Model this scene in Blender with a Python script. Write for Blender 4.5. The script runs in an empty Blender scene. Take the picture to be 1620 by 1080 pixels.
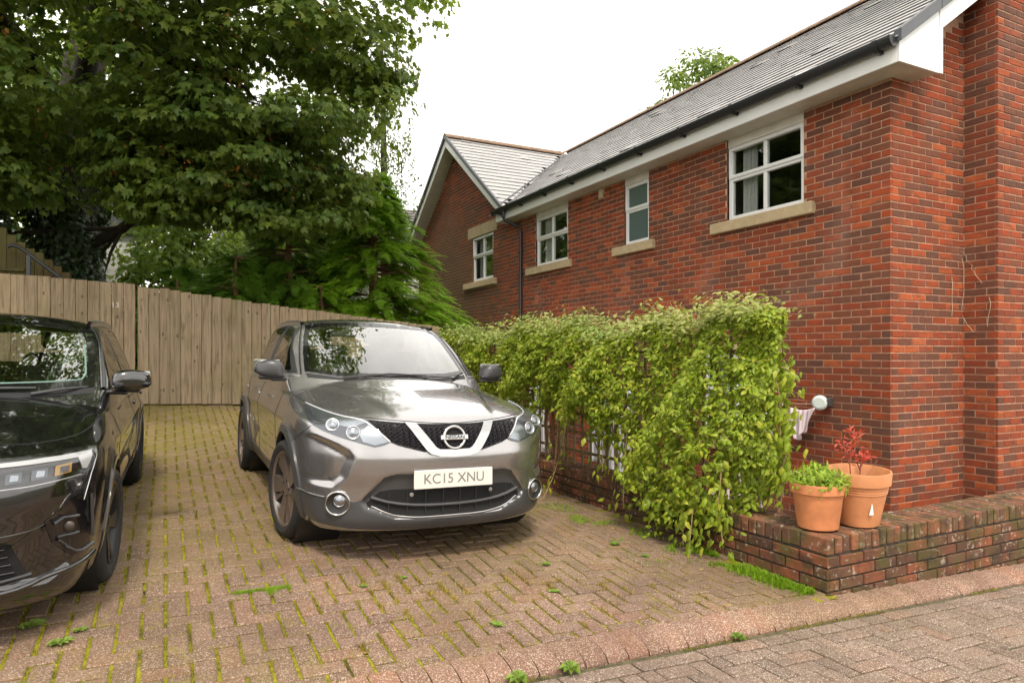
import bpy, bmesh, math, random
import numpy as np
from mathutils import Vector, Matrix
from mathutils.bvhtree import BVHTree
from mathutils.geometry import delaunay_2d_cdt

R = math.radians
scn = bpy.context.scene
COL = scn.collection
rng = np.random.default_rng(7)
random.seed(7)

# ---------------------------------------------------------------- camera
CAMZ = 1.52
cam_d = bpy.data.cameras.new('camera')
cam_d.lens = 24.0
cam_d.sensor_width = 36.0
cam_d.shift_y = 22.0 / 1620.0
cam_d.clip_end = 600
cam = bpy.data.objects.new('camera', cam_d)
cam.location = (0, 0, CAMZ)
cam.rotation_euler = (R(90), 0, R(-26.9))
COL.objects.link(cam)
scn.camera = cam

# ---------------------------------------------------------------- overcast sky and weak sun
SUN_EL, SUN_AZ = 57.0, 200.0          # azimuth measured from +Y towards +X
wd = bpy.data.worlds.new('World')
scn.world = wd
wd.use_nodes = True
nt = wd.node_tree
bg = nt.nodes['Background']
sky = nt.nodes.new('ShaderNodeTexSky')
sky.sky_type = 'NISHITA'
sky.sun_disc = False
sky.sun_elevation = R(SUN_EL)
sky.sun_rotation = R(SUN_AZ)
sky.air_density = 1.0
sky.dust_density = 4.0
hs = nt.nodes.new('ShaderNodeHueSaturation')
hs.inputs['Saturation'].default_value = 0.08
nt.links.new(sky.outputs['Color'], hs.inputs['Color'])
# flat cloud deck: pale even layer over the sky, with very soft darker cloud bellies
tc = nt.nodes.new('ShaderNodeTexCoord')
nz = nt.nodes.new('ShaderNodeTexNoise')
nz.inputs['Scale'].default_value = 2.2
nz.inputs['Detail'].default_value = 4
nt.links.new(tc.outputs['Generated'], nz.inputs['Vector'])
cr = nt.nodes.new('ShaderNodeValToRGB')
cr.color_ramp.elements[0].position = 0.34
cr.color_ramp.elements[0].color = (8.0, 7.75, 7.25, 1)
cr.color_ramp.elements[1].position = 0.58
cr.color_ramp.elements[1].color = (11.5, 11.15, 10.5, 1)
nt.links.new(nz.outputs['Fac'], cr.inputs['Fac'])
mx = nt.nodes.new('ShaderNodeMixRGB')
mx.inputs['Fac'].default_value = 0.88
nt.links.new(hs.outputs['Color'], mx.inputs['Color1'])
nt.links.new(cr.outputs['Color'], mx.inputs['Color2'])
nt.links.new(mx.outputs['Color'], bg.inputs['Color'])
bg.inputs['Strength'].default_value = 0.10

sun_d = bpy.data.lights.new('sun', 'SUN')
sun_d.energy = 1.5
sun_d.angle = R(10)
sun_d.color = (1.0, 0.90, 0.74)
sun = bpy.data.objects.new('sun', sun_d)
sdir = Vector((math.sin(R(SUN_AZ)) * math.cos(R(SUN_EL)), math.cos(R(SUN_AZ)) * math.cos(R(SUN_EL)), math.sin(R(SUN_EL))))
sun.rotation_euler = sdir.to_track_quat('Z', 'Y').to_euler()
sun.location = (0, 0, 30)
COL.objects.link(sun)

vs = scn.view_settings
vs.view_transform = 'Standard'
vs.look = 'None'
vs.gamma = 1
vs.use_curve_mapping = False
vs.exposure = 1.18
scn.cycles.max_bounces = 6
scn.cycles.use_adaptive_sampling = True
scn.cycles.adaptive_threshold = 0.03
scn.cycles.diffuse_bounces = 2
scn.cycles.glossy_bounces = 3
scn.cycles.transmission_bounces = 3
scn.cycles.transparent_max_bounces = 8

CA, SA = math.cos(R(26.9)), math.sin(R(26.9))
def to_px(P):
    """world points -> photograph pixels (only used to rank which pieces show largest)"""
    P = np.asarray(P, float)
    X = CA * P[:, 0] - SA * P[:, 1]
    D = SA * P[:, 0] + CA * P[:, 1]
    D = np.where(np.abs(D) < 1e-3, 1e-3, D)
    return 810 + 1080 * X / D, 562 - 1080 * (P[:, 2] - CAMZ) / D, D

# ---------------------------------------------------------------- helpers: objects
def link(o, parent=None):
    COL.objects.link(o)
    if parent is not None:
        o.parent = parent
    return o

def tag(o, label=None, cat=None, group=None, kind=None):
    if label: o['label'] = label
    if cat: o['category'] = cat
    if group: o['group'] = group
    if kind: o['kind'] = kind
    return o

def thing(name, label, cat, loc=(0, 0, 0), rot=(0, 0, 0), group=None):
    o = bpy.data.objects.new(name, None)
    o.empty_display_size = 0.2
    o.location = loc
    o.rotation_euler = rot
    link(o)
    return tag(o, label, cat, group)

def wloc(o):
    v = Vector((0, 0, 0))
    while o is not None:
        v = v + Vector(o.location)
        o = o.parent
    return v

def mesh_np(name, V, F, smooth=False):
    """V (n,3) array, F (m,k) int array or list of lists"""
    me = bpy.data.meshes.new(name)
    V = np.asarray(V, np.float32)
    if isinstance(F, np.ndarray):
        m, k = F.shape
        me.vertices.add(len(V))
        me.vertices.foreach_set('co', V.ravel())
        me.loops.add(m * k)
        me.loops.foreach_set('vertex_index', F.astype(np.int32).ravel())
        me.polygons.add(m)
        me.polygons.foreach_set('loop_start', (np.arange(m) * k).astype(np.int32))
        try:
            me.polygons.foreach_set('loop_total', np.full(m, k, np.int32))
        except Exception:
            pass
    else:
        me.from_pydata([tuple(map(float, v)) for v in V], [], [tuple(int(i) for i in f) for f in F])
    me.polygons.foreach_set('use_smooth', np.full(len(me.polygons), bool(smooth)))
    me.update(calc_edges=True)
    me.validate()
    return me

def obj(name, me, mat, parent=None, loc=None, world=True):
    """mesh object; world=True means mesh coordinates are world ones while the parent is unrotated"""
    o = bpy.data.objects.new(name, me)
    if mat is not None and len(me.materials) == 0:
        me.materials.append(mat)
    if loc is not None:
        o.location = loc
    elif parent is not None and world:
        o.location = -wloc(parent)
    link(o, parent)
    return o

class MB:
    """collects simple solids into one mesh"""
    def __init__(s): s.V = []; s.F = []; s.n = 0
    def add(s, V, F):
        s.V.extend([tuple(v) for v in V]); s.F.extend([tuple(i + s.n for i in f) for f in F]); s.n += len(V); return s
    def box(s, a, b, M=None):
        x0, y0, z0 = a; x1, y1, z1 = b
        V = [(x0,y0,z0),(x1,y0,z0),(x1,y1,z0),(x0,y1,z0),(x0,y0,z1),(x1,y0,z1),(x1,y1,z1),(x0,y1,z1)]
        if M is not None: V = [tuple(M @ Vector(v)) for v in V]
        return s.add(V, [(0,3,2,1),(4,5,6,7),(0,1,5,4),(1,2,6,5),(2,3,7,6),(3,0,4,7)])
    def cbox(s, c, d, M=None, ch=0.004):
        """box with chamfered edges, centre c, full size d"""
        hx, hy, hz = d[0]/2, d[1]/2, d[2]/2
        V = []; F = []; idx = {}
        for sx in (-1,1):
            for sy in (-1,1):
                for sz in (-1,1):
                    for ax in range(3):
                        p = [sx*hx, sy*hy, sz*hz]
                        for k in range(3):
                            if k != ax: p[k] -= (sx,sy,sz)[k]*ch
                        idx[(sx,sy,sz,ax)] = len(V)
                        v = Vector((p[0]+c[0], p[1]+c[1], p[2]+c[2]))
                        V.append(tuple(M @ v) if M is not None else tuple(v))
        for ax in range(3):
            a, b = [k for k in range(3) if k != ax]
            for sg in (-1, 1):
                q = []
                for (p, r) in ((-1,-1),(1,-1),(1,1),(-1,1)):
                    t = [0,0,0]; t[ax] = sg; t[a] = p; t[b] = r
                    q.append(idx[(t[0],t[1],t[2],ax)])
                F.append(tuple(q))
        for ax in range(3):                     # edges along axis ax
            a, b = [k for k in range(3) if k != ax]
            for p in (-1,1):
                for r in (-1,1):
                    t0 = [0,0,0]; t0[a] = p; t0[b] = r; t0[ax] = -1
                    t1 = list(t0); t1[ax] = 1
                    F.append((idx[(*t0,a)], idx[(*t1,a)], idx[(*t1,b)], idx[(*t0,b)]))
        for sx in (-1,1):
            for sy in (-1,1):
                for sz in (-1,1):
                    F.append(tuple(idx[(sx,sy,sz,k)] for k in range(3)))
        return s.add(V, F)
    def tube(s, pts, r, n=8, cap=True):
        pts = [Vector(p) for p in pts]
        rs = r if isinstance(r, (list, tuple)) else [r]*len(pts)
        V = []; F = []
        for i, p in enumerate(pts):
            t = (pts[min(i+1, len(pts)-1)] - pts[max(i-1, 0)]).normalized()
            up = Vector((0,0,1)) if abs(t.z) < 0.9 else Vector((0,1,0))
            a = t.cross(up).normalized(); b = t.cross(a).normalized()
            for k in range(n):
                w = 2*math.pi*k/n
                V.append(tuple(p + (a*math.cos(w) + b*math.sin(w))*rs[i]))
        for i in range(len(pts)-1):
            for k in range(n):
                F.append((i*n+k, i*n+(k+1)%n, (i+1)*n+(k+1)%n, (i+1)*n+k))
        if cap:
            F.append(tuple(range(n))[::-1]); F.append(tuple((len(pts)-1)*n+k for k in range(n)))
        return s.add(V, F)
    def lathe(s, prof, n=32, M=None, close=False):
        """profile [(r,z)] spun about local z"""
        V = []; F = []
        for (r, z) in prof:
            for k in range(n):
                w = 2*math.pi*k/n
                v = Vector((r*math.cos(w), r*math.sin(w), z))
                V.append(tuple(M @ v) if M is not None else tuple(v))
        m = len(prof)
        for i in range(m if close else m-1):
            j = (i+1) % m
            for k in range(n):
                F.append((i*n+k, i*n+(k+1)%n, j*n+(k+1)%n, j*n+k))
        return s.add(V, F)
    def prism(s, poly, d, M=None):
        """2-D polygon (x,y) extruded along z from 0 to d"""
        n = len(poly)
        V = [(p[0], p[1], 0) for p in poly] + [(p[0], p[1], d) for p in poly]
        if M is not None: V = [tuple(M @ Vector(v)) for v in V]
        F = [tuple(range(n))[::-1], tuple(range(n, 2*n))] + [(i, (i+1)%n, n+(i+1)%n, n+i) for i in range(n)]
        return s.add(V, F)
    def mesh(s, name, smooth=False):
        me = bpy.data.meshes.new(name)
        me.from_pydata(s.V, [], s.F)
        if smooth: me.polygons.foreach_set('use_smooth', np.ones(len(me.polygons), bool))
        bm = bmesh.new(); bm.from_mesh(me)
        bmesh.ops.recalc_face_normals(bm, faces=bm.faces)
        bm.to_mesh(me); bm.free()
        me.update()
        return me
    def build(s, name, mat, parent=None, smooth=False, world=True, loc=None):
        return obj(name, s.mesh(name, smooth), mat, parent, loc=loc, world=world)

def auto_smooth(o, ang=35):
    me = o.data
    me.polygons.foreach_set('use_smooth', np.ones(len(me.polygons), bool))
    try: me.set_sharp_from_angle(angle=R(ang))
    except Exception: pass
    return o

def scatter(TV, TF, M):
    """copies of a template (TV n,3; TF m,k) by matrices M (N,3,4) -> V, F arrays"""
    N = len(M)
    V = np.einsum('nij,vj->nvi', M[:, :, :3], TV) + M[:, None, :, 3]
    F = TF[None] + (np.arange(N) * len(TV))[:, None, None]
    return V.reshape(-1, 3), F.reshape(-1, TF.shape[1])

def frames(pos, nrm, up, size, spin=0.0):
    """matrices with local z = nrm, local y ~ up projected, uniform scale"""
    n = nrm / (np.linalg.norm(nrm, axis=1, keepdims=True) + 1e-9)
    y = up - (up * n).sum(1, keepdims=True) * n
    y /= (np.linalg.norm(y, axis=1, keepdims=True) + 1e-9)
    x = np.cross(y, n)
    M = np.zeros((len(pos), 3, 4))
    size = np.broadcast_to(size, (len(pos),))
    M[:, :, 0] = x * size[:, None]; M[:, :, 1] = y * size[:, None]; M[:, :, 2] = n * size[:, None]
    M[:, :, 3] = pos
    return M

def mat4(m34):
    return Matrix([list(m34[0]), list(m34[1]), list(m34[2]), [0, 0, 0, 1]])

def text_mesh(txt, size, depth, name='lettering', sx=1.0):
    cu = bpy.data.curves.new(name, 'FONT')
    cu.body = txt; cu.size = size; cu.extrude = depth
    cu.align_x = 'CENTER'; cu.align_y = 'CENTER'
    o = bpy.data.objects.new(name, cu)
    COL.objects.link(o)
    bpy.context.view_layer.update()
    me = bpy.data.meshes.new_from_object(o)
    bpy.data.objects.remove(o)
    bpy.data.curves.remove(cu)
    n = len(me.vertices)
    co = np.zeros(n*3, np.float32); me.vertices.foreach_get('co', co)
    co = co.reshape(-1, 3); co[:, 0] *= sx
    me.vertices.foreach_set('co', co.ravel()); me.update()
    return me

# ---------------------------------------------------------------- materials
def new_mat(name):
    m = bpy.data.materials.new(name)
    m.use_nodes = True
    return m, m.node_tree, m.node_tree.nodes['Principled BSDF']

def N(nt, typ, **kw):
    n = nt.nodes.new(typ)
    for k, v in kw.items():
        if k in n.inputs: n.inputs[k].default_value = v
        else: setattr(n, k, v)
    return n

def ramp(nt, fac, stops, interp='LINEAR'):
    n = nt.nodes.new('ShaderNodeValToRGB')
    n.color_ramp.interpolation = interp
    e = n.color_ramp.elements
    while len(e) < len(stops): e.new(0.5)
    for i, (p, c) in enumerate(stops):
        e[i].position = p; e[i].color = (*c, 1) if len(c) == 3 else c
    if fac is not None: nt.links.new(fac, n.inputs['Fac'])
    return n.outputs['Color']

def mixc(nt, fac, a, b, typ='MIX'):
    n = nt.nodes.new('ShaderNodeMixRGB'); n.blend_type = typ
    for k, v in (('Fac', fac), ('Color1', a), ('Color2', b)):
        if hasattr(v, 'is_linked') or hasattr(v, 'links'): nt.links.new(v, n.inputs[k])
        elif isinstance(v, (tuple, list)): n.inputs[k].default_value = (*v, 1)
        else: n.inputs[k].default_value = v
    return n.outputs['Color']

def mathn(nt, op, a, b=None, clamp=False):
    n = nt.nodes.new('ShaderNodeMath'); n.operation = op; n.use_clamp = clamp
    for i, v in enumerate((a, b)):
        if v is None: continue
        if hasattr(v, 'links'): nt.links.new(v, n.inputs[i])
        else: n.inputs[i].default_value = v
    return n.outputs[0]

def noise(nt, scale, detail=4, rough=0.55, vec=None, dist=0.0):
    n = N(nt, 'ShaderNodeTexNoise', Scale=scale, Detail=detail, Roughness=rough, Distortion=dist)
    if vec is not None: nt.links.new(vec, n.inputs['Vector'])
    return n.outputs['Fac']

def wpos(nt):
    return nt.nodes.new('ShaderNodeNewGeometry').outputs['Position']

def piece_rand(nt):
    """one random number per separate piece, whether it is its own object or an island of a joined mass"""
    a = nt.nodes.new('ShaderNodeObjectInfo').outputs['Random']
    b = nt.nodes.new('ShaderNodeNewGeometry').outputs['Random Per Island']
    return mathn(nt, 'FRACT', mathn(nt, 'ADD', a, b))

def bump(nt, p, h, strength=0.3, dist=0.01):
    b = N(nt, 'ShaderNodeBump', Strength=strength, Distance=dist)
    nt.links.new(h, b.inputs['Height'])
    nt.links.new(b.outputs['Normal'], p.inputs['Normal'])
    return b

def plain(name, col, rough=0.5, metal=0.0, spec=0.5, coat=0.0, nscale=0, namp=0.15, bumps=0.0):
    m, nt, p = new_mat(name)
    p.inputs['Roughness'].default_value = rough
    p.inputs['Metallic'].default_value = metal
    p.inputs['Specular IOR Level'].default_value = spec
    p.inputs['Coat Weight'].default_value = coat
    p.inputs['Coat Roughness'].default_value = 0.04
    if nscale:
        f = noise(nt, nscale, 5, 0.6, wpos(nt))
        c = ramp(nt, f, [(0.3, tuple(v*(1-namp) for v in col)), (0.7, tuple(min(1, v*(1+namp)) for v in col))])
        nt.links.new(c, p.inputs['Base Color'])
        if bumps: bump(nt, p, f, bumps, 0.004)
    else:
        p.inputs['Base Color'].default_value = (*col, 1)
    return m

# ================================================================ surface materials
def brick_material(name, reds, darks, mortar_dirt=0.0, lichen=False, algae=False, dark_share=0.5):
    m, nt, p = new_mat(name)
    r = piece_rand(nt)
    P = wpos(nt)
    stops = []
    cols = reds + darks
    nr, nd = len(reds), len(darks)
    for i, c in enumerate(reds): stops.append((i / nr * (1 - dark_share), c))
    for i, c in enumerate(darks): stops.append((1 - dark_share + i / nd * dark_share, c))
    c = ramp(nt, r, stops, 'CONSTANT')
    # each brick is flashed: darker kiln marks drifting over part of its face
    mp = N(nt, 'ShaderNodeMapping'); mp.inputs['Scale'].default_value = (7, 7, 16)
    nt.links.new(P, mp.inputs['Vector'])
    f1 = noise(nt, 1.3, 3, 0.6, mp.outputs['Vector'])
    c = mixc(nt, ramp(nt, f1, [(0.44, (0, 0, 0)), (0.70, (0.75, 0.75, 0.75))]), c, darks[0])
    f5 = noise(nt, 2.6, 3, 0.6, mp.outputs['Vector'], 0.6)
    c = mixc(nt, ramp(nt, f5, [(0.5, (0, 0, 0)), (0.72, (0.22, 0.22, 0.22))]), c, tuple(min(1, v * 1.25) for v in reds[1]))
    f2 = noise(nt, 55, 5, 0.7, P)
    c = mixc(nt, ramp(nt, f2, [(0.35, (0.3, 0.3, 0.3)), (0.7, (0, 0, 0))]), c, tuple(v * 0.45 for v in reds[0]))
    mps = N(nt, 'ShaderNodeMapping'); mps.inputs['Scale'].default_value = (2.6, 2.6, .42)
    nt.links.new(P, mps.inputs['Vector'])
    c = mixc(nt, ramp(nt, noise(nt, 1.6, 5, .62, mps.outputs['Vector']), [(.50, (0, 0, 0)), (.74, (.42, .42, .42))]), c, (0.10, 0.045, 0.028))
    f4 = noise(nt, 1.1, 3, 0.6, P)
    c = mixc(nt, ramp(nt, f4, [(0.55, (0, 0, 0)), (0.8, (0.16, 0.16, 0.16))]), c, (0.55, 0.42, 0.36))
    if algae:
        g = N(nt, 'ShaderNodeSeparateXYZ'); nt.links.new(P, g.inputs[0])
        a = mathn(nt, 'SUBTRACT', 1.0, mathn(nt, 'ABSOLUTE', mathn(nt, 'MULTIPLY', mathn(nt, 'SUBTRACT', g.outputs['Y'], 16.4), 0.25)), True)
        b = mathn(nt, 'SUBTRACT', 1.0, mathn(nt, 'ABSOLUTE', mathn(nt, 'MULTIPLY', mathn(nt, 'SUBTRACT', g.outputs['Z'], 2.6), 0.30)), True)
        k = mathn(nt, 'MULTIPLY', mathn(nt, 'MULTIPLY', a, b), mathn(nt, 'ADD', noise(nt, 1.2, 4, 0.6, P), 0.55), True)
        c = mixc(nt, mathn(nt, 'MULTIPLY', k, 1.7, True), c, (0.105, 0.062, 0.030))
    if lichen:
        v = N(nt, 'ShaderNodeTexNoise', Scale=26, Detail=3, Roughness=0.5); nt.links.new(P, v.inputs['Vector'])
        c = mixc(nt, ramp(nt, v.outputs['Fac'], [(0.60, (0, 0, 0)), (0.66, (0.55, 0.55, 0.55))]), c, (0.42, 0.38, 0.30))
        v2 = noise(nt, 5.5, 5, 0.6, P)
        c = mixc(nt, ramp(nt, v2, [(0.45, (0, 0, 0)), (0.64, (0.8, 0.8, 0.8))]), c, (0.075, 0.066, 0.020))
        v3 = noise(nt, 9, 4, 0.6, P)
        c = mixc(nt, ramp(nt, v3, [(0.5, (0, 0, 0)), (0.72, (0.8, 0.8, 0.8))]), c, (0.035, 0.025, 0.02))
    nt.links.new(c, p.inputs['Base Color'])
    p.inputs['Roughness'].default_value = 0.88
    p.inputs['Specular IOR Level'].default_value = 0.25
    h = mathn(nt, 'ADD', mathn(nt, 'MULTIPLY', noise(nt, 30, 5, 0.65, P), 0.7), mathn(nt, 'MULTIPLY', f2, 0.3))
    bump(nt, p, h, 0.55, 0.008)
    return m

REDS = [(0.315, 0.058, 0.020), (0.37, 0.080, 0.026), (0.25, 0.048, 0.019), (0.41, 0.100, 0.033), (0.28, 0.056, 0.022), (0.20, 0.046, 0.022), (0.33, 0.066, 0.023)]
DARKS = [(0.115, 0.055, 0.038), (0.17, 0.060, 0.032), (0.095, 0.052, 0.038), (0.20, 0.058, 0.030), (0.14, 0.062, 0.040)]
M_BRICK = brick_material('house brick', REDS, DARKS, algae=True)
M_LOWBRICK = brick_material('old garden brick', [(0.19, 0.066, 0.034), (0.24, 0.078, 0.036), (0.14, 0.056, 0.032)], [(0.08, 0.042, 0.028), (0.12, 0.065, 0.038)], lichen=True)
M_COPING = brick_material('coping brick', [(0.25, 0.095, 0.052), (0.30, 0.11, 0.055), (0.19, 0.072, 0.042)], [(0.10, 0.055, 0.038), (0.16, 0.085, 0.05)], lichen=True)
M_MORTAR = plain('pale mortar', (0.42, 0.245, 0.16), 0.95, nscale=14, namp=0.3, bumps=0.4)
M_LOWMORTAR = plain('dark weathered mortar', (0.05, 0.04, 0.028), 0.95, nscale=18, namp=0.5, bumps=0.4)
M_STONE = plain('buff sandstone', (0.42, 0.32, 0.19), 0.85, nscale=9, namp=0.14, bumps=0.15)
M_WHITE = plain('white upvc', (0.74, 0.74, 0.73), 0.3, nscale=3, namp=0.04)
M_SOFFIT = plain('off white soffit board', (0.62, 0.585, 0.52), 0.5, nscale=4, namp=0.12)
M_BLACKPL = plain('black plastic guttering', (0.018, 0.019, 0.022), 0.32)
M_VERGE = plain('dark grey verge trim', (0.075, 0.08, 0.09), 0.5, nscale=5, namp=0.15)
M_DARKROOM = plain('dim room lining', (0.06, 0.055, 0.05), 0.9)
M_CURTAIN = plain('white curtain cloth', (0.5, 0.49, 0.45), 0.9, nscale=8, namp=0.05)

def glass_material(name, tint, f0=0.06, gain=1.0, power=4.0, rough=0.0):
    """thin sheet glass: tinted see-through mixed with a mirror that strengthens towards grazing view"""
    m = bpy.data.materials.new(name); m.use_nodes = True
    nt = m.node_tree; nt.nodes.clear()
    out = nt.nodes.new('ShaderNodeOutputMaterial')
    tr = nt.nodes.new('ShaderNodeBsdfTransparent'); tr.inputs['Color'].default_value = (*tint, 1)
    gl = nt.nodes.new('ShaderNodeBsdfGlossy'); gl.inputs['Roughness'].default_value = rough
    gl.inputs['Color'].default_value = (1, 1, 1, 1)
    lw_ = nt.nodes.new('ShaderNodeLayerWeight'); lw_.inputs['Blend'].default_value = 0.5
    f = mathn(nt, 'ADD', mathn(nt, 'MULTIPLY', mathn(nt, 'POWER', lw_.outputs['Facing'], power), gain), f0, True)
    mx = nt.nodes.new('ShaderNodeMixShader')
    nt.links.new(f, mx.inputs[0]); nt.links.new(tr.outputs[0], mx.inputs[1]); nt.links.new(gl.outputs[0], mx.inputs[2])
    nt.links.new(mx.outputs[0], out.inputs['Surface'])
    return m
M_PANE = glass_material('window glass', (0.90, 0.92, 0.92), 0.07, 0.9, 4.0)
M_FROST = plain('frosted glass', (0.085, 0.12, 0.118), 0.12, coat=0.5)

def paver_material(name, base, speck, moss=0.3):
    m, nt, p = new_mat(name)
    r = piece_rand(nt); P = wpos(nt)
    c = ramp(nt, r, [(0.0, tuple(v*0.80 for v in base)), (0.35, base), (0.7, tuple(min(1, v*1.14) for v in base)), (1.0, (base[0]*1.12, base[1]*0.95, base[2]*0.85))])
    v = N(nt, 'ShaderNodeTexVoronoi', Scale=230.0); nt.links.new(P, v.inputs['Vector'])
    sp = N(nt, 'ShaderNodeSeparateColor'); nt.links.new(v.outputs['Color'], sp.inputs[0])
    c = mixc(nt, ramp(nt, sp.outputs[0], [(0.76, (0, 0, 0)), (0.82, (0.75, 0.75, 0.75))]), c, speck)
    c = mixc(nt, ramp(nt, sp.outputs[1], [(0.70, (0, 0, 0)), (0.8, (0.6, 0.6, 0.6))]), c, tuple(q*0.35 for q in base))
    f = noise(nt, 1.6, 4, 0.6, P)
    c = mixc(nt, ramp(nt, f, [(0.42, (0, 0, 0)), (0.68, (0.55, 0.55, 0.55))]), c, tuple(q*0.52 for q in base))
    f2 = noise(nt, 9, 5, 0.65, P)
    c = mixc(nt, ramp(nt, f2, [(0.55, (0, 0, 0)), (0.76, (moss, moss, moss))]), c, (0.17, 0.145, 0.022))
    f3 = noise(nt, 0.55, 3, 0.55, P)
    c = mixc(nt, ramp(nt, f3, [(0.42, (0, 0, 0)), (0.66, (moss*.50, moss*.50, moss*.50))]), c, (0.155, 0.128, 0.026))
    if moss > .5:      # a film of moss creeps over the blocks towards the damp back and left of the drive
        g = N(nt, 'ShaderNodeSeparateXYZ'); nt.links.new(P, g.inputs[0])
        a = mathn(nt, 'MULTIPLY', mathn(nt, 'SUBTRACT', mathn(nt, 'SUBTRACT', g.outputs['Y'], mathn(nt, 'MULTIPLY', g.outputs['X'], .55)), 3.2), .16, True)
        k = mathn(nt, 'MULTIPLY', a, mathn(nt, 'MULTIPLY', mathn(nt, 'SUBTRACT', noise(nt, 3.2, 5, .65, P), .32), 2.6, True), True)
        c = mixc(nt, mathn(nt, 'MULTIPLY', k, .8), c, (0.165, 0.145, 0.022))
    nt.links.new(c, p.inputs['Base Color'])
    p.inputs['Roughness'].default_value = 0.9
    p.inputs['Specular IOR Level'].default_value = 0.25
    bump(nt, p, mathn(nt, 'ADD', noise(nt, 140, 3, 0.6, P), mathn(nt, 'MULTIPLY', noise(nt, 20, 4, 0.6, P), 0.8)), 0.45, 0.006)
    return m
M_PAVER = paver_material('drive block paving', (0.176, 0.108, 0.080), (0.46, 0.36, 0.29), 0.66)
M_ROADPAVER = paver_material('road block paving', (0.180, 0.125, 0.098), (0.50, 0.43, 0.36), 0.15)
M_KERB = paver_material('kerb block', (0.215, 0.122, 0.088), (0.52, 0.42, 0.34), 0.25)

def joint_material():
    m, nt, p = new_mat('mossy joint')
    P = wpos(nt)
    f = noise(nt, 6, 5, 0.65, P); f2 = noise(nt, 60, 4, 0.6, P); big = noise(nt, 0.8, 3, 0.5, P)
    c = ramp(nt, f, [(0.32, (0.030, 0.024, 0.014)), (0.42, (0.14, 0.13, 0.014)), (0.54, (0.28, 0.26, 0.02)), (0.78, (0.30, 0.24, 0.03))])
    c = mixc(nt, ramp(nt, big, [(0.50, (0, 0, 0)), (0.66, (0.7, 0.7, 0.7))]), c, (0.06, 0.05, 0.022))
    c = mixc(nt, ramp(nt, f2, [(0.3, (0.6, 0.6, 0.6)), (0.6, (0, 0, 0))]), c, (0.03, 0.028, 0.010))
    nt.links.new(c, p.inputs['Base Color'])
    p.inputs['Roughness'].default_value = 1.0
    p.inputs['Specular IOR Level'].default_value = 0.1
    bump(nt, p, f2, 0.9, 0.01)
    return m
M_JOINT = joint_material()
M_ROADJOINT = plain('road joint sand', (0.07, 0.062, 0.03), 1.0, nscale=12, namp=0.6, bumps=0.5)

def soil_material():
    m, nt, p = new_mat('soil and leaf litter')
    P = wpos(nt); f = noise(nt, 3, 6, 0.65, P); f2 = noise(nt, 40, 5, 0.6, P)
    c = ramp(nt, f, [(0.3, (0.035, 0.026, 0.015)), (0.5, (0.06, 0.06, 0.02)), (0.7, (0.05, 0.075, 0.02))])
    nt.links.new(c, p.inputs['Base Color']); p.inputs['Roughness'].default_value = 1.0
    bump(nt, p, f2, 0.8, 0.03)
    return m
M_SOIL = soil_material()

# ================================================================ terrain
_ts = np.array([2.95, 3.3, 5.0, 7.65, 9.5, 11.5, 14.0])
_ss = np.array([-8.0, -3.0, 0.77, 2.5, 3.6])
_tab = np.array([[.27, .34, .50, .60, .78, 1.02, 1.3],
                 [.18, .24, .36, .45, .63, .86, 1.1],
                 [.10, .145, .255, .33, .51, .757, .95],
                 [.04, .08, .205, .285, .42, .66, .75],
                 [.0, .01, .05, .06, .20, .50, .6]])
def ground(x, y):
    x = np.asarray(x, float); y = np.asarray(y, float)
    rows = np.stack([np.interp(y, _ts, r) for r in _tab])          # (5, ...)
    # soften the corners of the profile
    for d in (0.35, 0.7):
        rows = 0.5*rows + 0.25*np.stack([np.interp(y+d, _ts, r) for r in _tab]) + 0.25*np.stack([np.interp(np.maximum(y-d, 2.95), _ts, r) for r in _tab])
    xs = np.clip(x, _ss[0], _ss[-1])
    i = np.clip(np.searchsorted(_ss, xs) - 1, 0, 3)
    f = (xs - _ss[i]) / (_ss[i+1] - _ss[i])
    r0 = np.take_along_axis(rows, i[None], 0)[0]; r1 = np.take_along_axis(rows, (i+1)[None], 0)[0]
    return r0*(1-f) + r1*f
def G1(x, y): return float(ground(np.array([x]), np.array([y]))[0])
def road_z(x, y): return 0.04 - 0.0436*(np.asarray(x, float) - 1.49)

def sheet(name, xs, ys, zf, mat, label=None):
    X, Y = np.meshgrid(xs, ys, indexing='ij')
    Z = zf(X.ravel(), Y.ravel())
    V = np.stack([X.ravel(), Y.ravel(), Z], 1)
    nx, ny = len(xs), len(ys)
    i, j = np.meshgrid(np.arange(nx-1), np.arange(ny-1), indexing='ij')
    a = (i*ny+j).ravel()
    F = np.stack([a, a+ny, a+ny+1, a+1], 1)
    o = obj(name, mesh_np(name, V, F, True), mat)
    return tag(o, kind='structure')

sheet('ground', np.linspace(-120, 160, 15), np.linspace(-120, 200, 17), lambda x, y: np.full(len(x), -1.1), M_SOIL)
drive = sheet('driveway', np.linspace(-8, 3.78, 60), np.linspace(2.9, 11.9, 46), lambda x, y: ground(x, y) - 0.0085, M_JOINT)
road = sheet('road', np.linspace(-14, 16, 16), np.linspace(-9, 2.9, 12), lambda x, y: road_z(x, y) - 0.010, M_ROADJOINT)
def bank_z(x, y):
    d = np.clip(y - 11.75, 0, 30)
    left = np.clip(-(x - 1.0), 0, 8)
    z = np.where(x < 3.9, 0.62 - 0.05*np.clip(x, -6, 4), 0.3) + 0.12*d + 0.02*left*d
    z = np.minimum(z, 3.6)
    return z - np.clip((x - 3.9)*0.8, 0, 1.6)*(z > -5)
sheet('garden_bank', np.linspace(-40, 6.3, 60), np.linspace(11.75, 60, 40), bank_z, M_SOIL)
sheet('left_bank', np.linspace(-40, -7.9, 10), np.linspace(2.9, 11.9, 10), lambda x, y: ground(np.full(len(x), -8.0), y) + 0.1*(-8 - x)*0.5, M_SOIL)
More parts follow.
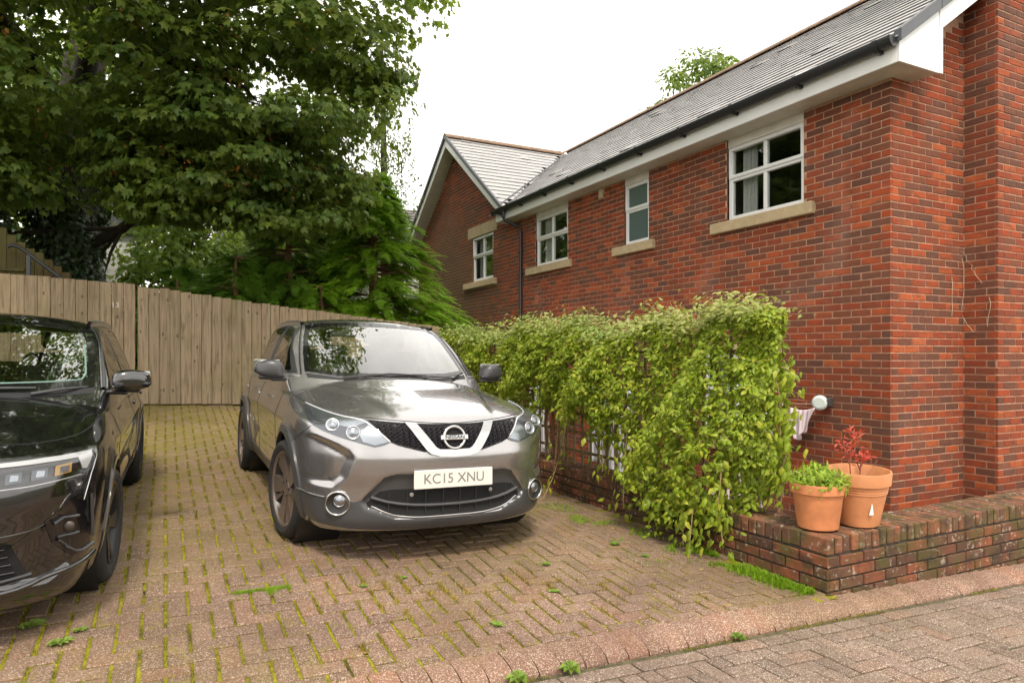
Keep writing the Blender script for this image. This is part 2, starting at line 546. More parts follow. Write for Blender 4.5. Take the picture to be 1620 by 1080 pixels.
sheet('side_passage', np.linspace(4.0, 6.5, 6), np.linspace(3.2, 12.0, 8), lambda x, y: np.full(len(x), -0.62) + 0.0*x, plain('concrete path', (0.30, 0.28, 0.25), 0.9, nscale=7, namp=0.25, bumps=0.3))

# ================================================================ block paving
def paver_template(L, W, gx, gy, h=0.022, ch=0.008):
    a, b = (L - gx)/2, (W - gy)/2
    ring = lambda s, t, z: [(-s, -t, z), (s, -t, z), (s, t, z), (-s, t, z)]
    V = np.array(ring(a-ch, b-ch, 0.0) + ring(a, b, -0.006) + ring(a, b, -h))
    F = [(0, 1, 2, 3)]
    for k in range(4):
        n = (k+1) % 4
        F.append((4+k, 4+n, n, k)); F.append((8+k, 8+n, 4+n, 4+k))
    return V, np.array(F)

def herringbone(x0, x1, y0, y1, u):
    H, W = [], []
    i0, i1 = int(math.floor(x0/u))-2, int(math.ceil(x1/u))+2
    j0, j1 = int(math.floor(y0/u))-2, int(math.ceil(y1/u))+2
    for i in range(i0, i1):
        for j in range(j0, j1):
            c = (i - j) % 4
            if c == 0: H.append(((i+1)*u, (j+0.5)*u))
            elif c == 3: W.append(((i+0.5)*u, (j+1)*u))
    f = lambda A: np.array([p for p in A if x0 < p[0] < x1 and y0 < p[1] < y1])
    return f(H), f(W)

def cut_to(C, hy, L, W, gx, gy, lo=None, hi=None):
    """blocks that cross an edge line are cut there: returns whole centres and cut templates"""
    a, b = C[:, 1]-hy, C[:, 1]+hy
    cut = np.zeros(len(C), bool); out = []
    if lo is not None: cut |= (a < lo-.002)
    if hi is not None: cut |= (b > hi+.002)
    for p, q, c in zip(a[cut], b[cut], C[cut]):
        p2, q2 = max(p, lo if lo is not None else p), min(q, hi if hi is not None else q)
        if q2-p2 > .022: out.append((*paver_template(L, q2-p2, gx, gy), np.array([[c[0], (p2+q2)/2]])))
    return C[~cut], out
def lay_pavers(parent, sets, zf, mat, hidden, piece='paving_block', limit=300):
    cand = []
    for (TV, TF, C) in sets:
        e = 0.05
        z = zf(C[:, 0], C[:, 1])
        dx = (zf(C[:, 0]+e, C[:, 1]) - zf(C[:, 0]-e, C[:, 1]))/(2*e)
        dy = (zf(C[:, 0], C[:, 1]+e) - zf(C[:, 0], C[:, 1]-e))/(2*e)
        n = np.stack([-dx, -dy, np.ones(len(C))], 1) + rng.normal(0, 0.010, (len(C), 3))
        a = rng.normal(0, 0.010, len(C))
        up = np.stack([-np.sin(a), np.cos(a), np.zeros(len(C))], 1)
        P = np.stack([C[:, 0] + rng.normal(0, 0.001, len(C)), C[:, 1] + rng.normal(0, 0.001, len(C)), z + rng.normal(0.001, 0.0013, len(C))], 1)
        M = frames(P, n, up, 1.0)
        M[:, :, 0] *= (1 + rng.normal(0, .008, len(C)))[:, None]; M[:, :, 1] *= (1 + rng.normal(0, .008, len(C)))[:, None]
        u, v, d = to_px(P)
        vis = (d > 0.8) & (u > -20) & (u < 1640) & (v < 1095) & (v > 300) & ~hidden(u, v, P)
        score = np.where(vis, 1.0/np.maximum(d, 0.8)**3, 0)
        cand.append((TV, TF, M, score))
    allsc = np.concatenate([c[3] for c in cand])
    th = np.sort(allsc)[::-1][min(limit, len(allsc)-1)]
    th = max(th, 1e-9)
    Vs, Fs, off = [], [], 0
    for (TV, TF, M, sc) in cand:
        me = mesh_np(piece, TV, TF); me.materials.append(mat)
        for k in np.nonzero(sc > th)[0]:
            o = bpy.data.objects.new(piece, me)
            o.matrix_local = mat4(M[k])
            link(o, parent)
        rest = M[sc <= th]
        if len(rest):
            V, F = scatter(TV, TF, rest)
            Vs.append(V); Fs.append(F + off); off += len(V)
    o = obj(piece + 's', mesh_np(piece + 's', np.concatenate(Vs), np.concatenate(Fs)), mat, parent, loc=(0, 0, 0))
    tag(o, kind='stuff')

U = 0.1045
Hc, Wc = herringbone(-7.9, 3.72, 2.86, 11.55, U)
GX, GY = 0.0150, 0.009
car_hide = lambda u, v, P: ((P[:, 0] > 0.75) & (P[:, 0] < 2.6) & (P[:, 1] > 4.35)) | ((P[:, 0] < -0.2) & (P[:, 1] > 3.9))
Hc, x1_ = cut_to(Hc, U/2, 2*U, U, GX, GY, lo=2.957)
Wc, x2_ = cut_to(Wc, U, U, 2*U, GX, GY, lo=2.957)
lay_pavers(drive, [(*paver_template(2*U, U, GX, GY), Hc), (*paver_template(U, 2*U, GX, GY), Wc)] + x1_ + x2_, ground, M_PAVER, car_hide)
Ur = 0.1045
Hr, Wr = herringbone(-1.0, 9.0, 0.6, 2.72, Ur)
Hr, x3_ = cut_to(Hr, Ur/2, 2*Ur, Ur, .009, .008, hi=2.617)
Wr, x4_ = cut_to(Wr, Ur, Ur, 2*Ur, .009, .008, hi=2.617)
border = np.array([(x, 2.672) for x in np.arange(-1.0, 9.0, 2*Ur)])
lay_pavers(road, [(*paver_template(2*Ur, Ur, .009, .008), Hr), (*paver_template(Ur, 2*Ur, .009, .008), Wr), (*paver_template(2*Ur, Ur, .009, .008), border)] + x3_ + x4_,
           lambda x, y: road_z(x, y), M_ROADPAVER, lambda u, v, P: np.zeros(len(u), bool))

# bullnosed kerb blocks, each its own piece
kerb = obj('kerb', MB().box((-8, 2.76, -0.3), (10, 2.96, -0.29)).mesh('kerb'), M_ROADJOINT)
tag(kerb, kind='structure')
prof = [(0.0, -0.10), (0.0, 0.004), (0.010, 0.020), (0.035, 0.036), (0.075, 0.048), (0.12, 0.055), (0.19, 0.058), (0.19, -0.10)]
kme = []
for var in range(3):
    L = 0.117
    V = [(s*L/2, y, z) for s in (-1, 1) for (y, z) in prof]
    n = len(prof)
    F = [tuple(range(n)), tuple(range(n, 2*n))[::-1]] + [(i, n+i, n+(i+1) % n, (i+1) % n) for i in range(n)]
    b = MB(); b.add(V, F); kme.append(b.mesh('kerb_block'))
    kme[-1].materials.append(M_KERB)
for k, x in enumerate(np.arange(-2.2, 8.6, 0.127)):
    o = bpy.data.objects.new('kerb_block', kme[k % 3])
    top = G1(min(x, 3.6), 2.96)
    zr = float(road_z(x, 2.7))
    if x > 3.6: top = zr + 0.055
    o.location = (x, 2.762 + random.uniform(-.002, .002), zr - 0.004)
    o.scale = (1, 1, max(0.6, (top - zr + 0.004)/0.058))
    o.rotation_euler = (random.gauss(0, .006), -0.0436 + random.gauss(0, .004), random.gauss(0, .006))
    link(o, kerb)

# ================================================================ brick laying
def brick_template():
    r = lambda cx, cz, y: [(-.5+cx, y, -.5+cz), (.5-cx, y, -.5+cz), (.5-cx, y, .5-cz), (-.5+cx, y, .5-cz)]
    V = np.array(r(.018, .06, 0.0) + r(0, 0, .14) + r(0, 0, 1.0))
    F = [(0, 1, 2, 3)]
    for k in range(4):
        n = (k+1) % 4
        F.append((4+k, 4+n, n, k)); F.append((8+k, 8+n, 4+n, 4+k))
    return V, np.array(F)
BT = brick_template()

def courses(length, z0, z1, holes, keep, bl=0.215, bh=0.065, j=0.010, phase=0.0, mode='stretcher'):
    """rects (u0,u1,z0,z1) of one wall face"""
    out = []
    c = 0; z = z0
    while z + bh <= z1 + 1e-6:
        st = bl + j
        u = -st + (phase if c % 2 == 0 else phase + st/2)
        while u < length:
            a, b = max(u, 0.0), min(u + bl, length)
            u += st
            segs = [(a, b)]
            for (h0, h1, g0, g1) in holes:
                if z + bh*0.5 > g0 and z + bh*0.5 < g1:
                    ns = []
                    for (p, q) in segs:
                        if q <= h0 or p >= h1: ns.append((p, q))
                        else:
                            if p < h0: ns.append((p, h0 - 0.004))
                            if q > h1: ns.append((h1 + 0.004, q))
                    segs = ns
            for (p, q) in segs:
                if q - p > 0.03 and keep((p+q)/2, z + bh): out.append((p, q, z, z + bh))
        z += bh + j; c += 1
    return out

def brick_matrices(rects, O, Ud, Nd, depth=0.03, proud=0.0045, wob=0.004):
    """O origin (world), Ud unit dir along wall, Nd outward normal"""
    R_ = np.array(rects); n = len(R_)
    Ud = np.array(Ud, float); Nd = np.array(Nd, float)
    P = np.array(O, float) + Ud*((R_[:, 0]+R_[:, 1])/2)[:, None] + np.array([0, 0, 1.0])*((R_[:, 2]+R_[:, 3])/2)[:, None]
    P = P + Nd*(proud + np.clip(rng.normal(0, 0.001, n), -.002, .003))[:, None]
    X = Ud[None] + rng.normal(0, wob*0.5, (n, 3)); Y = -Nd[None] + rng.normal(0, wob, (n, 3)); Z = np.array([[0, 0, 1.0]]) + rng.normal(0, wob, (n, 3))
    M = np.zeros((n, 3, 4))
    M[:, :, 0] = X*(R_[:, 1]-R_[:, 0] - np.abs(rng.normal(0, .0012, n)))[:, None]
    M[:, :, 1] = Y*depth
    M[:, :, 2] = Z*(R_[:, 3]-R_[:, 2] - np.abs(rng.normal(0, .0012, n)))[:, None]
    M[:, :, 3] = P
    return M

def place_bricks(M, mat, parent, hidden, limit=300, name='brick', mass='bricks'):
    """the pieces that show largest become objects, the rest one joined part"""
    P = M[:, :, 3]
    u, v, d = to_px(P)
    wpx = np.abs(to_px(P + M[:, :, 0]/2)[0] - to_px(P - M[:, :, 0]/2)[0])
    hpx = 1080*np.abs(M[:, 2, 2])/np.maximum(d, .5)
    vis = (d > .5) & (u > -5) & (u < 1625) & (v > -5) & (v < 1085) & ~hidden(u, v)
    sc = np.where(vis, wpx*hpx, 0)
    th = max(np.sort(sc)[::-1][min(limit, len(sc)-1)], 1e-9)
    me = mesh_np(name, BT[0], BT[1]); me.materials.append(mat)
    base = np.array(wloc(parent))
    for k in np.nonzero(sc > th)[0]:
        o = bpy.data.objects.new(name, me)
        m = M[k].copy(); m[:, 3] -= base
        o.matrix_local = mat4(m)
        link(o, parent)
    rest = M[sc <= th]
    if len(rest):
        V, F = scatter(BT[0], BT[1], rest)
        tag(obj(mass, mesh_np(mass, V, F), mat, parent), kind='stuff')

def wall_backing(b, length, z0, z1, holes, P):
    """mortar face with openings, as quads; P(u,z) gives the point"""
    us = sorted(set([0, length] + [h for H in holes for h in H[:2]])); zs = sorted(set([z0, z1] + [h for H in holes for h in H[2:]]))
    for i in range(len(us)-1):
        for k in range(len(zs)-1):
            cu, cz = (us[i]+us[i+1])/2, (zs[k]+zs[k+1])/2
            if any(h[0] < cu < h[1] and h[2] < cz < h[3] for h in holes): continue
            b.add([P(us[i], zs[k]), P(us[i+1], zs[k]), P(us[i+1], zs[k+1]), P(us[i], zs[k+1])], [(0, 1, 2, 3)])

# ================================================================ the brick house
HX, HY = 6.40, 4.33                 # main wall plane x, end wall plane y
EAVE = 4.27
RIDX, RIDZ = 9.5, 6.83
PITCH = 0.70
house = thing('brick_house', 'red brick house with grey slate roof, white windows and projecting gable', 'house', (HX, HY, -0.6))

wins = [  # y0, y1, z0, z1, kind, curtain
    (5.364, 6.537, 3.225, 4.16, 'quad'),
    (8.124, 8.735, 3.225, 4.16, 'slim'),
    (10.41, 11.60, 3.225, 4.16, 'quad'),
    (13.52, 14.66, 3.225, 4.24, 'quad'),
    (5.81, 7.00, 0.45, 1.54, 'quad'),
]
GY0, GY1, GAP = 12.72, 18.45, 15.60      # gable wall ends and apex
gable_z = lambda y: 6.62 - 0.735*abs(y - GAP)
LEN = GY1 - HY
holes = [(w[0]-HY, w[1]-HY, w[2], min(w[3], EAVE) if w[4] != 'x' else w[3]) for w in wins]
holes = [(h[0], h[1], h[2], EAVE+0.02) if (h[3] > 4.1 and h[0] < 8) else h for h in holes]
sills = [(5.205-HY, 6.785-HY, 3.085, 3.225), (7.97-HY, 8.985-HY, 3.085, 3.225), (10.27-HY, 11.91-HY, 3.085, 3.225), (13.34-HY, 15.07-HY, 3.07, 3.21), (13.34-HY, 14.92-HY, 4.24, 4.505), (5.67-HY, 7.15-HY, 1.54, 1.66), (5.67-HY, 7.15-HY, 0.31, 0.45)]
vent = (9.30-HY, 9.43-HY, 4.105, 4.265)
wall = MB()
PW = lambda u, z: (HX + 0.0015, HY + u, z)
wall_backing(wall, LEN, -1.0, EAVE+0.03, holes, PW)
# gable triangle
for a, b in ((GY0, GAP), (GAP, GY1)):
    wall.add([(HX+.0015, a, EAVE+0.03), (HX+.0015, b, EAVE+0.03), (HX+.0015, b, max(gable_z(b), EAVE+.03)), (HX+.0015, a, max(gable_z(a), EAVE+.03))], [(0, 1, 2, 3)])
# end wall under the verge, with the chimney breast standing proud of it
CX0, CY = 7.61, 3.99
wall.add([(HX+.0015, HY+.0015, -1), (CX0+.1, HY+.0015, -1), (CX0+.1, HY+.0015, 5.3), (HX+.5, HY+.0015, 4.70), (HX+.0015, HY+.0015, 4.33)], [(0, 1, 2, 3, 4)])
wall.add([(10.5, HY+.004, -1), (13, HY+.004, -1), (13, HY+.004, 4.4), (10.5, HY+.004, 6.1)], [(0, 1, 2, 3)])
# far side and back so that the house is closed
wall.add([(13, HY+.004, -1), (13, GY1, -1), (13, GY1, 4.4), (13, HY+.004, 4.4)], [(0, 1, 2, 3)])
wall.add([(HX+.004, GY1, -1), (13, GY1, -1), (13, GY1, 4.4), (HX+.004, GY1, 4.4)], [(0, 1, 2, 3)])
wall_o = wall.build('wall', M_MORTAR, house)

def keep_main(u, z):
    y = HY + u
    return z < EAVE + 0.0 or (GY0 < y < GY1 and z < gable_z(y) - 0.02)
allholes = holes + sills + [vent]
r_main = courses(LEN, -0.55, 6.6, allholes, keep_main, phase=0.103)
M1 = brick_matrices(r_main, (HX, HY, 0), (0, 1, 0), (-1, 0, 0))
r_end = courses(CX0 - HX - 0.002, -0.55, 5.3, [], lambda u, z: z < 4.27 + 0.70*max(0, u - 0.02) + 0.02, phase=0.005)
r_end = [(max(a, 0.022), b, c, d) for (a, b, c, d) in r_end if b > 0.06]
M2 = brick_matrices(r_end, (HX, HY, 0), (1, 0, 0), (0, -1, 0))
hid = lambda u, v: ((u < 1255) & (v > 455)) | ((u < 860) & (v > 430)) | ((u > 1225) & (u < 1415) & (v > 740))
place_bricks(np.concatenate([M1, M2]), M_BRICK, wall_o, hid, 220)

# chimney breast
chim = MB()
chim.box((CX0+.0015, CY+.0015, -1), (9.9, HY+.3, 8.6))
chim_o = chim.build('chimney_breast', M_MORTAR, house)
r_side = courses(HY - CY - .004, -0.55, 8.4, [], lambda u, z: True, phase=0.110)
r_side = [(max(a, 0.022), b, c, d) for (a, b, c, d) in r_side if b - max(a, .022) > .03]
M3 = brick_matrices(r_side, (CX0, CY, 0), (0, 1, 0), (-1, 0, 0))
r_front = courses(1.7, -0.55, 8.4, [], lambda u, z: True, phase=0.0)
M4 = brick_matrices(r_front, (CX0, CY, 0), (1, 0, 0), (0, -1, 0))
place_bricks(np.concatenate([M3, M4]), M_BRICK, chim_o, hid, 80)

# stone sills and lintels
for (a, b, c, d) in sills:
    lint = (c > 4 or (1.5 < c < 1.6))
    MB().cbox((HX + (0.06 if lint else 0.03), HY + (a+b)/2, (c+d)/2), (0.14 if lint else 0.20, b-a-.006, d-c-.004), ch=.008).build('lintel' if lint else 'sill', M_STONE, house)
# air vent
vb = MB().box((HX-.012, HY+vent[0], vent[2]), (HX+.03, HY+vent[1], vent[3]))
vo = vb.build('air_vent', M_STONE, house)
sl = MB()
for k in range(6):
    z = vent[2] + .02 + k*.022
    sl.box((HX-.017, HY+vent[0]+.015, z), (HX-.0125, HY+vent[1]-.015, z+.010))
sl.build('louvre', M_SOFFIT, vo)

# windows: frame > panes; a dim lined recess and a curtain behind the glass
def window(y0, y1, z0, z1, kind, curtain=True):
    fx = HX + 0.030
    fr = MB()
    t = 0.062
    d0, d1 = fx, fx + 0.06
    def bar(ya, yb, za, zb, x0=d0, x1=d1): fr.cbox(((x0+x1)/2, (ya+yb)/2, (za+zb)/2), (x1-x0, yb-ya, zb-za), ch=.006)
    bar(y0, y0+t, z0, z1); bar(y1-t, y1, z0, z1)
    bar(y0+t, y1-t, z0, z0+t); bar(y0+t, y1-t, z1-t*0.9, z1)
    zm = z0 + (z1-z0)*0.565
    bar(y0+t, y1-t, zm-0.03, zm+0.03)
    panes = []
    cols = [(y0+t, (y0+y1)/2-.025), ((y0+y1)/2+.025, y1-t)] if kind == 'quad' else [(y0+t, y1-t)]
    if kind == 'quad':
        bar((y0+y1)/2-.025, (y0+y1)/2+.025, z0+t, zm-.03); bar((y0+y1)/2-.025, (y0+y1)/2+.025, zm+.03, z1-t*.9)
    # opening top light: a second sash frame standing proud
    s = 0.045
    ya, yb, za, zb = y0+.012, y1-.012, zm+.004, z1-.012
    for q in ((ya, ya+s, za, zb), (yb-s, yb, za, zb), (ya+s, yb-s, za, za+s), (ya+s, yb-s, zb-s, zb)):
        bar(*q, x0=fx-.018, x1=fx-.001)
    fr.box((fx-.003, y0+.10, z1-.030), (fx-.022, y0+.45 if kind == 'quad' else y1-.1, z1-.018))     # trickle vent
    w = fr.build('window', M_WHITE, house)
    for (a, b) in cols:
        for (c, d) in ((z0+t, zm-.03), (zm+.03, z1-t*.9)):
            MB().box((fx+.022, a-.004, c-.004), (fx+.030, b+.004, d+.004)).build('pane', M_FROST if kind == 'slim' else M_PANE, w)
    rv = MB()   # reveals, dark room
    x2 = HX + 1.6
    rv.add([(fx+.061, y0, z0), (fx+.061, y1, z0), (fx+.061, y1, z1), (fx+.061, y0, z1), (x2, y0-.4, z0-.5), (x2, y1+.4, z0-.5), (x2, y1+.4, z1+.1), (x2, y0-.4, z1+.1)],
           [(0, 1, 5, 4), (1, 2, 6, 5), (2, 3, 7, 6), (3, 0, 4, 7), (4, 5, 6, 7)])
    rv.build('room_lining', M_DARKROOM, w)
    if curtain:
        n = 40
        V = []; F = []
        a, b = y1 - (y1-y0)*0.30, y1 - 0.12
        for i in range(n+1):
            y = a + (b-a)*i/n
            x = fx + 0.13 + 0.018*math.sin(i*1.25) + 0.010*math.sin(i*0.53)
            V += [(x, y, z0-.05), (x, y, z1)]
        for i in range(n): F.append((2*i, 2*i+2, 2*i+3, 2*i+1))
        bb = MB(); bb.add(V, F); bb.build('curtain', M_CURTAIN, w, smooth=True)
    return w
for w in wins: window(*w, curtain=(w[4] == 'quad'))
# white boards that close the gap between window heads and soffit
for w in wins[:3]:
    MB().cbox((HX+.045, (w[0]+w[1])/2, (w[3]+EAVE)/2), (.06, w[1]-w[0], EAVE-w[3]+.01), ch=.004).build('head_board', M_SOFFIT, house)

# ---- eaves: soffit, fascia, gutter
FX = 6.10; FY0, FY1 = 4.06, 12.72
MB().box((FX+.012, FY0+.012, EAVE), (HX+.03, FY1, EAVE+.012)).build('soffit', M_SOFFIT, house)
MB().box((HX+.031, FY0+.012, EAVE), (6.71, HY+.03, EAVE+.0119)).build('soffit', M_SOFFIT, house)
MB().cbox((FX, (FY0+FY1)/2, EAVE+.095), (.024, FY1-FY0, .215), ch=.004).build('fascia', M_WHITE, house)
# boxed end: plate facing the drive's road end
bx = MB()
zb = lambda x: EAVE + .22 + PITCH*(x - FX)
bx.prism([(FX-.012, EAVE-.012), (6.70, EAVE-.012), (6.70, zb(6.70)), (FX-.012, zb(FX-.012))], .024, Matrix(((1, 0, 0, 0), (0, 0, 1, FY0-.026), (0, 1, 0, 0), (0, 0, 0, 1))))
bx.build('box_end', M_WHITE, house)
MB().box((FX-.012, FY1, EAVE-.012), (HX-.002, FY1+.024, EAVE+.26)).build('box_end', M_WHITE, house)
# bargeboard along the end verge
zb = lambda x: EAVE + .22 + PITCH*(x - FX)
bg_ = MB()
bg_.prism([(6.702, EAVE-.012), (6.745, EAVE-.012), (6.745, zb(6.745)-.235), (RIDX, zb(RIDX)-.235), (RIDX, zb(RIDX)), (6.702, zb(6.702))], .022,
          Matrix(((1, 0, 0, 0), (0, 0, 1, FY0-.034), (0, 1, 0, 0), (0, 0, 0, 1))))
bg_.build('bargeboard', M_WHITE, house)
# dry verge units along the slope
x = FX - .03
k = 0
while x < RIDX - .1:
    L = 0.62
    x2 = min(x + L - .006, RIDX)
    g = MB()
    g.prism([(x, zb(x)-.035), (x2, zb(x2)-.035), (x2, zb(x2)+.085), (x, zb(x)+.085)], .075, Matrix(((1, 0, 0, 0), (0, 0, 1, FY0-.060-.002*(k % 2)), (0, 1, 0, 0), (0, 0, 0, 1))))
    g.build('verge_trim', M_VERGE, house)
    x += L; k += 1
# half-round gutter with end stop and brackets
gut = MB()
gx, gz, gr = FX - .075, EAVE + .215, .060
pr = [(gr*math.cos(a), 1.5*gr*math.sin(a)) for a in np.linspace(math.pi, 2*math.pi, 11)] + [((gr-.005)*math.cos(a), 1.5*(gr-.005)*math.sin(a)) for a in np.linspace(2*math.pi, math.pi, 11)]
gut.prism([(gx+p[0], gz+p[1]) for p in pr], FY1-FY0+.02, Matrix(((1, 0, 0, 0), (0, 0, 1, FY0-.01), (0, 1, 0, 0), (0, 0, 0, 1))))
go = gut.build('gutter', M_BLACKPL, house)
for yy in (FY0-.014, FY1+.012):
    MB().prism([(gx+(gr+.004)*math.cos(a), gz+1.5*(gr+.004)*math.sin(a)) for a in np.linspace(math.pi, 2*math.pi, 14)], .012, Matrix(((1, 0, 0, 0), (0, 0, 1, yy), (0, 1, 0, 0), (0, 0, 0, 1)))).build('stop_end', M_BLACKPL, go)
for yy in np.arange(FY0+.12, FY1, .92):
    b = MB()
    b.prism([(gx+(gr+.009)*math.cos(a), gz+1.5*(gr+.009)*math.sin(a)) for a in np.linspace(math.pi, 2*math.pi, 12)], .05, Matrix(((1, 0, 0, 0), (0, 0, 1, yy), (0, 1, 0, 0), (0, 0, 0, 1))))
    b.box((gx-.01, yy+.01, gz-.110), (FX-.0125, yy+.04, gz-.07))
    b.build('gutter_bracket', M_BLACKPL, go)
dp = MB()
dpy = 12.13
dp.tube([(gx, dpy+.13, gz-.05), (gx, dpy+.13, gz-.20), (gx+.02, dpy+.12, gz-.26), (HX-.07, dpy+.01, gz-.40), (HX-.055, dpy, gz-.48), (HX-.055, dpy, 2.2), (HX-.055, dpy, -0.6)], .036, 12)
for z in (3.55, 2.6, 1.6): dp.tube([(HX-.055, dpy, z-.03), (HX-.055, dpy, z+.03)], .043, 12)
auto_smooth(dp.build('downpipe', M_BLACKPL, house))

# ---- slate roofs
def slate_material():
    m, nt, p = new_mat('grey slate')
    r = piece_rand(nt); P = wpos(nt)
    c = ramp(nt, r, [(0, (0.29, 0.285, 0.288)), (.5, (0.31, 0.302, 0.303)), (1, (0.335, 0.325, 0.323))])
    f = noise(nt, 7, 5, .6, P)
    c = mixc(nt, ramp(nt, f, [(.5, (0, 0, 0)), (.75, (.35, .35, .35))]), c, (0.29, 0.265, 0.225))
    nt.links.new(c, p.inputs['Base Color']); p.inputs['Roughness'].default_value = 0.36
    bump(nt, p, noise(nt, 40, 4, .6, P), .12, .003)
    return m
M_SLATE = slate_material()
M_RIDGE = plain('clay ridge tile', (0.17, 0.105, 0.065), 0.85, nscale=9, namp=.35, bumps=.3)
M_UNDER = plain('roof felt', (0.05, 0.05, 0.05), .9)
zm_ = lambda x: EAVE + .20 + PITCH*(x - FX) + .03                       # main roof plane
GRZ = RIDZ + .02
zg_ = lambda y: GRZ - 0.735*abs(y - GAP)                                # gable roof plane
roof = MB()
roof.add([(FX-.06, FY0-.02, zm_(FX-.06)-.03), (FX-.06, 13.0, zm_(FX-.06)-.03), (RIDX, GAP, zm_(RIDX)-.03), (RIDX, FY0-.02, zm_(RIDX)-.03)], [(0, 1, 2, 3)])
roof.add([(RIDX, FY0-.02, zm_(RIDX)-.03), (RIDX, 19, zm_(RIDX)-.03), (13.3, 19, 4.3), (13.3, FY0-.02, 4.3)], [(0, 1, 2, 3)])
roof.add([(FX-.04, GAP, GRZ-.03), (RIDX+.4, GAP, GRZ-.03), (FX-.04, 12.44, zg_(12.44)-.03)], [(0, 1, 2)])
roof.add([(FX-.04, GAP, GRZ-.03), (RIDX+.4, GAP, GRZ-.03), (RIDX+.4, 18.78, zg_(18.78)-.03), (FX-.04, 18.78, zg_(18.78)-.03)], [(0, 1, 2, 3)])
roof_o = roof.build('roof', M_UNDER, house)
ST = (np.array([(-.5, 0, 0), (.5, 0, 0), (.5, 1, 0), (-.5, 1, 0), (-.5, 0, -.5), (.5, 0, -.5), (.5, 1, -.5), (-.5, 1, -.5)], float), np.array([(0, 1, 2, 3), (4, 5, 1, 0), (5, 6, 2, 1), (7, 4, 0, 3)]))
SL = []
def slates(org, along, upv, nrm, n_al, n_up, keep, lim, w=0.252, ex=0.205, th=0.008):
    along, upv, nrm = (np.array(a, float) for a in (along, upv, nrm))
    for r_ in range(n_up):
        for c in range(-1, n_al):
            p = np.array(org, float) + along*((c + (.5 if r_ % 2 else 0))*w) + upv*(r_*ex)
            ww = w; a0 = p @ along - w/2
            if a0 < lim:                                   # slates at the verge are cut to the line
                ww = a0 + w - lim
                if ww < .03: continue
                p = p + along*(w - ww)/2
            if not keep(p + upv*ex*.5): continue
            lift = random.gauss(0, .0007) + (random.random() < .02)*.008
            P = p + nrm*(th*1.2 + .009 + lift)
            u2 = upv*1.0 - nrm*((th*1.15+.006)/ex)
            u2 = u2/np.linalg.norm(u2); n2 = nrm - u2*(nrm @ u2); n2 /= np.linalg.norm(n2)
            M = np.zeros((3, 4)); M[:, 0] = np.cross(u2, n2)*(ww-.0018); M[:, 1] = u2*(ex*1.12); M[:, 2] = n2*th*2; M[:, 3] = P
            SL.append(M)
cp = 1/math.sqrt(1+PITCH**2)
slates((FX-.055, FY0+.10, zm_(FX-.055)), (0, 1, 0), (cp, 0, cp*PITCH), (-cp*PITCH, 0, cp), 47, 21,
       lambda p: p[0] < RIDX-.02 and (p[1] < 12.44 or zm_(p[0]) > zg_(p[1]) - .01) and p[1] < GAP, FY0-.03)
gp = 1/math.sqrt(1+.735**2)
slates((FX-.02, 12.46, zg_(12.46)), (1, 0, 0), (0, gp, gp*.735), (0, -gp*.735, gp), 18, 20,
       lambda p: p[1] < GAP-.03 and zg_(p[1]) > zm_(p[0]) - .01, FX-.05)
SL = np.array(SL)
u, v, d = to_px(SL[:, :, 3])
ar = np.abs(np.cross(SL[:, :, 0], SL[:, :, 1])/d[:, None]**2 @ np.array([1, 0, 0])) + 1/d**2*.01
sc_ = np.where((u > 0) & (u < 1620) & (v > 0), ar, 0)
# the near gable slope shows its slates broadest
gsl = np.abs(SL[:, 0, 0]) > .1
sc_ = sc_*np.where(gsl, 3.0, 1.0)
th_ = np.sort(sc_)[::-1][300]
me = mesh_np('slate', *ST); me.materials.append(M_SLATE)
for k in np.nonzero(sc_ > th_)[0]:
    o = bpy.data.objects.new('slate', me); o.matrix_local = mat4(SL[k]); link(o, roof_o)
V, F = scatter(*ST, SL[sc_ <= th_])
tag(obj('slates', mesh_np('slates', V, F), M_SLATE, roof_o), kind='stuff')
# ridge tiles
def ridge(p0, p1):
    p0, p1 = Vector(p0), Vector(p1); L = (p1-p0).length; n = int(L/.45); t = (p1-p0).normalized()
    side = t.cross(Vector((0, 0, 1))).normalized()
    for k in range(n):
        a = p0 + t*(k*L/n + .004); b_ = p0 + t*((k+1)*L/n - .004)
        m = MB(); V = []; ks = np.linspace(-.95, .95, 7)
        for q in (a, b_):
            for s_ in ks:
                V.append(tuple(q + side*(.13*s_) + Vector((0, 0, .055 - .105*abs(s_)**1.4))))
        for q in (a, b_):
            for s_ in ks:
                V.append(tuple(q + side*(.13*s_) + Vector((0, 0, .035 - .105*abs(s_)**1.4))))
        F = [(i, i+1, 7+i+1, 7+i) for i in range(6)] + [(14+i, 21+i, 21+i+1, 14+i+1) for i in range(6)]
        F += [(i, 14+i, 14+i+1, i+1) for i in range(6)] + [(7+i, 7+i+1, 21+i+1, 21+i) for i in range(6)] + [(0, 7, 21, 14), (6, 20, 27, 13)]
        m.add(V, F); m.build('ridge_tile', M_RIDGE, roof_o)
ridge((RIDX, FY0+.02, zm_(RIDX)+.03), (RIDX, GAP, zm_(RIDX)+.03))
ridge((FX-.05, GAP, GRZ+.03), (RIDX-.1, GAP, GRZ+.03))
# valley
vl = MB()
pv0 = Vector((FX-.03, 12.50, zg_(12.50)+.012)); pv1 = Vector((RIDX, GAP, GRZ+.012))
vl.tube([pv0, pv1], .02, 6); vl.build('valley_strip', M_VERGE, roof_o)

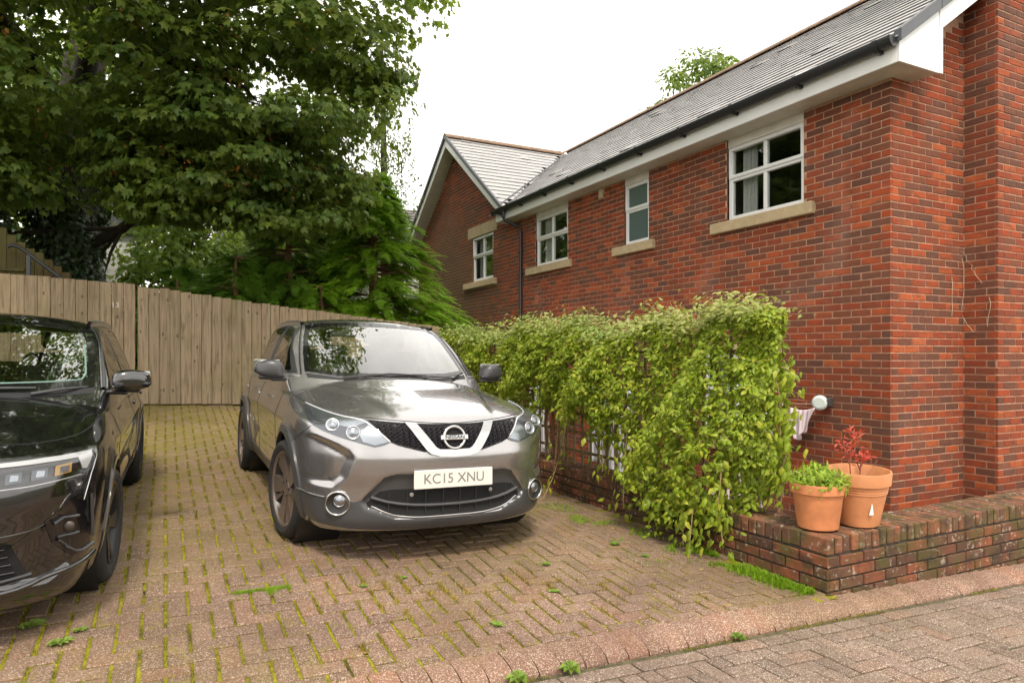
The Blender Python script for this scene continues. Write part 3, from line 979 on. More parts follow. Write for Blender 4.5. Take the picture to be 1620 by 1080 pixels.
# ---- gable barge boards with wide soffits
for sgn, yf in ((-1, 12.47), (1, 18.75)):
    zf = lambda y: GRZ - .02 - .735*abs(y-GAP)
    b = MB()
    b.prism([(yf, zf(yf)-.20), (yf, zf(yf)-.02), (GAP, GRZ-.04), (GAP, GRZ-.24)], .024, Matrix(((0, 0, 1, FX-.012), (1, 0, 0, 0), (0, 1, 0, 0), (0, 0, 0, 1))))
    b.build('bargeboard', M_WHITE, house)
    b = MB()
    b.prism([(yf, zf(yf)-.035), (yf, zf(yf)+.06), (GAP, GRZ+.05), (GAP, GRZ-.045)], .05, Matrix(((0, 0, 1, FX-.055), (1, 0, 0, 0), (0, 1, 0, 0), (0, 0, 0, 1))))
    b.build('verge_trim', M_VERGE, house)
    b = MB()
    b.add([(FX+.012, yf, zf(yf)-.20), (HX+.02, yf, zf(yf)-.20), (HX+.02, GAP, GRZ-.24), (FX+.012, GAP, GRZ-.24)], [(0, 1, 2, 3)])
    b.add([(FX+.012, yf, zf(yf)-.188), (HX+.02, yf, zf(yf)-.188), (HX+.02, GAP, GRZ-.228), (FX+.012, GAP, GRZ-.228)], [(0, 1, 2, 3)])
    b.build('soffit', M_SOFFIT, house)
MB().box((FX+.0, GY1-.02, 4.05), (HX+.02, 18.74, 4.50)).build('box_end', M_WHITE, house)

# retractable clothes line reel on the wall
reel = thing('clothes_line_reel', 'round white retractable clothes line reel on the brick wall', 'clothes line', (HX-.01, 5.07, 1.01))
Mr = Matrix.Translation((HX-.10, 5.07, 1.01)) @ Matrix.Rotation(R(-90), 4, 'Y') @ Matrix.Rotation(R(28), 4, 'X')
M_REEL = plain('grey white plastic', (0.58, 0.62, 0.60), 0.35)
rb = MB(); rb.lathe([(0, .045), (.060, .045), (.074, .036), (.080, .02), (.080, -.03), (.070, -.042), (0, -.045)], 32, Mr)
auto_smooth(rb.build('drum', M_REEL, reel), 40)
rb = MB(); rb.lathe([(0, .049), (.055, .049), (.057, .046)], 32, Mr); rb.build('cover_disc', plain('pale green grey plastic', (0.5, .56, .53), .3), reel)
rb = MB(); rb.cbox((HX-.035, 5.00, 1.02), (.06, .04, .09)); rb.cbox((HX-.075, 5.015, 1.015), (.05, .05, .05)); rb.build('bracket', plain('dark grey plastic', (.05, .05, .05), .5), reel)

# dead climber stems left on the brickwork
M_STEM0 = plain('dry pale stem', (0.45, 0.36, 0.25), 0.9)
def stem_on_wall(px, label):
    t = MB(); t.tube([tuple(Vector(px[i]).lerp(Vector(px[i+1]), f)+Vector((0, 0, 0))+Vector(tuple(rng.normal(0, .007, 3)*np.array([1, 1, .2])))) for i in range(len(px)-1) for f in (0, .33, .66)], .0028, 5)
    o = t.build('dry_stem', M_STEM0)
    tag(o, label, 'stem', 'dry stems on the wall')
Pend = lambda u_, z, d=.012: (HX + u_, HY - d, z)
Pch = lambda q, z, d=.012: (CX0 - d, CY + q, z)
stem_on_wall([Pch(.335, 2.62), Pch(.26, 2.47), Pch(.20, 2.36), Pch(.12, 2.22)], 'pale dry stem slanting across side of chimney breast')
stem_on_wall([Pend(1.19, 2.55), Pend(1.192, 2.2), Pend(1.185, 1.95), (CX0-.012, HY-.05, 1.85), (CX0-.012, HY-.14, 1.72)], 'long pale dry stem down inner corner by chimney breast')
stem_on_wall([Pend(.98, 2.35), Pend(.985, 2.1), Pend(.975, 1.85)], 'short upright dry stem on the end wall beside the corner')
stem_on_wall([Pch(.06, 2.12), Pch(.08, 1.95), Pch(.10, 1.75)], 'thin dry stem near front edge of chimney breast side')

# ================================================================ low garden wall
lw = thing('garden_wall', 'low old brick garden wall with brick on edge coping', 'wall', (3.74, 2.95, 0))
LX, LY, TW, TOP = 3.74, 2.95, 0.33, 0.362
core = MB()
core.box((LX+.012, LY+.012, -0.9), (LX+TW-.01, 11.4, TOP-.03))
core.box((LX+TW-.01, LY+.012, -0.9), (9.5, LY+TW-.01, TOP-.0301))
core_o = core.build('wall_core', M_LOWMORTAR, lw)
def low_courses(length, zf, ph):
    out = []
    for c in range(5):
        z = TOP - .115 - (c+1)*.0755
        u_ = -.754 + (ph if c % 2 == 0 else ph + .1135)
        while u_ < length:
            a, b = max(u_, 0), min(u_+.215, length); u_ += .227
            if b - a > .02: out.append((a, b, z, z+.065))
    return out
rl = low_courses(11.4-LY, None, .3)
rr = low_courses(9.5-LX, None, .19)
rr = [(max(a, .012), b, c, d) for (a, b, c, d) in rr if b > .05]
ML = np.concatenate([brick_matrices(rl, (LX, LY, 0), (0, 1, 0), (-1, 0, 0), depth=.06, proud=.004, wob=.012), brick_matrices(rr, (LX, LY, 0), (1, 0, 0), (0, -1, 0), depth=.06, proud=.004, wob=.012)])
place_bricks(ML, M_LOWBRICK, core_o, lambda u, v: (u < 860), 300, 'brick', 'bricks')
# coping: bricks on edge across the wall, in two lengths, slightly uneven
cpm = {}
def coping_mesh(L):
    if L not in cpm:
        b = MB(); b.cbox((0, 0, 0), (.0655, L, .108), ch=.007); cpm[L] = b.mesh('coping_brick'); cpm[L].materials.append(M_COPING)
    return cpm[L]
def coping(cx, cy, rz, L):
    o = bpy.data.objects.new('coping_brick', coping_mesh(L))
    o.location = (cx - LX + random.gauss(0, .0015), cy - LY + random.gauss(0, .003), TOP - .056 + random.gauss(0, .002))
    o.rotation_euler = (random.gauss(0, .008), random.gauss(0, .008), rz + random.gauss(0, .008))
    link(o, lw)
y = LY + .335
while y < 9.6:
    coping(LX + .105, y, R(90), .212); coping(LX + .270, y, R(90), .105); y += .0735
x = LX + .034
while x < 7.2:
    coping(x, LY + .105, 0, .212)
    coping(x, LY + .270, 0, .105)
    x += .0735

# ================================================================ car body surfaces
def spl(xs, ys):
    """smooth curve through points (monotone-ish cubic)"""
    xs = np.array(xs, float); ys = np.array(ys, float)
    h = np.diff(xs); dl = np.diff(ys)/h
    m = np.zeros(len(xs))
    m[1:-1] = np.where(dl[:-1]*dl[1:] > 0, 2*dl[:-1]*dl[1:]/(dl[:-1]+dl[1:]+1e-12), 0)
    m[0], m[-1] = dl[0], dl[-1]
    def f(x):
        x = np.clip(x, xs[0], xs[-1])
        i = np.clip(np.searchsorted(xs, x, side='right')-1, 0, len(xs)-2)
        t = (x-xs[i])/h[i]
        return ((1+2*t)*(1-t)**2*ys[i] + t*(1-t)**2*h[i]*m[i] + t*t*(3-2*t)*ys[i+1] + t*t*(t-1)*h[i]*m[i+1])
    return f
def smax(a, b, k): return .5*(a+b+np.sqrt((a-b)**2+k*k))
def sstep(a, b, x):
    t = np.clip((x-a)/(b-a), 0, 1); return t*t*(3-2*t)

def shell(fn, inner, lines):
    """surface of fn<0 found along rays that leave an inner box; lines = grid coordinates on each axis"""
    lo = np.array(inner[0]); hi = np.array(inner[1])
    L = [np.array(l) for l in lines]
    idx = {}; V = []; F = []
    n = [len(l) for l in L]
    def vid(i, j, k):
        if (i, j, k) not in idx:
            idx[(i, j, k)] = len(V); V.append((L[0][i], L[1][j], L[2][k]))
        return idx[(i, j, k)]
    for ax in range(3):
        a, b = [q for q in range(3) if q != ax]
        for end in (0, n[ax]-1):
            for p in range(n[a]-1):
                for q in range(n[b]-1):
                    c = []
                    for (dp, dq) in ((0, 0), (1, 0), (1, 1), (0, 1)):
                        t = [0, 0, 0]; t[ax] = end; t[a] = p+dp; t[b] = q+dq
                        c.append(vid(*t))
                    flip = (end != 0) ^ (ax == 1)
                    F.append(c if flip else c[::-1])
    V = np.array(V)
    A = np.clip(V, lo, hi)
    t0 = np.zeros(len(V)); t1 = np.ones(len(V))
    for _ in range(26):
        t = .5*(t0+t1)
        P = A + (V-A)*t[:, None]
        s = fn(P[:, 0], P[:, 1], P[:, 2])
        t0 = np.where(s < 0, t, t0); t1 = np.where(s < 0, t1, t)
    return A + (V-A)*t0[:, None], np.array(F)

def in_poly(px, py, poly):
    poly = np.asarray(poly); inside = np.zeros(len(px), bool)
    j = len(poly)-1
    for i in range(len(poly)):
        xi, yi = poly[i]; xj, yj = poly[j]
        c = ((yi > py) != (yj > py)) & (px < (xj-xi)*(py-yi)/((yj-yi) if abs(yj-yi) > 1e-12 else 1e-12) + xi)
        inside ^= c; j = i
    return inside
def poly_dist(px, py, poly):
    """signed distance to polygon, positive inside"""
    poly = np.asarray(poly, float); d = np.full(len(px), 1e9)
    for i in range(len(poly)):
        a = poly[i]; b = poly[(i+1) % len(poly)]; ab = b-a
        t = np.clip(((px-a[0])*ab[0]+(py-a[1])*ab[1])/(ab@ab+1e-12), 0, 1)
        d = np.minimum(d, np.hypot(px-a[0]-t*ab[0], py-a[1]-t*ab[1]))
    return np.where(in_poly(px, py, poly), d, -d)

# ---- grey crossover: local x = car's left, y = rearwards from the front axle, z up from the ground
SUV = dict(
  zc=spl([-.95, -.88, -.80, -.70, -.5, -.2, .1, .4, 1.0, 2.5, 3.1, 3.5], [.70, .80, .880, .925, .975, 1.025, 1.06, 1.09, 1.09, 1.10, 1.10, .98]),
  crown=spl([-.9, -.5, 0, .4, 1, 3.5], [.05, .085, .10, .10, .06, .05]),
  w=spl([-.95, -.75, -.5, -.25, 0, .5, 1.3, 2.2, 2.65, 3.1, 3.5], [.66, .79, .862, .890, .897, .885, .885, .890, .900, .865, .72]),
  dz=spl([.12, .25, .4, .6, .75, .86, .95, 1.03, 1.1], [.09, .045, .012, .0, .0, .012, .035, .07, .12]),
  fz=spl([.12, .20, .28, .36, .46, .56, .65, .72, .80, .88, .95, 1.05], [-.76, -.835, -.868, -.868, -.872, -.888, -.893, -.880, -.858, -.80, -.70, -.5]),
  fx=spl([0, .2, .4, .55, .68, .78, .86, .92], [0, .008, .038, .085, .160, .255, .38, .55]),
  rear=3.48, zb=.185, axles=(0, 2.646), wr=.343,
)
def suv_fn(x, y, z):
    c = SUV; ax = np.abs(x)
    T = c['zc'](y) - c['crown'](y)*(ax/.8)**2.2
    # raised centre of the bonnet between two creases that open towards the windscreen
    xr = np.interp(y, [-.9, -.6, .3], [.30, .36, .60])
    T = T + .014*sstep(.03, -.03, ax-xr)*sstep(-.92, -.5, y)*sstep(.6, .2, y)
    S = c['w'](y) - c['dz'](z)
    for a in c['axles']:
        r = np.hypot(y-a, z-.36)
        S = S + .022*sstep(.47, .39, r)*(z > .1)
    S = S - .020*np.exp(-((z-.50)/.12)**2)*sstep(.42, .6, y)*sstep(2.25, 2.05, y)      # hollow along the doors
    S = S + .010*np.exp(-((z-.80)/.05)**2)*sstep(-.1, .3, y)
    Fr = c['fz'](z) + c['fx'](ax)
    # cheek pockets between headlamp and fog lamp
    d = poly_dist(ax, z, SUV_CHEEK)
    Fr = Fr + .045*sstep(-.004, .035, d)*sstep(.93, .78, ax)
    dg = poly_dist(ax, z, SUV_LOWER)
    Fr = Fr + .022*sstep(-.004, .014, dg)
    s = smax(z-T, ax-S, .045)
    s = smax(s, Fr-y, .040)
    s = smax(s, y-(c['rear']-.10*(ax/.7)**2-.25*np.clip(z-.75, 0, 1)), .05)
    zb = np.interp(y, [-.8, -.5, .4, 2.2, 3.4], [.185, .185, .25, .25, .27])
    return smax(s, zb-z, .02)
SUV_CHEEK = [(.605, .66), (.63, .700), (.726, .755), (.80, .785), (.95, .81), (1.1, .81), (1.1, .47), (.761, .467), (.707, .469), (.648, .531)]
SUV_LOWER = [(-.1, .560), (.37, .560), (.44, .535), (.56, .39), (.54, .35), (.43, .32), (.36, .285), (-.1, .272)]
def suv_cabin(x, y, z):
    ax = np.abs(x)
    roof = spl([.2, .9, 1.15, 1.5, 1.9, 2.5, 3.0, 3.3], [1.515, 1.535, 1.563, 1.588, 1.593, 1.570, 1.515, 1.43])(y) - .045*(ax/.55)**2.2
    Sg = spl([.9, 1.05, 1.2, 1.35, 1.5, 1.6], [.840, .823, .775, .722, .655, .60])(z) - .10*sstep(2.2, 3.3, y) - .05*sstep(.8, .2, y)
    ws = (.29 + .20*(ax/.7)**2.2) + (z-1.04)*1.62 - .02*np.sin(np.clip((z-1.04)/.5, 0, 1)*np.pi)
    rs = 3.40 - (z-1.0)*.72 - .10*(ax/.6)**2
    s = smax(z-roof, ax-Sg, .06)
    s = smax(s, ws-y, .018)
    s = smax(s, y-rs, .06)
    return smax(s, .95-z, .005)
# ---- black estate
EST = dict(
  zc=spl([-1.0, -.95, -.88, -.78, -.5, -.2, .1, .5, 1.0, 2.5, 3.3, 3.7], [.66, .735, .800, .845, .900, .940, .970, 1.0, 1.0, 1.02, 1.02, .92]),
  crown=spl([-.95, -.5, 0, .5, 1, 3.7], [.04, .07, .085, .085, .05, .05]),
  w=spl([-1.0, -.8, -.55, -.3, 0, .5, 1.3, 2.2, 2.73, 3.2, 3.7], [.70, .82, .890, .915, .922, .905, .905, .910, .922, .885, .74]),
  dz=spl([.10, .22, .36, .55, .70, .80, .88, .95, 1.02], [.10, .05, .014, .0, .004, .020, .045, .085, .13]),
  fz=spl([.10, .17, .24, .34, .46, .56, .64, .70, .76, .82, .90], [-.80, -.885, -.925, -.93, -.935, -.945, -.955, -.950, -.93, -.88, -.75]),
  fx=spl([0, .25, .45, .6, .72, .81, .88, .94], [0, .012, .045, .095, .175, .285, .42, .60]),
  rear=3.68, axles=(0, 2.73),
)
EST_LOW = [(.30, .455), (.60, .47), (.715, .56), (.80, .58), (.80, .30), (.72, .255), (.45, .29), (.30, .27)]
def est_fn(x, y, z):
    c = EST; ax = np.abs(x)
    T = c['zc'](y) - c['crown'](y)*(ax/.82)**2.4
    xr = np.interp(y, [-.95, -.5, .45], [.52, .58, .70])
    T = T + .012*sstep(.03, -.03, ax-xr)*sstep(-.9, -.4, y)*sstep(.7, .3, y)
    S = c['w'](y) - c['dz'](z)
    for a in c['axles']:
        r = np.hypot(y-a, z-.33)
        S = S + .016*sstep(.46, .37, r)
    S = S - .026*np.exp(-((z-.46)/.11)**2)*sstep(.42, .7, y)*sstep(2.3, 2.05, y)
    S = S + .012*np.exp(-((z-.74)/.045)**2)*sstep(-.2, .3, y)
    Fr = c['fz'](z) + c['fx'](ax)
    Fr = Fr + .030*sstep(-.004, .025, poly_dist(ax, z, EST_LOW))*sstep(.90, .78, ax)
    s = smax(z-T, ax-S, .040)
    s = smax(s, Fr-y, .032)
    s = smax(s, y-(c['rear']-.10*(ax/.7)**2-.25*np.clip(z-.75, 0, 1)), .05)
    zb = np.interp(y, [-.9, -.5, .4, 2.2, 3.5], [.15, .15, .20, .20, .24])
    return smax(s, zb-z, .02)
def est_cabin(x, y, z):
    ax = np.abs(x)
    roof = spl([.4, 1.2, 1.5, 1.9, 2.4, 3.0, 3.5], [1.425, 1.46, 1.490, 1.507, 1.505, 1.48, 1.43])(y) - .045*(ax/.55)**2.2
    Sg = spl([.85, .98, 1.12, 1.26, 1.40, 1.46, 1.55], [.860, .845, .795, .740, .680, .645, .59])(z) - .07*sstep(2.6, 3.6, y) - .05*sstep(1.0, .4, y)
    ws = (.40 + .22*(ax/.7)**2.2) + (z-.97)*1.85 - .02*np.sin(np.clip((z-.97)/.45, 0, 1)*np.pi)
    rs = 3.62 - (z-.95)*.55 - .10*(ax/.6)**2
    s = smax(z-roof, ax-Sg, .055)
    s = smax(s, ws-y, .016)
    s = smax(s, y-rs, .05)
    return smax(s, .88-z, .005)

# ================================================================ car materials
def paint(name, col, metal, rough, flake=0.0):
    m, nt, p = new_mat(name)
    P = wpos(nt)
    f = noise(nt, 2.0, 4, .6, P)
    c = ramp(nt, f, [(.3, tuple(v*.93 for v in col)), (.7, tuple(v*1.06 for v in col))])
    dust = noise(nt, 24, 5, .7, P)
    c = mixc(nt, ramp(nt, dust, [(.60, (0, 0, 0)), (.85, (.10, .10, .10))]), c, (.35, .32, .27))
    nt.links.new(c, p.inputs['Base Color'])
    p.inputs['Metallic'].default_value = metal
    p.inputs['Roughness'].default_value = rough
    p.inputs['Coat Weight'].default_value = 1.0
    p.inputs['Coat Roughness'].default_value = 0.03
    p.inputs['Coat IOR'].default_value = 1.7
    return m
M_GREY = paint('gunmetal grey paint', (0.355, 0.340, 0.345), 0.85, 0.26)
M_BLACK = paint('black paint', (0.004, 0.004, 0.0045), 0.0, 0.2)
M_DGREY = plain('dark grey satin trim', (0.055, 0.055, 0.058), 0.38, metal=0.2, coat=.15, nscale=6, namp=.08)
M_TRIM = plain('black trim', (0.012, 0.012, 0.013), 0.45)
M_GLOSSBLACK = plain('gloss black trim', (0.006, 0.006, 0.007), 0.08, coat=.6)
M_GAP = plain('shut line shadow gap', (0.004, 0.004, 0.004), 0.9)  # near-black paints in the shade of seams and openings; also colours the lettering
M_CHROME = plain('chrome', (0.45, 0.45, 0.45), 0.12, metal=1.0)
M_SATINCHROME = plain('satin aluminium', (0.55, 0.55, 0.56), 0.28, metal=1.0)
M_TYRE = plain('tyre rubber', (0.017, 0.016, 0.016), 0.78, nscale=30, namp=.3)
M_RIM = plain('bronze grey alloy', (0.27, 0.215, 0.19), 0.34, metal=.75, coat=.2)
M_RIMDARK = plain('dark alloy', (0.03, 0.03, 0.032), 0.35, metal=.6)
M_BRAKE = plain('brake iron', (0.10, 0.085, 0.075), 0.5, metal=.8)
M_CABIN = plain('dark cabin cloth', (0.014, 0.014, 0.016), 0.8)
M_DASH = plain('dashboard plastic', (0.02, 0.02, 0.022), 0.6)
M_CARGLASS = glass_material('windscreen glass', (0.72, 0.78, 0.76), 0.16, 1.3, 3.0)
M_SIDEGLASS = glass_material('door glass', (0.42, 0.44, 0.42), 0.08, 0.9, 4.0)
M_LENS = glass_material('lamp lens', (0.95, 0.96, 0.97), 0.045, 0.4, 4.0)
M_REFLECTOR = plain('lamp reflector', (0.30, 0.32, 0.35), 0.2, metal=.85)
M_LAMPWHITE = plain('lamp light guide', (0.60, 0.60, 0.60), 0.2, coat=.5)
M_LAMPDARK = plain('lamp bezel', (0.10, 0.105, 0.12), 0.22, metal=.6)
M_AMBER = plain('amber bulb', (0.30, 0.18, 0.06), 0.25)
M_PLATE = plain('number plate', (0.58, 0.56, 0.52), 0.4)
M_PLATETXT = plain('plate lettering', (0.17, 0.16, 0.15), 0.5)
M_MIRROR = plain('mirror glass', (0.6, 0.62, 0.62), 0.04, metal=1.0)

# ================================================================ car building tools
def axes_of(d):
    d = Vector(d).normalized()
    up = Vector((0, 0, 1)) if abs(d.z) < .9 else Vector((0, 1, 0))
    a = d.cross(up).normalized()
    return d, a, a.cross(d).normalized()
def smooth_loop(pts, sp, closed=True, corner=None):
    """densify a 2-D loop linearly"""
    out = []; n = len(pts)
    for i in range(n if closed else n-1):
        a = np.array(pts[i]); b = np.array(pts[(i+1) % n])
        k = max(1, int(np.hypot(*(b-a))/sp))
        for j in range(k): out.append(tuple(a + (b-a)*j/k))
    if not closed: out.append(tuple(pts[-1]))
    return out
def chaikin(pts, n=1, closed=True, keep=()):
    pts = [tuple(map(float, p)) for p in pts]
    for _ in range(n):
        out = []; m = len(pts)
        for i in range(m if closed else m-1):
            a = np.array(pts[i]); b = np.array(pts[(i+1) % m])
            out += [tuple(a*.75+b*.25), tuple(a*.25+b*.75)]
        if not closed: out = [pts[0]] + out + [pts[-1]]
        pts = out
    return pts

class CarBody:
    def __init__(s, trees): s.trees = trees
    def project(s, p, d, e1, e2, tree):
        o = e1*p[0] + e2*p[1] - d*4.0
        h = tree.ray_cast(o, d)
        if h[0] is None:
            q = e1*p[0] + e2*p[1]
            h = tree.find_nearest(q + d*(-.9))
        return h[0], h[1]
    def patch(s, pts, d, off=.003, sp=.03, tree=0, hole=None, depth=.006, soft=0):
        """a panel lying on the body: 3-D outline pts seen along d"""
        d, e1, e2 = axes_of(d); T = s.trees[tree]
        P2 = [(Vector(p).dot(e1), Vector(p).dot(e2)) for p in pts]
        if soft: P2 = chaikin(P2, soft)
        loop = smooth_loop(P2, sp)
        H2 = None
        if hole is not None:
            H2 = [(Vector(p).dot(e1), Vector(p).dot(e2)) for p in hole]
            if soft: H2 = chaikin(H2, soft)
            H2 = smooth_loop(H2, sp)
        A = np.array(loop); lo, hi = A.min(0), A.max(0)
        gx = np.arange(lo[0], hi[0], sp); gy = np.arange(lo[1], hi[1], sp)
        X, Y = np.meshgrid(gx, gy); X, Y = X.ravel(), Y.ravel()
        dd = poly_dist(X, Y, loop)
        ok = dd > sp*.45
        if H2 is not None: ok &= poly_dist(X, Y, H2) < -sp*.45
        inner = [(float(a), float(b)) for a, b in zip(X[ok], Y[ok])]
        pts2 = [Vector(p) for p in loop] + ([Vector(p) for p in H2] if H2 else []) + [Vector(p) for p in inner]
        n = len(loop); edges = [(i, (i+1) % n) for i in range(n)]
        if H2: edges += [(n+i, n+(i+1) % len(H2)) for i in range(len(H2))]
        res = delaunay_2d_cdt(pts2, edges, [], 0, 1e-6)
        v2, tris = res[0], res[2]
        c = np.array([[sum(v2[i][k] for i in t)/3 for k in (0, 1)] for t in tris])
        keep = in_poly(c[:, 0], c[:, 1], loop)
        if H2 is not None: keep &= ~in_poly(c[:, 0], c[:, 1], H2)
        V = []; Nn = []
        for q in v2:
            h, nn = s.project(q, d, e1, e2, T)
            if nn.dot(d) > 0: nn = -nn
            V.append(h + nn*off); Nn.append(nn)
        F = [tuple(t) for t, k in zip(tris, keep) if k]
        # skirt round every open edge
        from collections import Counter
        ec = Counter(); own = {}
        for f in F:
            for i in range(3):
                e = (f[i], f[(i+1) % 3]); k = tuple(sorted(e)); ec[k] += 1; own[k] = e
        m = {}
        for k, cn in ec.items():
            if cn == 1:
                a, b = own[k]
                for q in (a, b):
                    if q not in m: m[q] = len(V); V.append(V[q] - Nn[q]*depth)
                F.append((b, a, m[a], m[b]))
        b = MB(); b.add([tuple(v) for v in V], F)
        me = b.mesh('panel', True)
        try: me.set_sharp_from_angle(angle=R(50))
        except Exception: pass
        return me
    def ribbon(s, pts, d, w=.005, off=.0022, tree=0, sp=.02, taper=False, soft=1, h=.003):
        d, e1, e2 = axes_of(d); T = s.trees[tree]
        P2 = [(Vector(p).dot(e1), Vector(p).dot(e2)) for p in pts]
        if soft and len(P2) > 2: P2 = chaikin(P2, soft, False)
        P2 = smooth_loop(P2, sp, False)
        hits = [s.project(p, d, e1, e2, T) for p in P2]
        V = []; n = len(hits)
        for i, (p, nn) in enumerate(hits):
            if nn.dot(d) > 0: nn = -nn
            t = (hits[min(i+1, n-1)][0] - hits[max(i-1, 0)][0]).normalized()
            sd = t.cross(nn).normalized()
            ww = w*(1 - abs(2*i/(n-1)-1)**4*.9) if taper else w
            V += [p + sd*ww/2 + nn*(off-h), p + sd*ww/2*.7 + nn*off, p - sd*ww/2*.7 + nn*off, p - sd*ww/2 + nn*(off-h)]
        F = []
        for i in range(n-1):
            for k in range(3): F.append((4*i+k, 4*i+4+k, 4*i+5+k, 4*i+1+k))
        b = MB(); b.add([tuple(v) for v in V], F)
        return b.mesh('strip', True)

def carve(V, F, drop):
    """remove faces flagged by drop(face centres)"""
    C = V[F].mean(1)
    k = ~drop(C)
    return F[k]
def bvh(V, F): return BVHTree.FromPolygons([tuple(v) for v in V], [tuple(map(int, f)) for f in F])

def arch_snap(V, axles, zc, r, xmin=.55):
    V = V.copy()
    for a in axles:
        dy, dz = V[:, 1]-a, V[:, 2]-zc
        rr = np.hypot(dy, dz)
        m = (np.abs(V[:, 0]) > xmin) & (np.abs(rr-r) < .020)
        V[m, 1] = a + dy[m]*r/rr[m]; V[m, 2] = zc + dz[m]*r/rr[m]
    return V
def arch_drop(C, axles, zc, r, xmin=.45):
    d = np.zeros(len(C), bool)
    for a in axles: d |= (np.abs(C[:, 0]) > xmin) & (np.hypot(C[:, 1]-a, C[:, 2]-zc) < r)
    return d

def make_wheel(parent, x, y, r, rim_r, width, side, steer, mat_rim, style, zc=None):
    """part wheel (alloy) with tyre, brake disc and hub cap under it; local axis z points outwards"""
    zc = r if zc is None else zc
    M = Matrix.Translation((x, y, zc)) @ Matrix.Rotation(steer, 4, 'Z') @ Matrix.Rotation(R(90)*side, 4, 'Y')
    w2 = width/2
    b = MB(); bar_ = MB()
    rl = rim_r
    b.lathe([(rl+.012, w2-.012), (rl+.010, w2-.004), (rl, w2-.006), (rl-.010, w2-.018)], 48, M)
    bar_.lathe([(rl-.010, w2-.018), (rl-.022, w2-.06), (rl-.03, -w2+.02), (rl-.01, -w2)], 48, M)
    def spoke(a, w_in, w_out, z_in, z_out, r0, r1, tw=0.0):
        ca, sa = math.cos(a), math.sin(a); ct, st_ = math.cos(a+tw), math.sin(a+tw)
        pts = []
        for (rr, ww, zz, c_, s_) in ((r0, w_in, z_in, ca, sa), (r1, w_out, z_out, ct, st_)):
            for q in (-1, 1):
                pts.append((rr*c_ - q*ww*s_, rr*s_ + q*ww*c_, zz))
        dn = [(p[0]*.99, p[1]*.99, p[2]-.045) for p in pts]
        V = [M @ Vector(p) for p in pts + dn]
        b.add(V, [(0, 1, 3, 2), (4, 6, 7, 5), (0, 2, 6, 4), (1, 5, 7, 3), (0, 4, 5, 1), (2, 3, 7, 6)])
    if style == 'five':
        for k in range(5):
            a = 2*math.pi*k/5 + .35
            spoke(a, .034, .064, w2-.030, w2-.014, .045, rl+.001)
            spoke(a+.36, .012, .016, w2-.040, w2-.020, .06, rl+.001, .12)
    else:
        for k in range(5):
            a = 2*math.pi*k/5 + .2
            spoke(a, .016, .022, w2-.030, w2-.012, .045, rl+.001, .16)
            spoke(a, .016, .022, w2-.030, w2-.012, .045, rl+.001, -.16)
    b.lathe([(0, w2-.016), (.030, w2-.018), (.058, w2-.028), (.070, w2-.05)], 24, M)
    wo = auto_smooth(b.build('wheel', mat_rim, parent, world=False, loc=(0, 0, 0)), 35)
    auto_smooth(bar_.build('rim_barrel', M_RIMDARK, wo, world=False, loc=(0, 0, 0)), 40)
    t = MB()
    t.lathe([(rl+.006, w2-.012), (rl+.018, w2+.002), (rl+(r-rl)*.5, w2+.010), (r-.028, w2+.004), (r-.012, w2-.010), (r-.003, w2-.028), (r, w2-.05), (r, .02), (r-.006, .018), (r-.006, .010), (r, .008),
             (r, -.008), (r-.006, -.010), (r-.006, -.018), (r, -.02), (r, -w2+.05), (r-.003, -w2+.028), (r-.012, -w2+.01), (r-.03, -w2), (rl+.01, -w2+.005)], 72, M)
    to = auto_smooth(t.build('tyre', M_TYRE, wo, world=False, loc=(0, 0, 0)), 30)
    d = MB(); d.lathe([(.06, -.005), (.148, -.005), (.150, -.012), (.150, -.028), (.06, -.03)], 40, M)
    d.build('brake_disc', M_BRAKE, wo, world=False, loc=(0, 0, 0), smooth=False)
    nn = MB()
    for k in range(5):
        a = 2*math.pi*k/5+.98
        nn.lathe([(0, .006), (.009, .005), (.010, 0)], 8, M @ Matrix.Translation((.055*math.cos(a), .055*math.sin(a), w2-.027)))
    nn.build('wheel_nuts', M_RIMDARK, wo, world=False, loc=(0, 0, 0))
    return wo

def blob_part(name, sx, center, size, mat, parent, power=2.6, n=28, shear=None):
    """rounded superellipsoid shell, optional shear function on unit coordinates"""
    V = []; F = []
    for i in range(n+1):
        ph = -math.pi/2 + math.pi*i/n
        for j in range(2*n):
            th = math.pi*j/n
            f = lambda c: math.copysign(abs(c)**(2/power), c)
            p = [f(math.cos(ph))*f(math.cos(th)), f(math.cos(ph))*f(math.sin(th)), f(math.sin(ph))]
            if shear: p = shear(*p)
            V.append((center[0]*sx + p[0]*size[0]*sx, center[1] + p[1]*size[1], center[2] + p[2]*size[2]))
    for i in range(n):
        for j in range(2*n):
            F.append((i*2*n+j, i*2*n+(j+1) % (2*n), (i+1)*2*n+(j+1) % (2*n), (i+1)*2*n+j))
    b = MB(); b.add(V, F)
    return b.build(name, mat, parent, smooth=True, world=False, loc=(0, 0, 0))

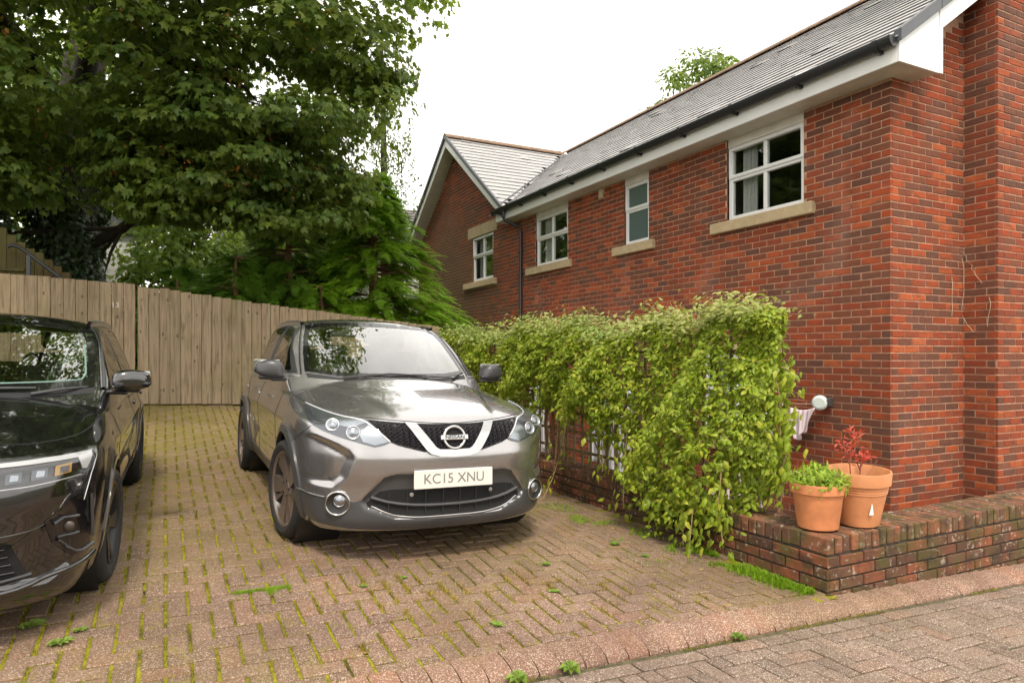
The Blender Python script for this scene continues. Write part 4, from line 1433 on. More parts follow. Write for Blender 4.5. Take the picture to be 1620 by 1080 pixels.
def seat(parent, x, y, z):
    b = MB()
    for (c, s) in (((x, y, z), (.50, .16, .62)), ((x, y-.28, z-.30), (.5, .52, .16))):
        b.cbox(c, s, ch=.05)
    so = auto_smooth(b.build('seat', M_CABIN, parent, world=False, loc=(0, 0, 0)), 60)
    h = MB(); h.cbox((x, y+.03, z+.43), (.27, .10, .20), ch=.04)
    h.tube([(x-.06, y+.02, z+.28), (x-.06, y+.03, z+.36)], .007, 6); h.tube([(x+.06, y+.02, z+.28), (x+.06, y+.03, z+.36)], .007, 6)
    auto_smooth(h.build('headrest', M_CABIN, so, world=False, loc=(0, 0, 0)), 60)
def steering_wheel(parent, x, y, z, tilt=25):
    M = Matrix.Translation((x, y, z)) @ Matrix.Rotation(R(90-tilt), 4, 'X')
    b = MB(); n = 36
    b.lathe([(.180+.016*math.cos(a), .016*math.sin(a)) for a in np.linspace(0, 2*math.pi, 10)[:-1]], n, M, close=True)
    b.lathe([(0, .02), (.055, .018), (.07, 0), (0, -.03)], 20, M)
    for a in (0, math.pi, -math.pi/2):
        b.cbox((0, 0, 0), (.13, .035, .02), M @ Matrix.Rotation(a, 4, 'Z') @ Matrix.Translation((.115, 0, 0)), ch=.005)
    auto_smooth(b.build('steering_wheel', plain('steering wheel leather', (.05, .055, .055), .5), parent, world=False, loc=(0, 0, 0)))

def cpart(name, me, mat, parent):
    return obj(name, me, mat, parent, loc=(0, 0, 0))
FRONT = (0, 1, 0)

# ================================================================ grey crossover
def build_suv():
    car = thing('parked_car', 'gunmetal grey crossover car with chrome grille and bronze tinted wheels', 'car', (1.64, 5.0, .231), (.0288, .0248, .005), 'cars parked on the drive')
    car.scale = (1.015, 1, 1)
    ya, yb = SUV['axles']; zc, ra = .350, .388
    xs = np.linspace(-1.05, 1.05, 101); ys = np.concatenate([np.linspace(-1.1, -.3, 64), np.linspace(-.28, 3.7, 170)]); zs = np.linspace(.05, 1.3, 92)
    V, F = shell(suv_fn, ((-.5, -.25, .45), (.5, 2.9, .75)), (xs, ys, zs))
    T0 = bvh(V, F)
    Vs = arch_snap(V, (ya, yb), zc, ra)
    F2 = carve(Vs, F, lambda C: arch_drop(C, (ya, yb), zc, ra-.002) | ((C[:, 2] > 1.0) & (C[:, 1] > .62) & (C[:, 1] < 3.0) & (np.abs(C[:, 0]) < .66)))
    body = cpart('body', mesh_np('body', Vs, F2, True), M_GREY, car)
    Vc, Fc = shell(suv_cabin, ((-.35, 1.5, 1.1), (.35, 2.4, 1.3)), (np.linspace(-.95, .95, 96), np.linspace(.0, 3.6, 150), np.linspace(.9, 1.75, 56)))
    T1 = bvh(Vc, Fc)
    cb = CarBody([T0, T1])
    mir = lambda L, s: [(p[0]*s, p[1], p[2]) for p in L]
    half = lambda L: [(x, y, z) for (x, y, z) in L] + [(-x, y, z) for (x, y, z) in L[::-1] if abs(x) > 1e-6]
    # glazing outlines
    scr = half([(0, .4, 1.098), (.45, .47, 1.102), (.672, .61, 1.128), (.655, .79, 1.26), (.618, .99, 1.40), (.575, 1.19, 1.500), (.50, 1.14, 1.522), (.2, 1.10, 1.540), (0, 1.1, 1.543)])
    fwin = [(.62, 1.115), (.80, 1.235), (1.05, 1.385), (1.28, 1.470), (1.62, 1.498), (1.62, 1.10)]
    rwin = [(1.68, 1.498), (2.05, 1.495), (2.40, 1.46), (2.72, 1.32), (2.62, 1.19), (2.3, 1.125), (1.68, 1.10)]
    P2 = lambda L: [(p[0], p[2]) for p in L]
    shr = lambda poly, k: [tuple(np.mean(poly, 0)*(1-k) + np.array(p)*k) for p in poly]
    s_in = shr(P2(scr), .965)
    def drop(C):
        front = (C[:, 1] < 1.35) & in_poly(C[:, 0], C[:, 2], s_in) & (C[:, 1] < .29+.2*(np.abs(C[:, 0])/.7)**2.2+(C[:, 2]-1.04)*1.62+.04)
        sd = (np.abs(C[:, 0]) > .45) & (in_poly(C[:, 1], C[:, 2], shr(fwin, .93)) | in_poly(C[:, 1], C[:, 2], shr(rwin, .93)))
        bk = (C[:, 1] > 2.75) & (np.abs(C[:, 0]) < .5) & (C[:, 2] > 1.12) & (C[:, 2] < 1.42)
        return front | sd | bk | (C[:, 2] < .955)
    cab = cpart('roof', mesh_np('roof', Vc, carve(Vc, Fc, drop), True), M_GREY, car)
    ws = cpart('windscreen', cb.patch(scr, FRONT, .004, .04, 1), M_CARGLASS, car)
    inn = half([(0, .4, 1.122), (.45, .47, 1.128), (.640, .61, 1.150), (.622, .79, 1.26), (.587, .99, 1.39), (.545, 1.19, 1.478), (.48, 1.14, 1.496), (.2, 1.10, 1.508), (0, 1.1, 1.510)])
    cpart('screen_border', cb.patch(scr, FRONT, .0055, .03, 1, hole=inn, depth=.002), M_GLOSSBLACK, ws)
    MBm = MB(); MBm.cbox((0, 1.02, 1.40), (.22, .03, .065), ch=.012); MBm.tube([(0, 1.02, 1.43), (0, 1.0, 1.49)], .012, 8)
    MBm.build('rear_view_mirror', M_TRIM, car, world=False, loc=(0, 0, 0))
    for s in (-1, 1):
        D = (-s, 0, 0)
        for (poly, nm) in ((fwin, 'door_window'), (rwin, 'door_window')):
            o = cpart(nm, cb.patch([(s*.7, y, z) for y, z in poly], D, .003, .05, 1), M_SIDEGLASS, car)
            cpart('window_seal', cb.patch([(s*.7, y, z) for y, z in poly], D, .0045, .04, 1, hole=[(s*.7, y, z) for y, z in shr(poly, .90)], depth=.002), M_TRIM, o)
        cpart('window_trim', cb.ribbon([(s*.8, .58, 1.095), (s*.8, 1.2, 1.088), (s*.8, 2.3, 1.11), (s*.8, 2.66, 1.185)], D, .014, .006, 1), M_SATINCHROME, car)
        cpart('roof_rail', cb.ribbon([(s*.6, 1.25, 1.545), (s*.6, 1.8, 1.567), (s*.6, 2.6, 1.542)], (-s*.3, 0, -1), .030, .030, 1, h=.03), M_SATINCHROME, car)
        cpart('screen_pillar_trim', cb.ribbon([(s*.70, .60, 1.11), (s*.685, .80, 1.26), (s*.645, 1.02, 1.41), (s*.60, 1.2, 1.52)], (-s*.35, 1, -.3), .014, .0075, 1), M_GLOSSBLACK, car)
    # bonnet shut line, wing line, bumper seams
    cpart('shut_line', cb.ribbon(half([(0, -.79, .868), (.133, -.785, .870), (.335, -.748, .880), (.535, -.662, .898), (.64, -.56, .907), (.70, -.42, .920)])[::-1][5:]+[], FRONT, .006, .002), M_GAP, car) if False else None
    bl = [(.0, -.80, .872), (.133, -.79, .876), (.335, -.75, .886), (.53, -.66, .900), (.64, -.56, .911), (.70, -.42, .923), (.745, -.26, .936), (.785, -.03, .951), (.80, .25, .968), (.805, .5, .985)]
    for s in (-1, 1):
        cpart('bonnet_shut_line', cb.ribbon(mir(bl[:6], s), (0, .8, -.6), .006, .0018), M_GAP, body)
        cpart('bonnet_shut_line', cb.ribbon(mir(bl[5:], s), (-s*.45, .2, -.85), .006, .0018), M_GAP, body)
        cpart('bumper_seam', cb.ribbon(mir([(.905, -.20, .69), (.86, -.40, .77), (.821, -.50, .836)], s), (-s*.8, .6, 0), .005, .0018), M_GAP, body)
        for L in ([(.55, .98), (.60, .75), (.64, .45), (.66, .30)], [(1.64, 1.08), (1.66, .75), (1.66, .32)], [(2.70, 1.10), (2.55, .95), (2.30, .80), (2.24, .55), (2.16, .36)]):
            cpart('door_seam', cb.ribbon([(s*.9, y, z) for y, z in L], (-s, 0, 0), .006, .0018), M_GAP, body)
        for yh in (1.40, 2.28):
            h = MB(); h.cbox((s*.918, yh, .905), (.022, .20, .028), ch=.008); h.build('door_handle', M_GREY, car, world=False, loc=(0, 0, 0))
    # wheel arch trims and sills
    for s in (-1, 1):
        D = (-s, 0, 0)
        for a in (ya, yb):
            ring = [(s*.9, a+(ra+.045)*math.cos(t), zc+(ra+.045)*math.sin(t)) for t in np.linspace(-.30, math.pi+.30, 40)]
            ring += [(s*.9, a+(ra-.004)*math.cos(t), zc+(ra-.004)*math.sin(t)) for t in np.linspace(math.pi+.30, -.30, 40)]
            cpart('arch_trim', cb.patch(ring, D, .008, .022, 0, depth=.03), M_DGREY, car)
        sill = [(s*.88, .44, .38), (s*.88, .44, .265), (s*.88, 2.2, .265), (s*.88, 2.2, .38), (s*.88, 1.3, .355)]
        cpart('sill_trim', cb.patch(sill, D, .006, .06), M_DGREY, car)
        for a in (ya, yb):
            L = MB(); L.lathe([(.30, -.30), (ra+.004, -.30), (ra+.004, .0)], 40, Matrix.Translation((s*.86, a, zc)) @ Matrix.Rotation(R(90)*s, 4, 'Y'))
            L.lathe([(0, -.28), (.31, -.28)], 24, Matrix.Translation((s*.86, a, zc)) @ Matrix.Rotation(R(90)*s, 4, 'Y'))
            L.build('arch_liner', M_TRIM, car, world=False, loc=(0, 0, 0))
    ub = MB(); ub.box((-.62, -.55, .215), (.62, 3.2, .40)); ub.box((-.80, .42, .235), (.80, 2.2, .40)); ub.build('underbody', M_TRIM, car, world=False, loc=(0, 0, 0))
    fl = MB()
    for s in (-1, 1): fl.box((s*.46-.16, -.50, .135), (s*.46+.16, -.488, .24))
    fl.build('air_deflector', M_TRIM, car, world=False, loc=(0, 0, 0))
    # lower bumper in dark satin trim
    low = half([(0, -.86, .566), (.36, -.855, .566), (.435, -.837, .545), (.50, -.81, .470), (.565, -.775, .396), (.60, -.76, .385), (.66, -.71, .400), (.75, -.64, .405), (.83, -.50, .412), (.885, -.41, .418), (.89, -.40, .30), (.80, -.52, .235), (.6, -.72, .215), (.3, -.80, .205), (0, -.82, .202)])
    lb = cpart('lower_bumper', cb.patch(low, FRONT, .004, .022), M_DGREY, car)
    itk = half([(0, -.83, .462), (.386, -.82, .462), (.455, -.815, .450), (.525, -.79, .380), (.52, -.79, .352), (.43, -.795, .322), (.36, -.805, .292), (0, -.835, .276)])
    io = cpart('lower_intake', cb.patch(itk, FRONT, .0075, .03, depth=.004), M_GAP, car)
    cpart('intake_blade', cb.ribbon(half([(0, -.83, .352), (.20, -.82, .356), (.38, -.81, .376), (.50, -.79, .415)])[3::-1]+[(-.20, -.82, .356), (-.38, -.81, .376), (-.50, -.79, .415)], FRONT, .020, .024, sp=.02, h=.018), M_DGREY, io)
    cpart('intake_edge', cb.ribbon([(.50, -.79, .352), (.43, -.795, .318), (.36, -.805, .290), (.2, -.82, .277), (0, -.835, .274), (-.2, -.82, .277), (-.36, -.805, .290), (-.43, -.795, .318), (-.50, -.79, .352)], FRONT, .010, .014, h=.010), M_SATINCHROME, io)
    ib = MB()
    for x in np.arange(-.40, .41, .115): ib.box((x-.004, -.86+abs(x)**2*.25, .30), (x+.004, -.83+abs(x)**2*.25, .45))
    ib.build('intake_ribs', M_TRIM, io, world=False, loc=(0, 0, 0))
    for s in (-1, 1):
        sb = MB(); sb.lathe([(0, .006), (.012, .005), (.014, 0)], 14, Matrix.Translation((s*.27, -.868, .432)) @ Matrix.Rotation(R(90), 4, 'X')); sb.build('parking_sensor', M_SATINCHROME, io, world=False, loc=(0, 0, 0))
        h, nn = cb.project((s*.722, .520), *[axes_of(FRONT)[i] for i in (0, 1, 2)], T0) if False else (T0.ray_cast(Vector((s*.722, -2, .520)), Vector((0, 1, 0)))[:2])
        q = nn.to_track_quat('Z', 'Y').to_matrix().to_4x4()
        sb = MB(); sb.lathe([(0, .005), (.011, .004), (.015, -.004)], 16, Matrix.Translation(h) @ q); auto_smooth(sb.build('parking_sensor', M_DGREY, car, world=False, loc=(0, 0, 0)))
        cpart('chrome_strip', cb.ribbon(mir([(.880, -.41, .420), (.82, -.52, .412), (.752, -.64, .404)], s), (-s*.5, .85, 0), .009, .009, h=.006), M_CHROME, car)
        # fog lamp: chrome ring, dark bowl, lamp
        h, nn = T0.ray_cast(Vector((s*.685, -2, .374)), Vector((0, 1, 0)))[:2]
        nf = (nn*.55 + Vector((s*.22, -.95, 0))).normalized()
        q = Matrix.Translation(h + nf*.013) @ nf.to_track_quat('Z', 'Y').to_matrix().to_4x4()
        rg = MB(); rg.lathe([(.072+.0075*math.cos(a), .004+.0075*math.sin(a)) for a in np.linspace(0, 2*math.pi, 13)[:-1]], 40, q, close=True)
        ro = rg.build('fog_lamp', M_CHROME, car, smooth=True, world=False, loc=(0, 0, 0))
        bw = MB(); bw.lathe([(.071, .004), (.055, -.004), (0, -.006)], 36, q); bw.build('bowl', M_TRIM, ro, smooth=True, world=False, loc=(0, 0, 0))
        lm = MB(); lm.lathe([(.036, .0), (.033, .010), (.020, .016), (0, .018)], 28, q @ Matrix.Translation((-s*.012, .016, 0))); lm.build('bulb_lens', M_REFLECTOR, ro, smooth=True, world=False, loc=(0, 0, 0))
        rg = MB(); rg.lathe([(.034+.004*math.cos(a), .008+.004*math.sin(a)) for a in np.linspace(0, 2*math.pi, 9)[:-1]], 28, q @ Matrix.Translation((-s*.012, .016, 0)), close=True); rg.build('bezel', M_CHROME, ro, smooth=True, world=False, loc=(0, 0, 0))
    # grille: dark field, honeycomb mesh, chrome V, badge
    gr = half([(0, -.79, .864), (.133, -.785, .865), (.335, -.748, .874), (.530, -.672, .888), (.462, -.76, .826), (.400, -.826, .768), (.355, -.838, .748), (.19, -.872, .705), (0, -.886, .682)])
    gro = cpart('grille', cb.patch(gr, FRONT, .002, .03), M_GAP, car)
    g2 = [(p[0], p[2]) for p in gr]
    d, e1, e2 = axes_of(FRONT)
    hexm = MB(); hw, hh = .034, .0165
    rr_ = 0; z = .68
    while z < .90:
        x = -.56 + (hw*.75 if rr_ % 2 else 0)
        while x < .56:
            dd_ = poly_dist(np.array([x]), np.array([z]), g2)[0]
            if dd_ > .004 and abs(abs(x) - np.interp(z, [.70, .87], [.14, .27])) > .02:
                V6 = []
                for k in range(6):
                    a = math.pi*k/3
                    for sc in (1.0, .74):
                        px, pz = x + hw*.52*math.cos(a)*sc, z + hh*.62*math.sin(a)*sc
                        hp = T0.ray_cast(Vector((px, -2, pz)), Vector((0, 1, 0)))
                        y_ = hp[0].y if hp[0] else -.8
                        V6.append((px, y_ - (.0125 if sc == 1 else .006), pz))
                hexm.add(V6, [(2*k, 2*((k+1) % 6), 2*((k+1) % 6)+1, 2*k+1) for k in range(6)])
            x += hw*1.5*.7
        z += hh*.62; rr_ += 1
    hexm.build('grille_mesh', plain('grille plastic', (.035, .032, .040), .3, coat=.3), gro, world=False, loc=(0, 0, 0))
    edge = [(.535, -.665, .889), (.462, -.76, .824), (.398, -.826, .762), (.355, -.838, .743), (.19, -.872, .700)]
    for s in (-1, 1): cpart('grille_edge', cb.ribbon(mir(edge, s), FRONT, .008, .006, soft=0), M_GLOSSBLACK, gro)
    vout = [(.306, -.777, .867), (.185, -.87, .705), (.160, -.878, .684), (.10, -.884, .668), (0, -.887, .664)]
    vin = [(.236, -.79, .863), (.122, -.872, .722), (.100, -.876, .710), (0, -.878, .707)]
    vch = [(p[0], p[1], p[2]) for p in vout] + [(-p[0], p[1], p[2]) for p in vout[::-1][1:]] + [(-p[0], p[1], p[2]) for p in vin] + [(p[0], p[1], p[2]) for p in vin[::-1][1:]]
    vo = cpart('chrome_grille_bar', cb.patch(vch, FRONT, .022, .014, depth=.024), M_CHROME, car)
    bq = Matrix.Translation((0, -.872, .785)) @ Matrix.Rotation(R(90-14), 4, 'X')
    rg = MB(); prf = [(.070+.010*math.cos(a), .007+.007*math.sin(a)) for a in np.linspace(0, 2*math.pi, 13)[:-1]]
    rg.lathe(prf, 48, bq, close=True)
    bo = rg.build('badge', M_CHROME, car, smooth=True, world=False, loc=(0, 0, 0))
    bb_ = MB(); bb_.cbox((0, 0, .010), (.188, .034, .016), bq, ch=.005); bb_.build('badge_bar', M_CHROME, bo, world=False, loc=(0, 0, 0))
    bf = MB(); bf.lathe([(0, -.004), (.066, -.004)], 36, bq); bf.build('badge_field', M_GAP, bo, world=False, loc=(0, 0, 0))
    tm = text_mesh('NISSAN', .030, .0015, sx=1.32); tm.transform(bq @ Matrix.Translation((0, 0, .0195)))
    cpart('lettering', tm, M_GAP, bo)
    # number plate
    pq = Matrix.Translation((0, -.898, .528)) @ Matrix.Rotation(R(90-4), 4, 'X')
    pb = MB(); pb.cbox((0, 0, 0), (.535, .118, .010), pq, ch=.004); po = pb.build('number_plate', M_PLATE, car, world=False, loc=(0, 0, 0))
    pm = MB(); pm.cbox((0, 0, -.02), (.46, .09, .03), pq); pm.build('plate_holder', M_TRIM, po, world=False, loc=(0, 0, 0))
    tm = text_mesh('KC15 XNU', .088, .0008, sx=.98); tm.transform(pq @ Matrix.Translation((0, 0, .0062)))
    cpart('lettering', tm, M_PLATETXT, po)
    # headlamps
    hl = [(.785, -.03, .943), (.745, -.26, .928), (.70, -.42, .915), (.64, -.56, .901), (.545, -.66, .889), (.512, -.715, .869), (.455, -.787, .815), (.398, -.828, .760), (.44, -.825, .742), (.495, -.81, .729), (.56, -.78, .746), (.673, -.705, .778), (.757, -.616, .808), (.806, -.53, .834), (.826, -.45, .860), (.815, -.25, .908)]
    for s in (-1, 1):
        D = Vector((-s*.45, .85, -.12))
        H = cpart('headlight', cb.patch(mir(hl, s), D, .003, .016, depth=.004), M_LAMPDARK, car)
        # silver upper field and light guide along the lower edge
        sil = [(.765, -.10, .936), (.70, -.42, .909), (.64, -.56, .894), (.545, -.66, .881), (.52, -.70, .868), (.60, -.68, .835), (.70, -.585, .850), (.78, -.44, .875)]
        cpart('reflector', cb.patch(mir(sil, s), D, .006, .02, depth=.003), M_REFLECTOR, H)
        inn_ = [(.512, -.72, .856), (.457, -.787, .806), (.415, -.822, .762), (.495, -.81, .741), (.56, -.778, .760), (.575, -.75, .80)]
        cpart('reflector', cb.patch(mir(inn_, s), D, .006, .02, depth=.003), M_REFLECTOR, H)
        cpart('light_guide', cb.ribbon(mir([(.775, -.06, .938), (.74, -.26, .923), (.70, -.42, .910), (.64, -.56, .896), (.548, -.66, .884), (.515, -.71, .868), (.457, -.787, .812), (.405, -.826, .762)], s), D, .010, .009), M_LAMPWHITE, H)
        for (px, pz, rad) in ((.715, .850, .038), (.612, .812, .040)):
            hp = T0.ray_cast(Vector((s*px, -2, pz)), Vector((0, 1, 0)))
            nn = (hp[1] + Vector((0, -1.0, .1))).normalized()
            q = Matrix.Translation(hp[0] + nn*.011) @ nn.to_track_quat('Z', 'Y').to_matrix().to_4x4()
            rg = MB(); rg.lathe([(rad+.0038*math.cos(a), .004+.0038*math.sin(a)) for a in np.linspace(0, 2*math.pi, 11)[:-1]], 30, q, close=True)
            po_ = rg.build('projector', M_SATINCHROME, H, smooth=True, world=False, loc=(0, 0, 0))
            bw = MB(); bw.lathe([(rad, .004), (rad*.80, -.002), (rad*.62, .001), (rad*.55, .004), (0, .007)], 28, q)
            bw.build('projector', M_REFLECTOR, H, smooth=True, world=False, loc=(0, 0, 0))
        cpart('lens', cb.patch(mir(hl, s), D, .020, .022, depth=.019), M_LENS, H)
        # door mirror
        def shear(x, y, z): return (x*(1-.18*z), y*(1 - .35*x) + .25*x*x, z*(1-.18*max(x, 0)) + .08*x)
        mo = blob_part('door_mirror', s, (.930, .575, 1.150), (.100, .072, .070), M_DGREY, car, 3.0, 18, shear)
        mb2 = MB(); mb2.cbox((s*.87, .57, 1.070), (.12, .07, .03), ch=.01); mb2.cbox((s*.93, .59, 1.082), (.17, .10, .030), ch=.012); mb2.build('mirror_base', M_TRIM, mo, world=False, loc=(0, 0, 0))
        mg = MB(); mg.cbox((s*.95, .657, 1.155), (.19, .008, .12), ch=.003); mg.build('mirror_glass', M_MIRROR, mo, world=False, loc=(0, 0, 0))
    # wipers and scuttle
    sc = half([(0, .30, 1.07), (.45, .37, 1.075), (.66, .52, 1.085), (.67, .60, 1.118), (.45, .47, 1.094), (0, .4, 1.090)])
    cpart('scuttle', cb.patch(sc, FRONT, .002, .03, 1), M_TRIM, car)
    for (a, b, c) in (((-.42, .395, 1.095), (-.05, .385, 1.128), (.26, .40, 1.118)), ((.50, .43, 1.09), (.58, .50, 1.12), (.64, .56, 1.14)), ((.10, .36, 1.085), (.30, .39, 1.108), (.50, .44, 1.10))):
        w = MB(); w.tube([a, b, c], [.010, .008, .005], 7); w.build('wiper', M_TRIM, car, world=False, loc=(0, 0, 0))
    # cabin
    tub = MB(); tub.box((-.70, .50, .55), (.70, 3.05, .62))
    tub.box((-.74, .55, .62), (-.70, 3.0, 1.06)); tub.box((.70, .55, .62), (.74, 3.0, 1.06)); tub.build('cabin_tub', M_CABIN, car, world=False, loc=(0, 0, 0))
    hd = MB(); hd.add([(-.52, 1.2, 1.495), (.52, 1.2, 1.495), (.52, 2.75, 1.49), (-.52, 2.75, 1.49)], [(0, 1, 2, 3)]); hd.build('headlining', plain('headlining', (.16, .155, .15), .9), car, world=False, loc=(0, 0, 0))
    ds = MB(); ds.add([(-.68, .50, 1.05), (.68, .50, 1.05), (.68, .95, 1.00), (-.68, .95, 1.00), (-.68, 1.02, .62), (.68, 1.02, .62)], [(0, 1, 2, 3), (3, 2, 5, 4)])
    ds.cbox((-.37, .93, 1.01), (.36, .16, .08), ch=.03); ds.build('dashboard', M_DASH, car, world=False, loc=(0, 0, 0))
    steering_wheel(car, -.37, 1.06, 1.00)
    for s in (-1, 1): seat(car, s*.37, 1.75, .98)
    rs = MB(); rs.cbox((0, 2.55, .90), (1.25, .16, .60), ch=.05); ro_ = rs.build('rear_seat', M_CABIN, car, world=False, loc=(0, 0, 0))
    hr = MB()
    for x in (-.40, 0, .40): hr.cbox((x, 2.56, 1.26), (.24, .09, .14), ch=.03)
    hr.build('headrests', M_CABIN, ro_, world=False, loc=(0, 0, 0))
    for s in (-1, 1):
        make_wheel(car, s*.800, ya, .342, .250, .225, s, R(8), M_RIM, 'five')
        make_wheel(car, s*.805, yb, .342, .250, .225, s, 0, M_RIM, 'five')
    return car
suv = build_suv()

# ================================================================ black estate, half out of frame on the left
def build_estate():
    car = thing('parked_car', 'glossy black estate car with slim headlights cut off by the left edge', 'car', (-1.20, 4.53, .272), (.036, .03, -.02), 'cars parked on the drive')
    ya, yb = EST['axles']; zc, ra = .328, .362
    V, F = shell(est_fn, ((-.5, -.3, .40), (.5, 3.0, .68)), (np.linspace(-1.08, 1.08, 101), np.concatenate([np.linspace(-1.15, -.3, 64), np.linspace(-.28, 3.9, 170)]), np.linspace(.03, 1.2, 88)))
    T0 = bvh(V, F)
    Vs = arch_snap(V, (ya, yb), zc, ra)
    F2 = carve(Vs, F, lambda C: arch_drop(C, (ya, yb), zc, ra-.002) | ((C[:, 2] > .92) & (C[:, 1] > .80) & (C[:, 1] < 3.2) & (np.abs(C[:, 0]) < .68)))
    body = cpart('body', mesh_np('body', Vs, F2, True), M_BLACK, car)
    Vc, Fc = shell(est_cabin, ((-.35, 1.7, 1.03), (.35, 2.7, 1.2)), (np.linspace(-.95, .95, 96), np.linspace(.1, 3.8, 150), np.linspace(.83, 1.65, 56)))
    T1 = bvh(Vc, Fc); cb = CarBody([T0, T1])
    mir = lambda L, s: [(p[0]*s, p[1], p[2]) for p in L]
    half = lambda L: list(L) + [(-x, y, z) for (x, y, z) in L[::-1] if abs(x) > 1e-6]
    scr = half([(0, .44, 1.012), (.45, .53, 1.018), (.735, .78, 1.035), (.715, 1.0, 1.18), (.675, 1.25, 1.32), (.635, 1.5, 1.425), (.52, 1.4, 1.458), (.2, 1.35, 1.474), (0, 1.3, 1.477)])
    inn = half([(0, .44, 1.055), (.45, .53, 1.062), (.690, .78, 1.080), (.672, 1.0, 1.19), (.635, 1.25, 1.31), (.598, 1.5, 1.385), (.50, 1.4, 1.408), (.2, 1.35, 1.424), (0, 1.3, 1.427)])
    fwin = [(.80, 1.02), (1.05, 1.16), (1.32, 1.30), (1.58, 1.385), (1.86, 1.41), (1.86, 1.02)]
    rwin = [(1.92, 1.412), (2.4, 1.41), (2.78, 1.385), (2.86, 1.06), (1.92, 1.02)]
    qwin = [(2.93, 1.375), (3.25, 1.33), (3.32, 1.12), (3.0, 1.08)]
    shr = lambda poly, k: [tuple(np.mean(poly, 0)*(1-k) + np.array(p)*k) for p in poly]
    s_in = shr([(p[0], p[2]) for p in scr], .965)
    def drop(C):
        front = (C[:, 1] < 1.6) & in_poly(C[:, 0], C[:, 2], s_in) & (C[:, 1] < .40+.22*(np.abs(C[:, 0])/.7)**2.2+(C[:, 2]-.97)*1.85+.05)
        sd = (np.abs(C[:, 0]) > .45) & (in_poly(C[:, 1], C[:, 2], shr(fwin, .93)) | in_poly(C[:, 1], C[:, 2], shr(rwin, .93)) | in_poly(C[:, 1], C[:, 2], shr(qwin, .88)))
        bk = (C[:, 1] > 3.2) & (np.abs(C[:, 0]) < .55) & (C[:, 2] > 1.05) & (C[:, 2] < 1.33)
        return front | sd | bk | (C[:, 2] < .885)
    cpart('roof', mesh_np('roof', Vc, carve(Vc, Fc, drop), True), M_BLACK, car)
    ws = cpart('windscreen', cb.patch(scr, FRONT, .004, .04, 1), M_CARGLASS, car)
    cpart('screen_border', cb.patch(scr, FRONT, .0055, .03, 1, hole=inn, depth=.002), M_GLOSSBLACK, ws)
    cpart('screen_tint_edge', cb.ribbon([(-.60, .72, 1.074), (-.3, .6, 1.066), (0, .44, 1.060), (.3, .6, 1.066), (.60, .72, 1.074), (.680, .8, 1.085), (.660, 1.0, 1.19), (.628, 1.25, 1.30)], FRONT, .012, .007, 1), plain('green glass edge', (.12, .20, .17), .2), ws)
    for s in (-1, 1):
        D = (-s, 0, 0)
        for poly in (fwin, rwin, qwin):
            o = cpart('door_window', cb.patch([(s*.7, y, z) for y, z in poly], D, .003, .05, 1), M_SIDEGLASS, car)
            cpart('window_seal', cb.patch([(s*.7, y, z) for y, z in poly], D, .0045, .04, 1, hole=[(s*.7, y, z) for y, z in shr(poly, .92)], depth=.002), M_GLOSSBLACK, o)
        cpart('pillar_trim', cb.ribbon([(s*.78, .80, 1.02), (s*.755, 1.02, 1.19), (s*.715, 1.28, 1.33), (s*.665, 1.52, 1.435)], (-s*.45, 1, -.3), .030, .012, 1, h=.012), M_DGREY, car)
        cpart('pillar_strip', cb.ribbon([(s*.768, .78, 1.02), (s*.742, 1.02, 1.19), (s*.703, 1.28, 1.33), (s*.652, 1.52, 1.435)], (-s*.45, 1, -.3), .008, .015, 1, h=.008), M_CHROME, car)
        cpart('window_trim', cb.ribbon([(s*.8, .80, 1.00), (s*.8, 1.6, .995), (s*.8, 2.8, 1.035), (s*.8, 3.3, 1.09)], D, .016, .008, 1), M_CHROME, car)
        cpart('roof_rail', cb.ribbon([(s*.62, 1.55, 1.46), (s*.63, 2.0, 1.485), (s*.63, 3.0, 1.465), (s*.60, 3.3, 1.43)], (-s*.4, 0, -1), .032, .042, 1, h=.04), M_SATINCHROME, car)
    # seams
    bl = [(0, -.66, .882), (.25, -.645, .880), (.489, -.599, .872), (.594, -.541, .864), (.697, -.411, .862), (.766, -.247, .864), (.797, -.049, .873), (.824, .253, .890), (.83, .55, .905)]
    for s in (-1, 1):
        cpart('bonnet_shut_line', cb.ribbon(mir(bl[:5], s), (0, .6, -.8), .006, .0018), M_GAP, body)
        cpart('bonnet_shut_line', cb.ribbon(mir(bl[4:], s), (-s*.5, .2, -.8), .006, .0018), M_GAP, body)
        for L in ([(.62, .93), (.64, .65), (.60, .30)], [(1.88, .98), (1.90, .65), (1.88, .28)], [(2.88, 1.0), (2.62, .80), (2.40, .58), (2.30, .35)]):
            cpart('door_seam', cb.ribbon([(s*.92, y, z) for y, z in L], (-s, 0, 0), .006, .0018), M_GAP, body)
        for yh in (1.62, 2.55):
            h = MB(); h.cbox((s*.925, yh, .86), (.022, .20, .028), ch=.008); h.build('door_handle', M_BLACK, car, world=False, loc=(0, 0, 0))
        D = (-s, 0, 0)
        for a in (ya, yb):
            ring = [(s*.9, a+(ra+.022)*math.cos(t), zc+(ra+.022)*math.sin(t)) for t in np.linspace(-.30, math.pi+.30, 36)] + [(s*.9, a+(ra-.004)*math.cos(t), zc+(ra-.004)*math.sin(t)) for t in np.linspace(math.pi+.30, -.30, 36)]
            cpart('arch_trim', cb.patch(ring, D, .006, .018, 0, depth=.03), M_BLACK, car)
            L = MB(); Ml = Matrix.Translation((s*.88, a, zc)) @ Matrix.Rotation(R(90)*s, 4, 'Y')
            L.lathe([(.28, -.30), (ra+.004, -.30), (ra+.004, .0)], 40, Ml); L.lathe([(0, -.28), (.31, -.28)], 24, Ml); L.build('arch_liner', M_TRIM, car, world=False, loc=(0, 0, 0))
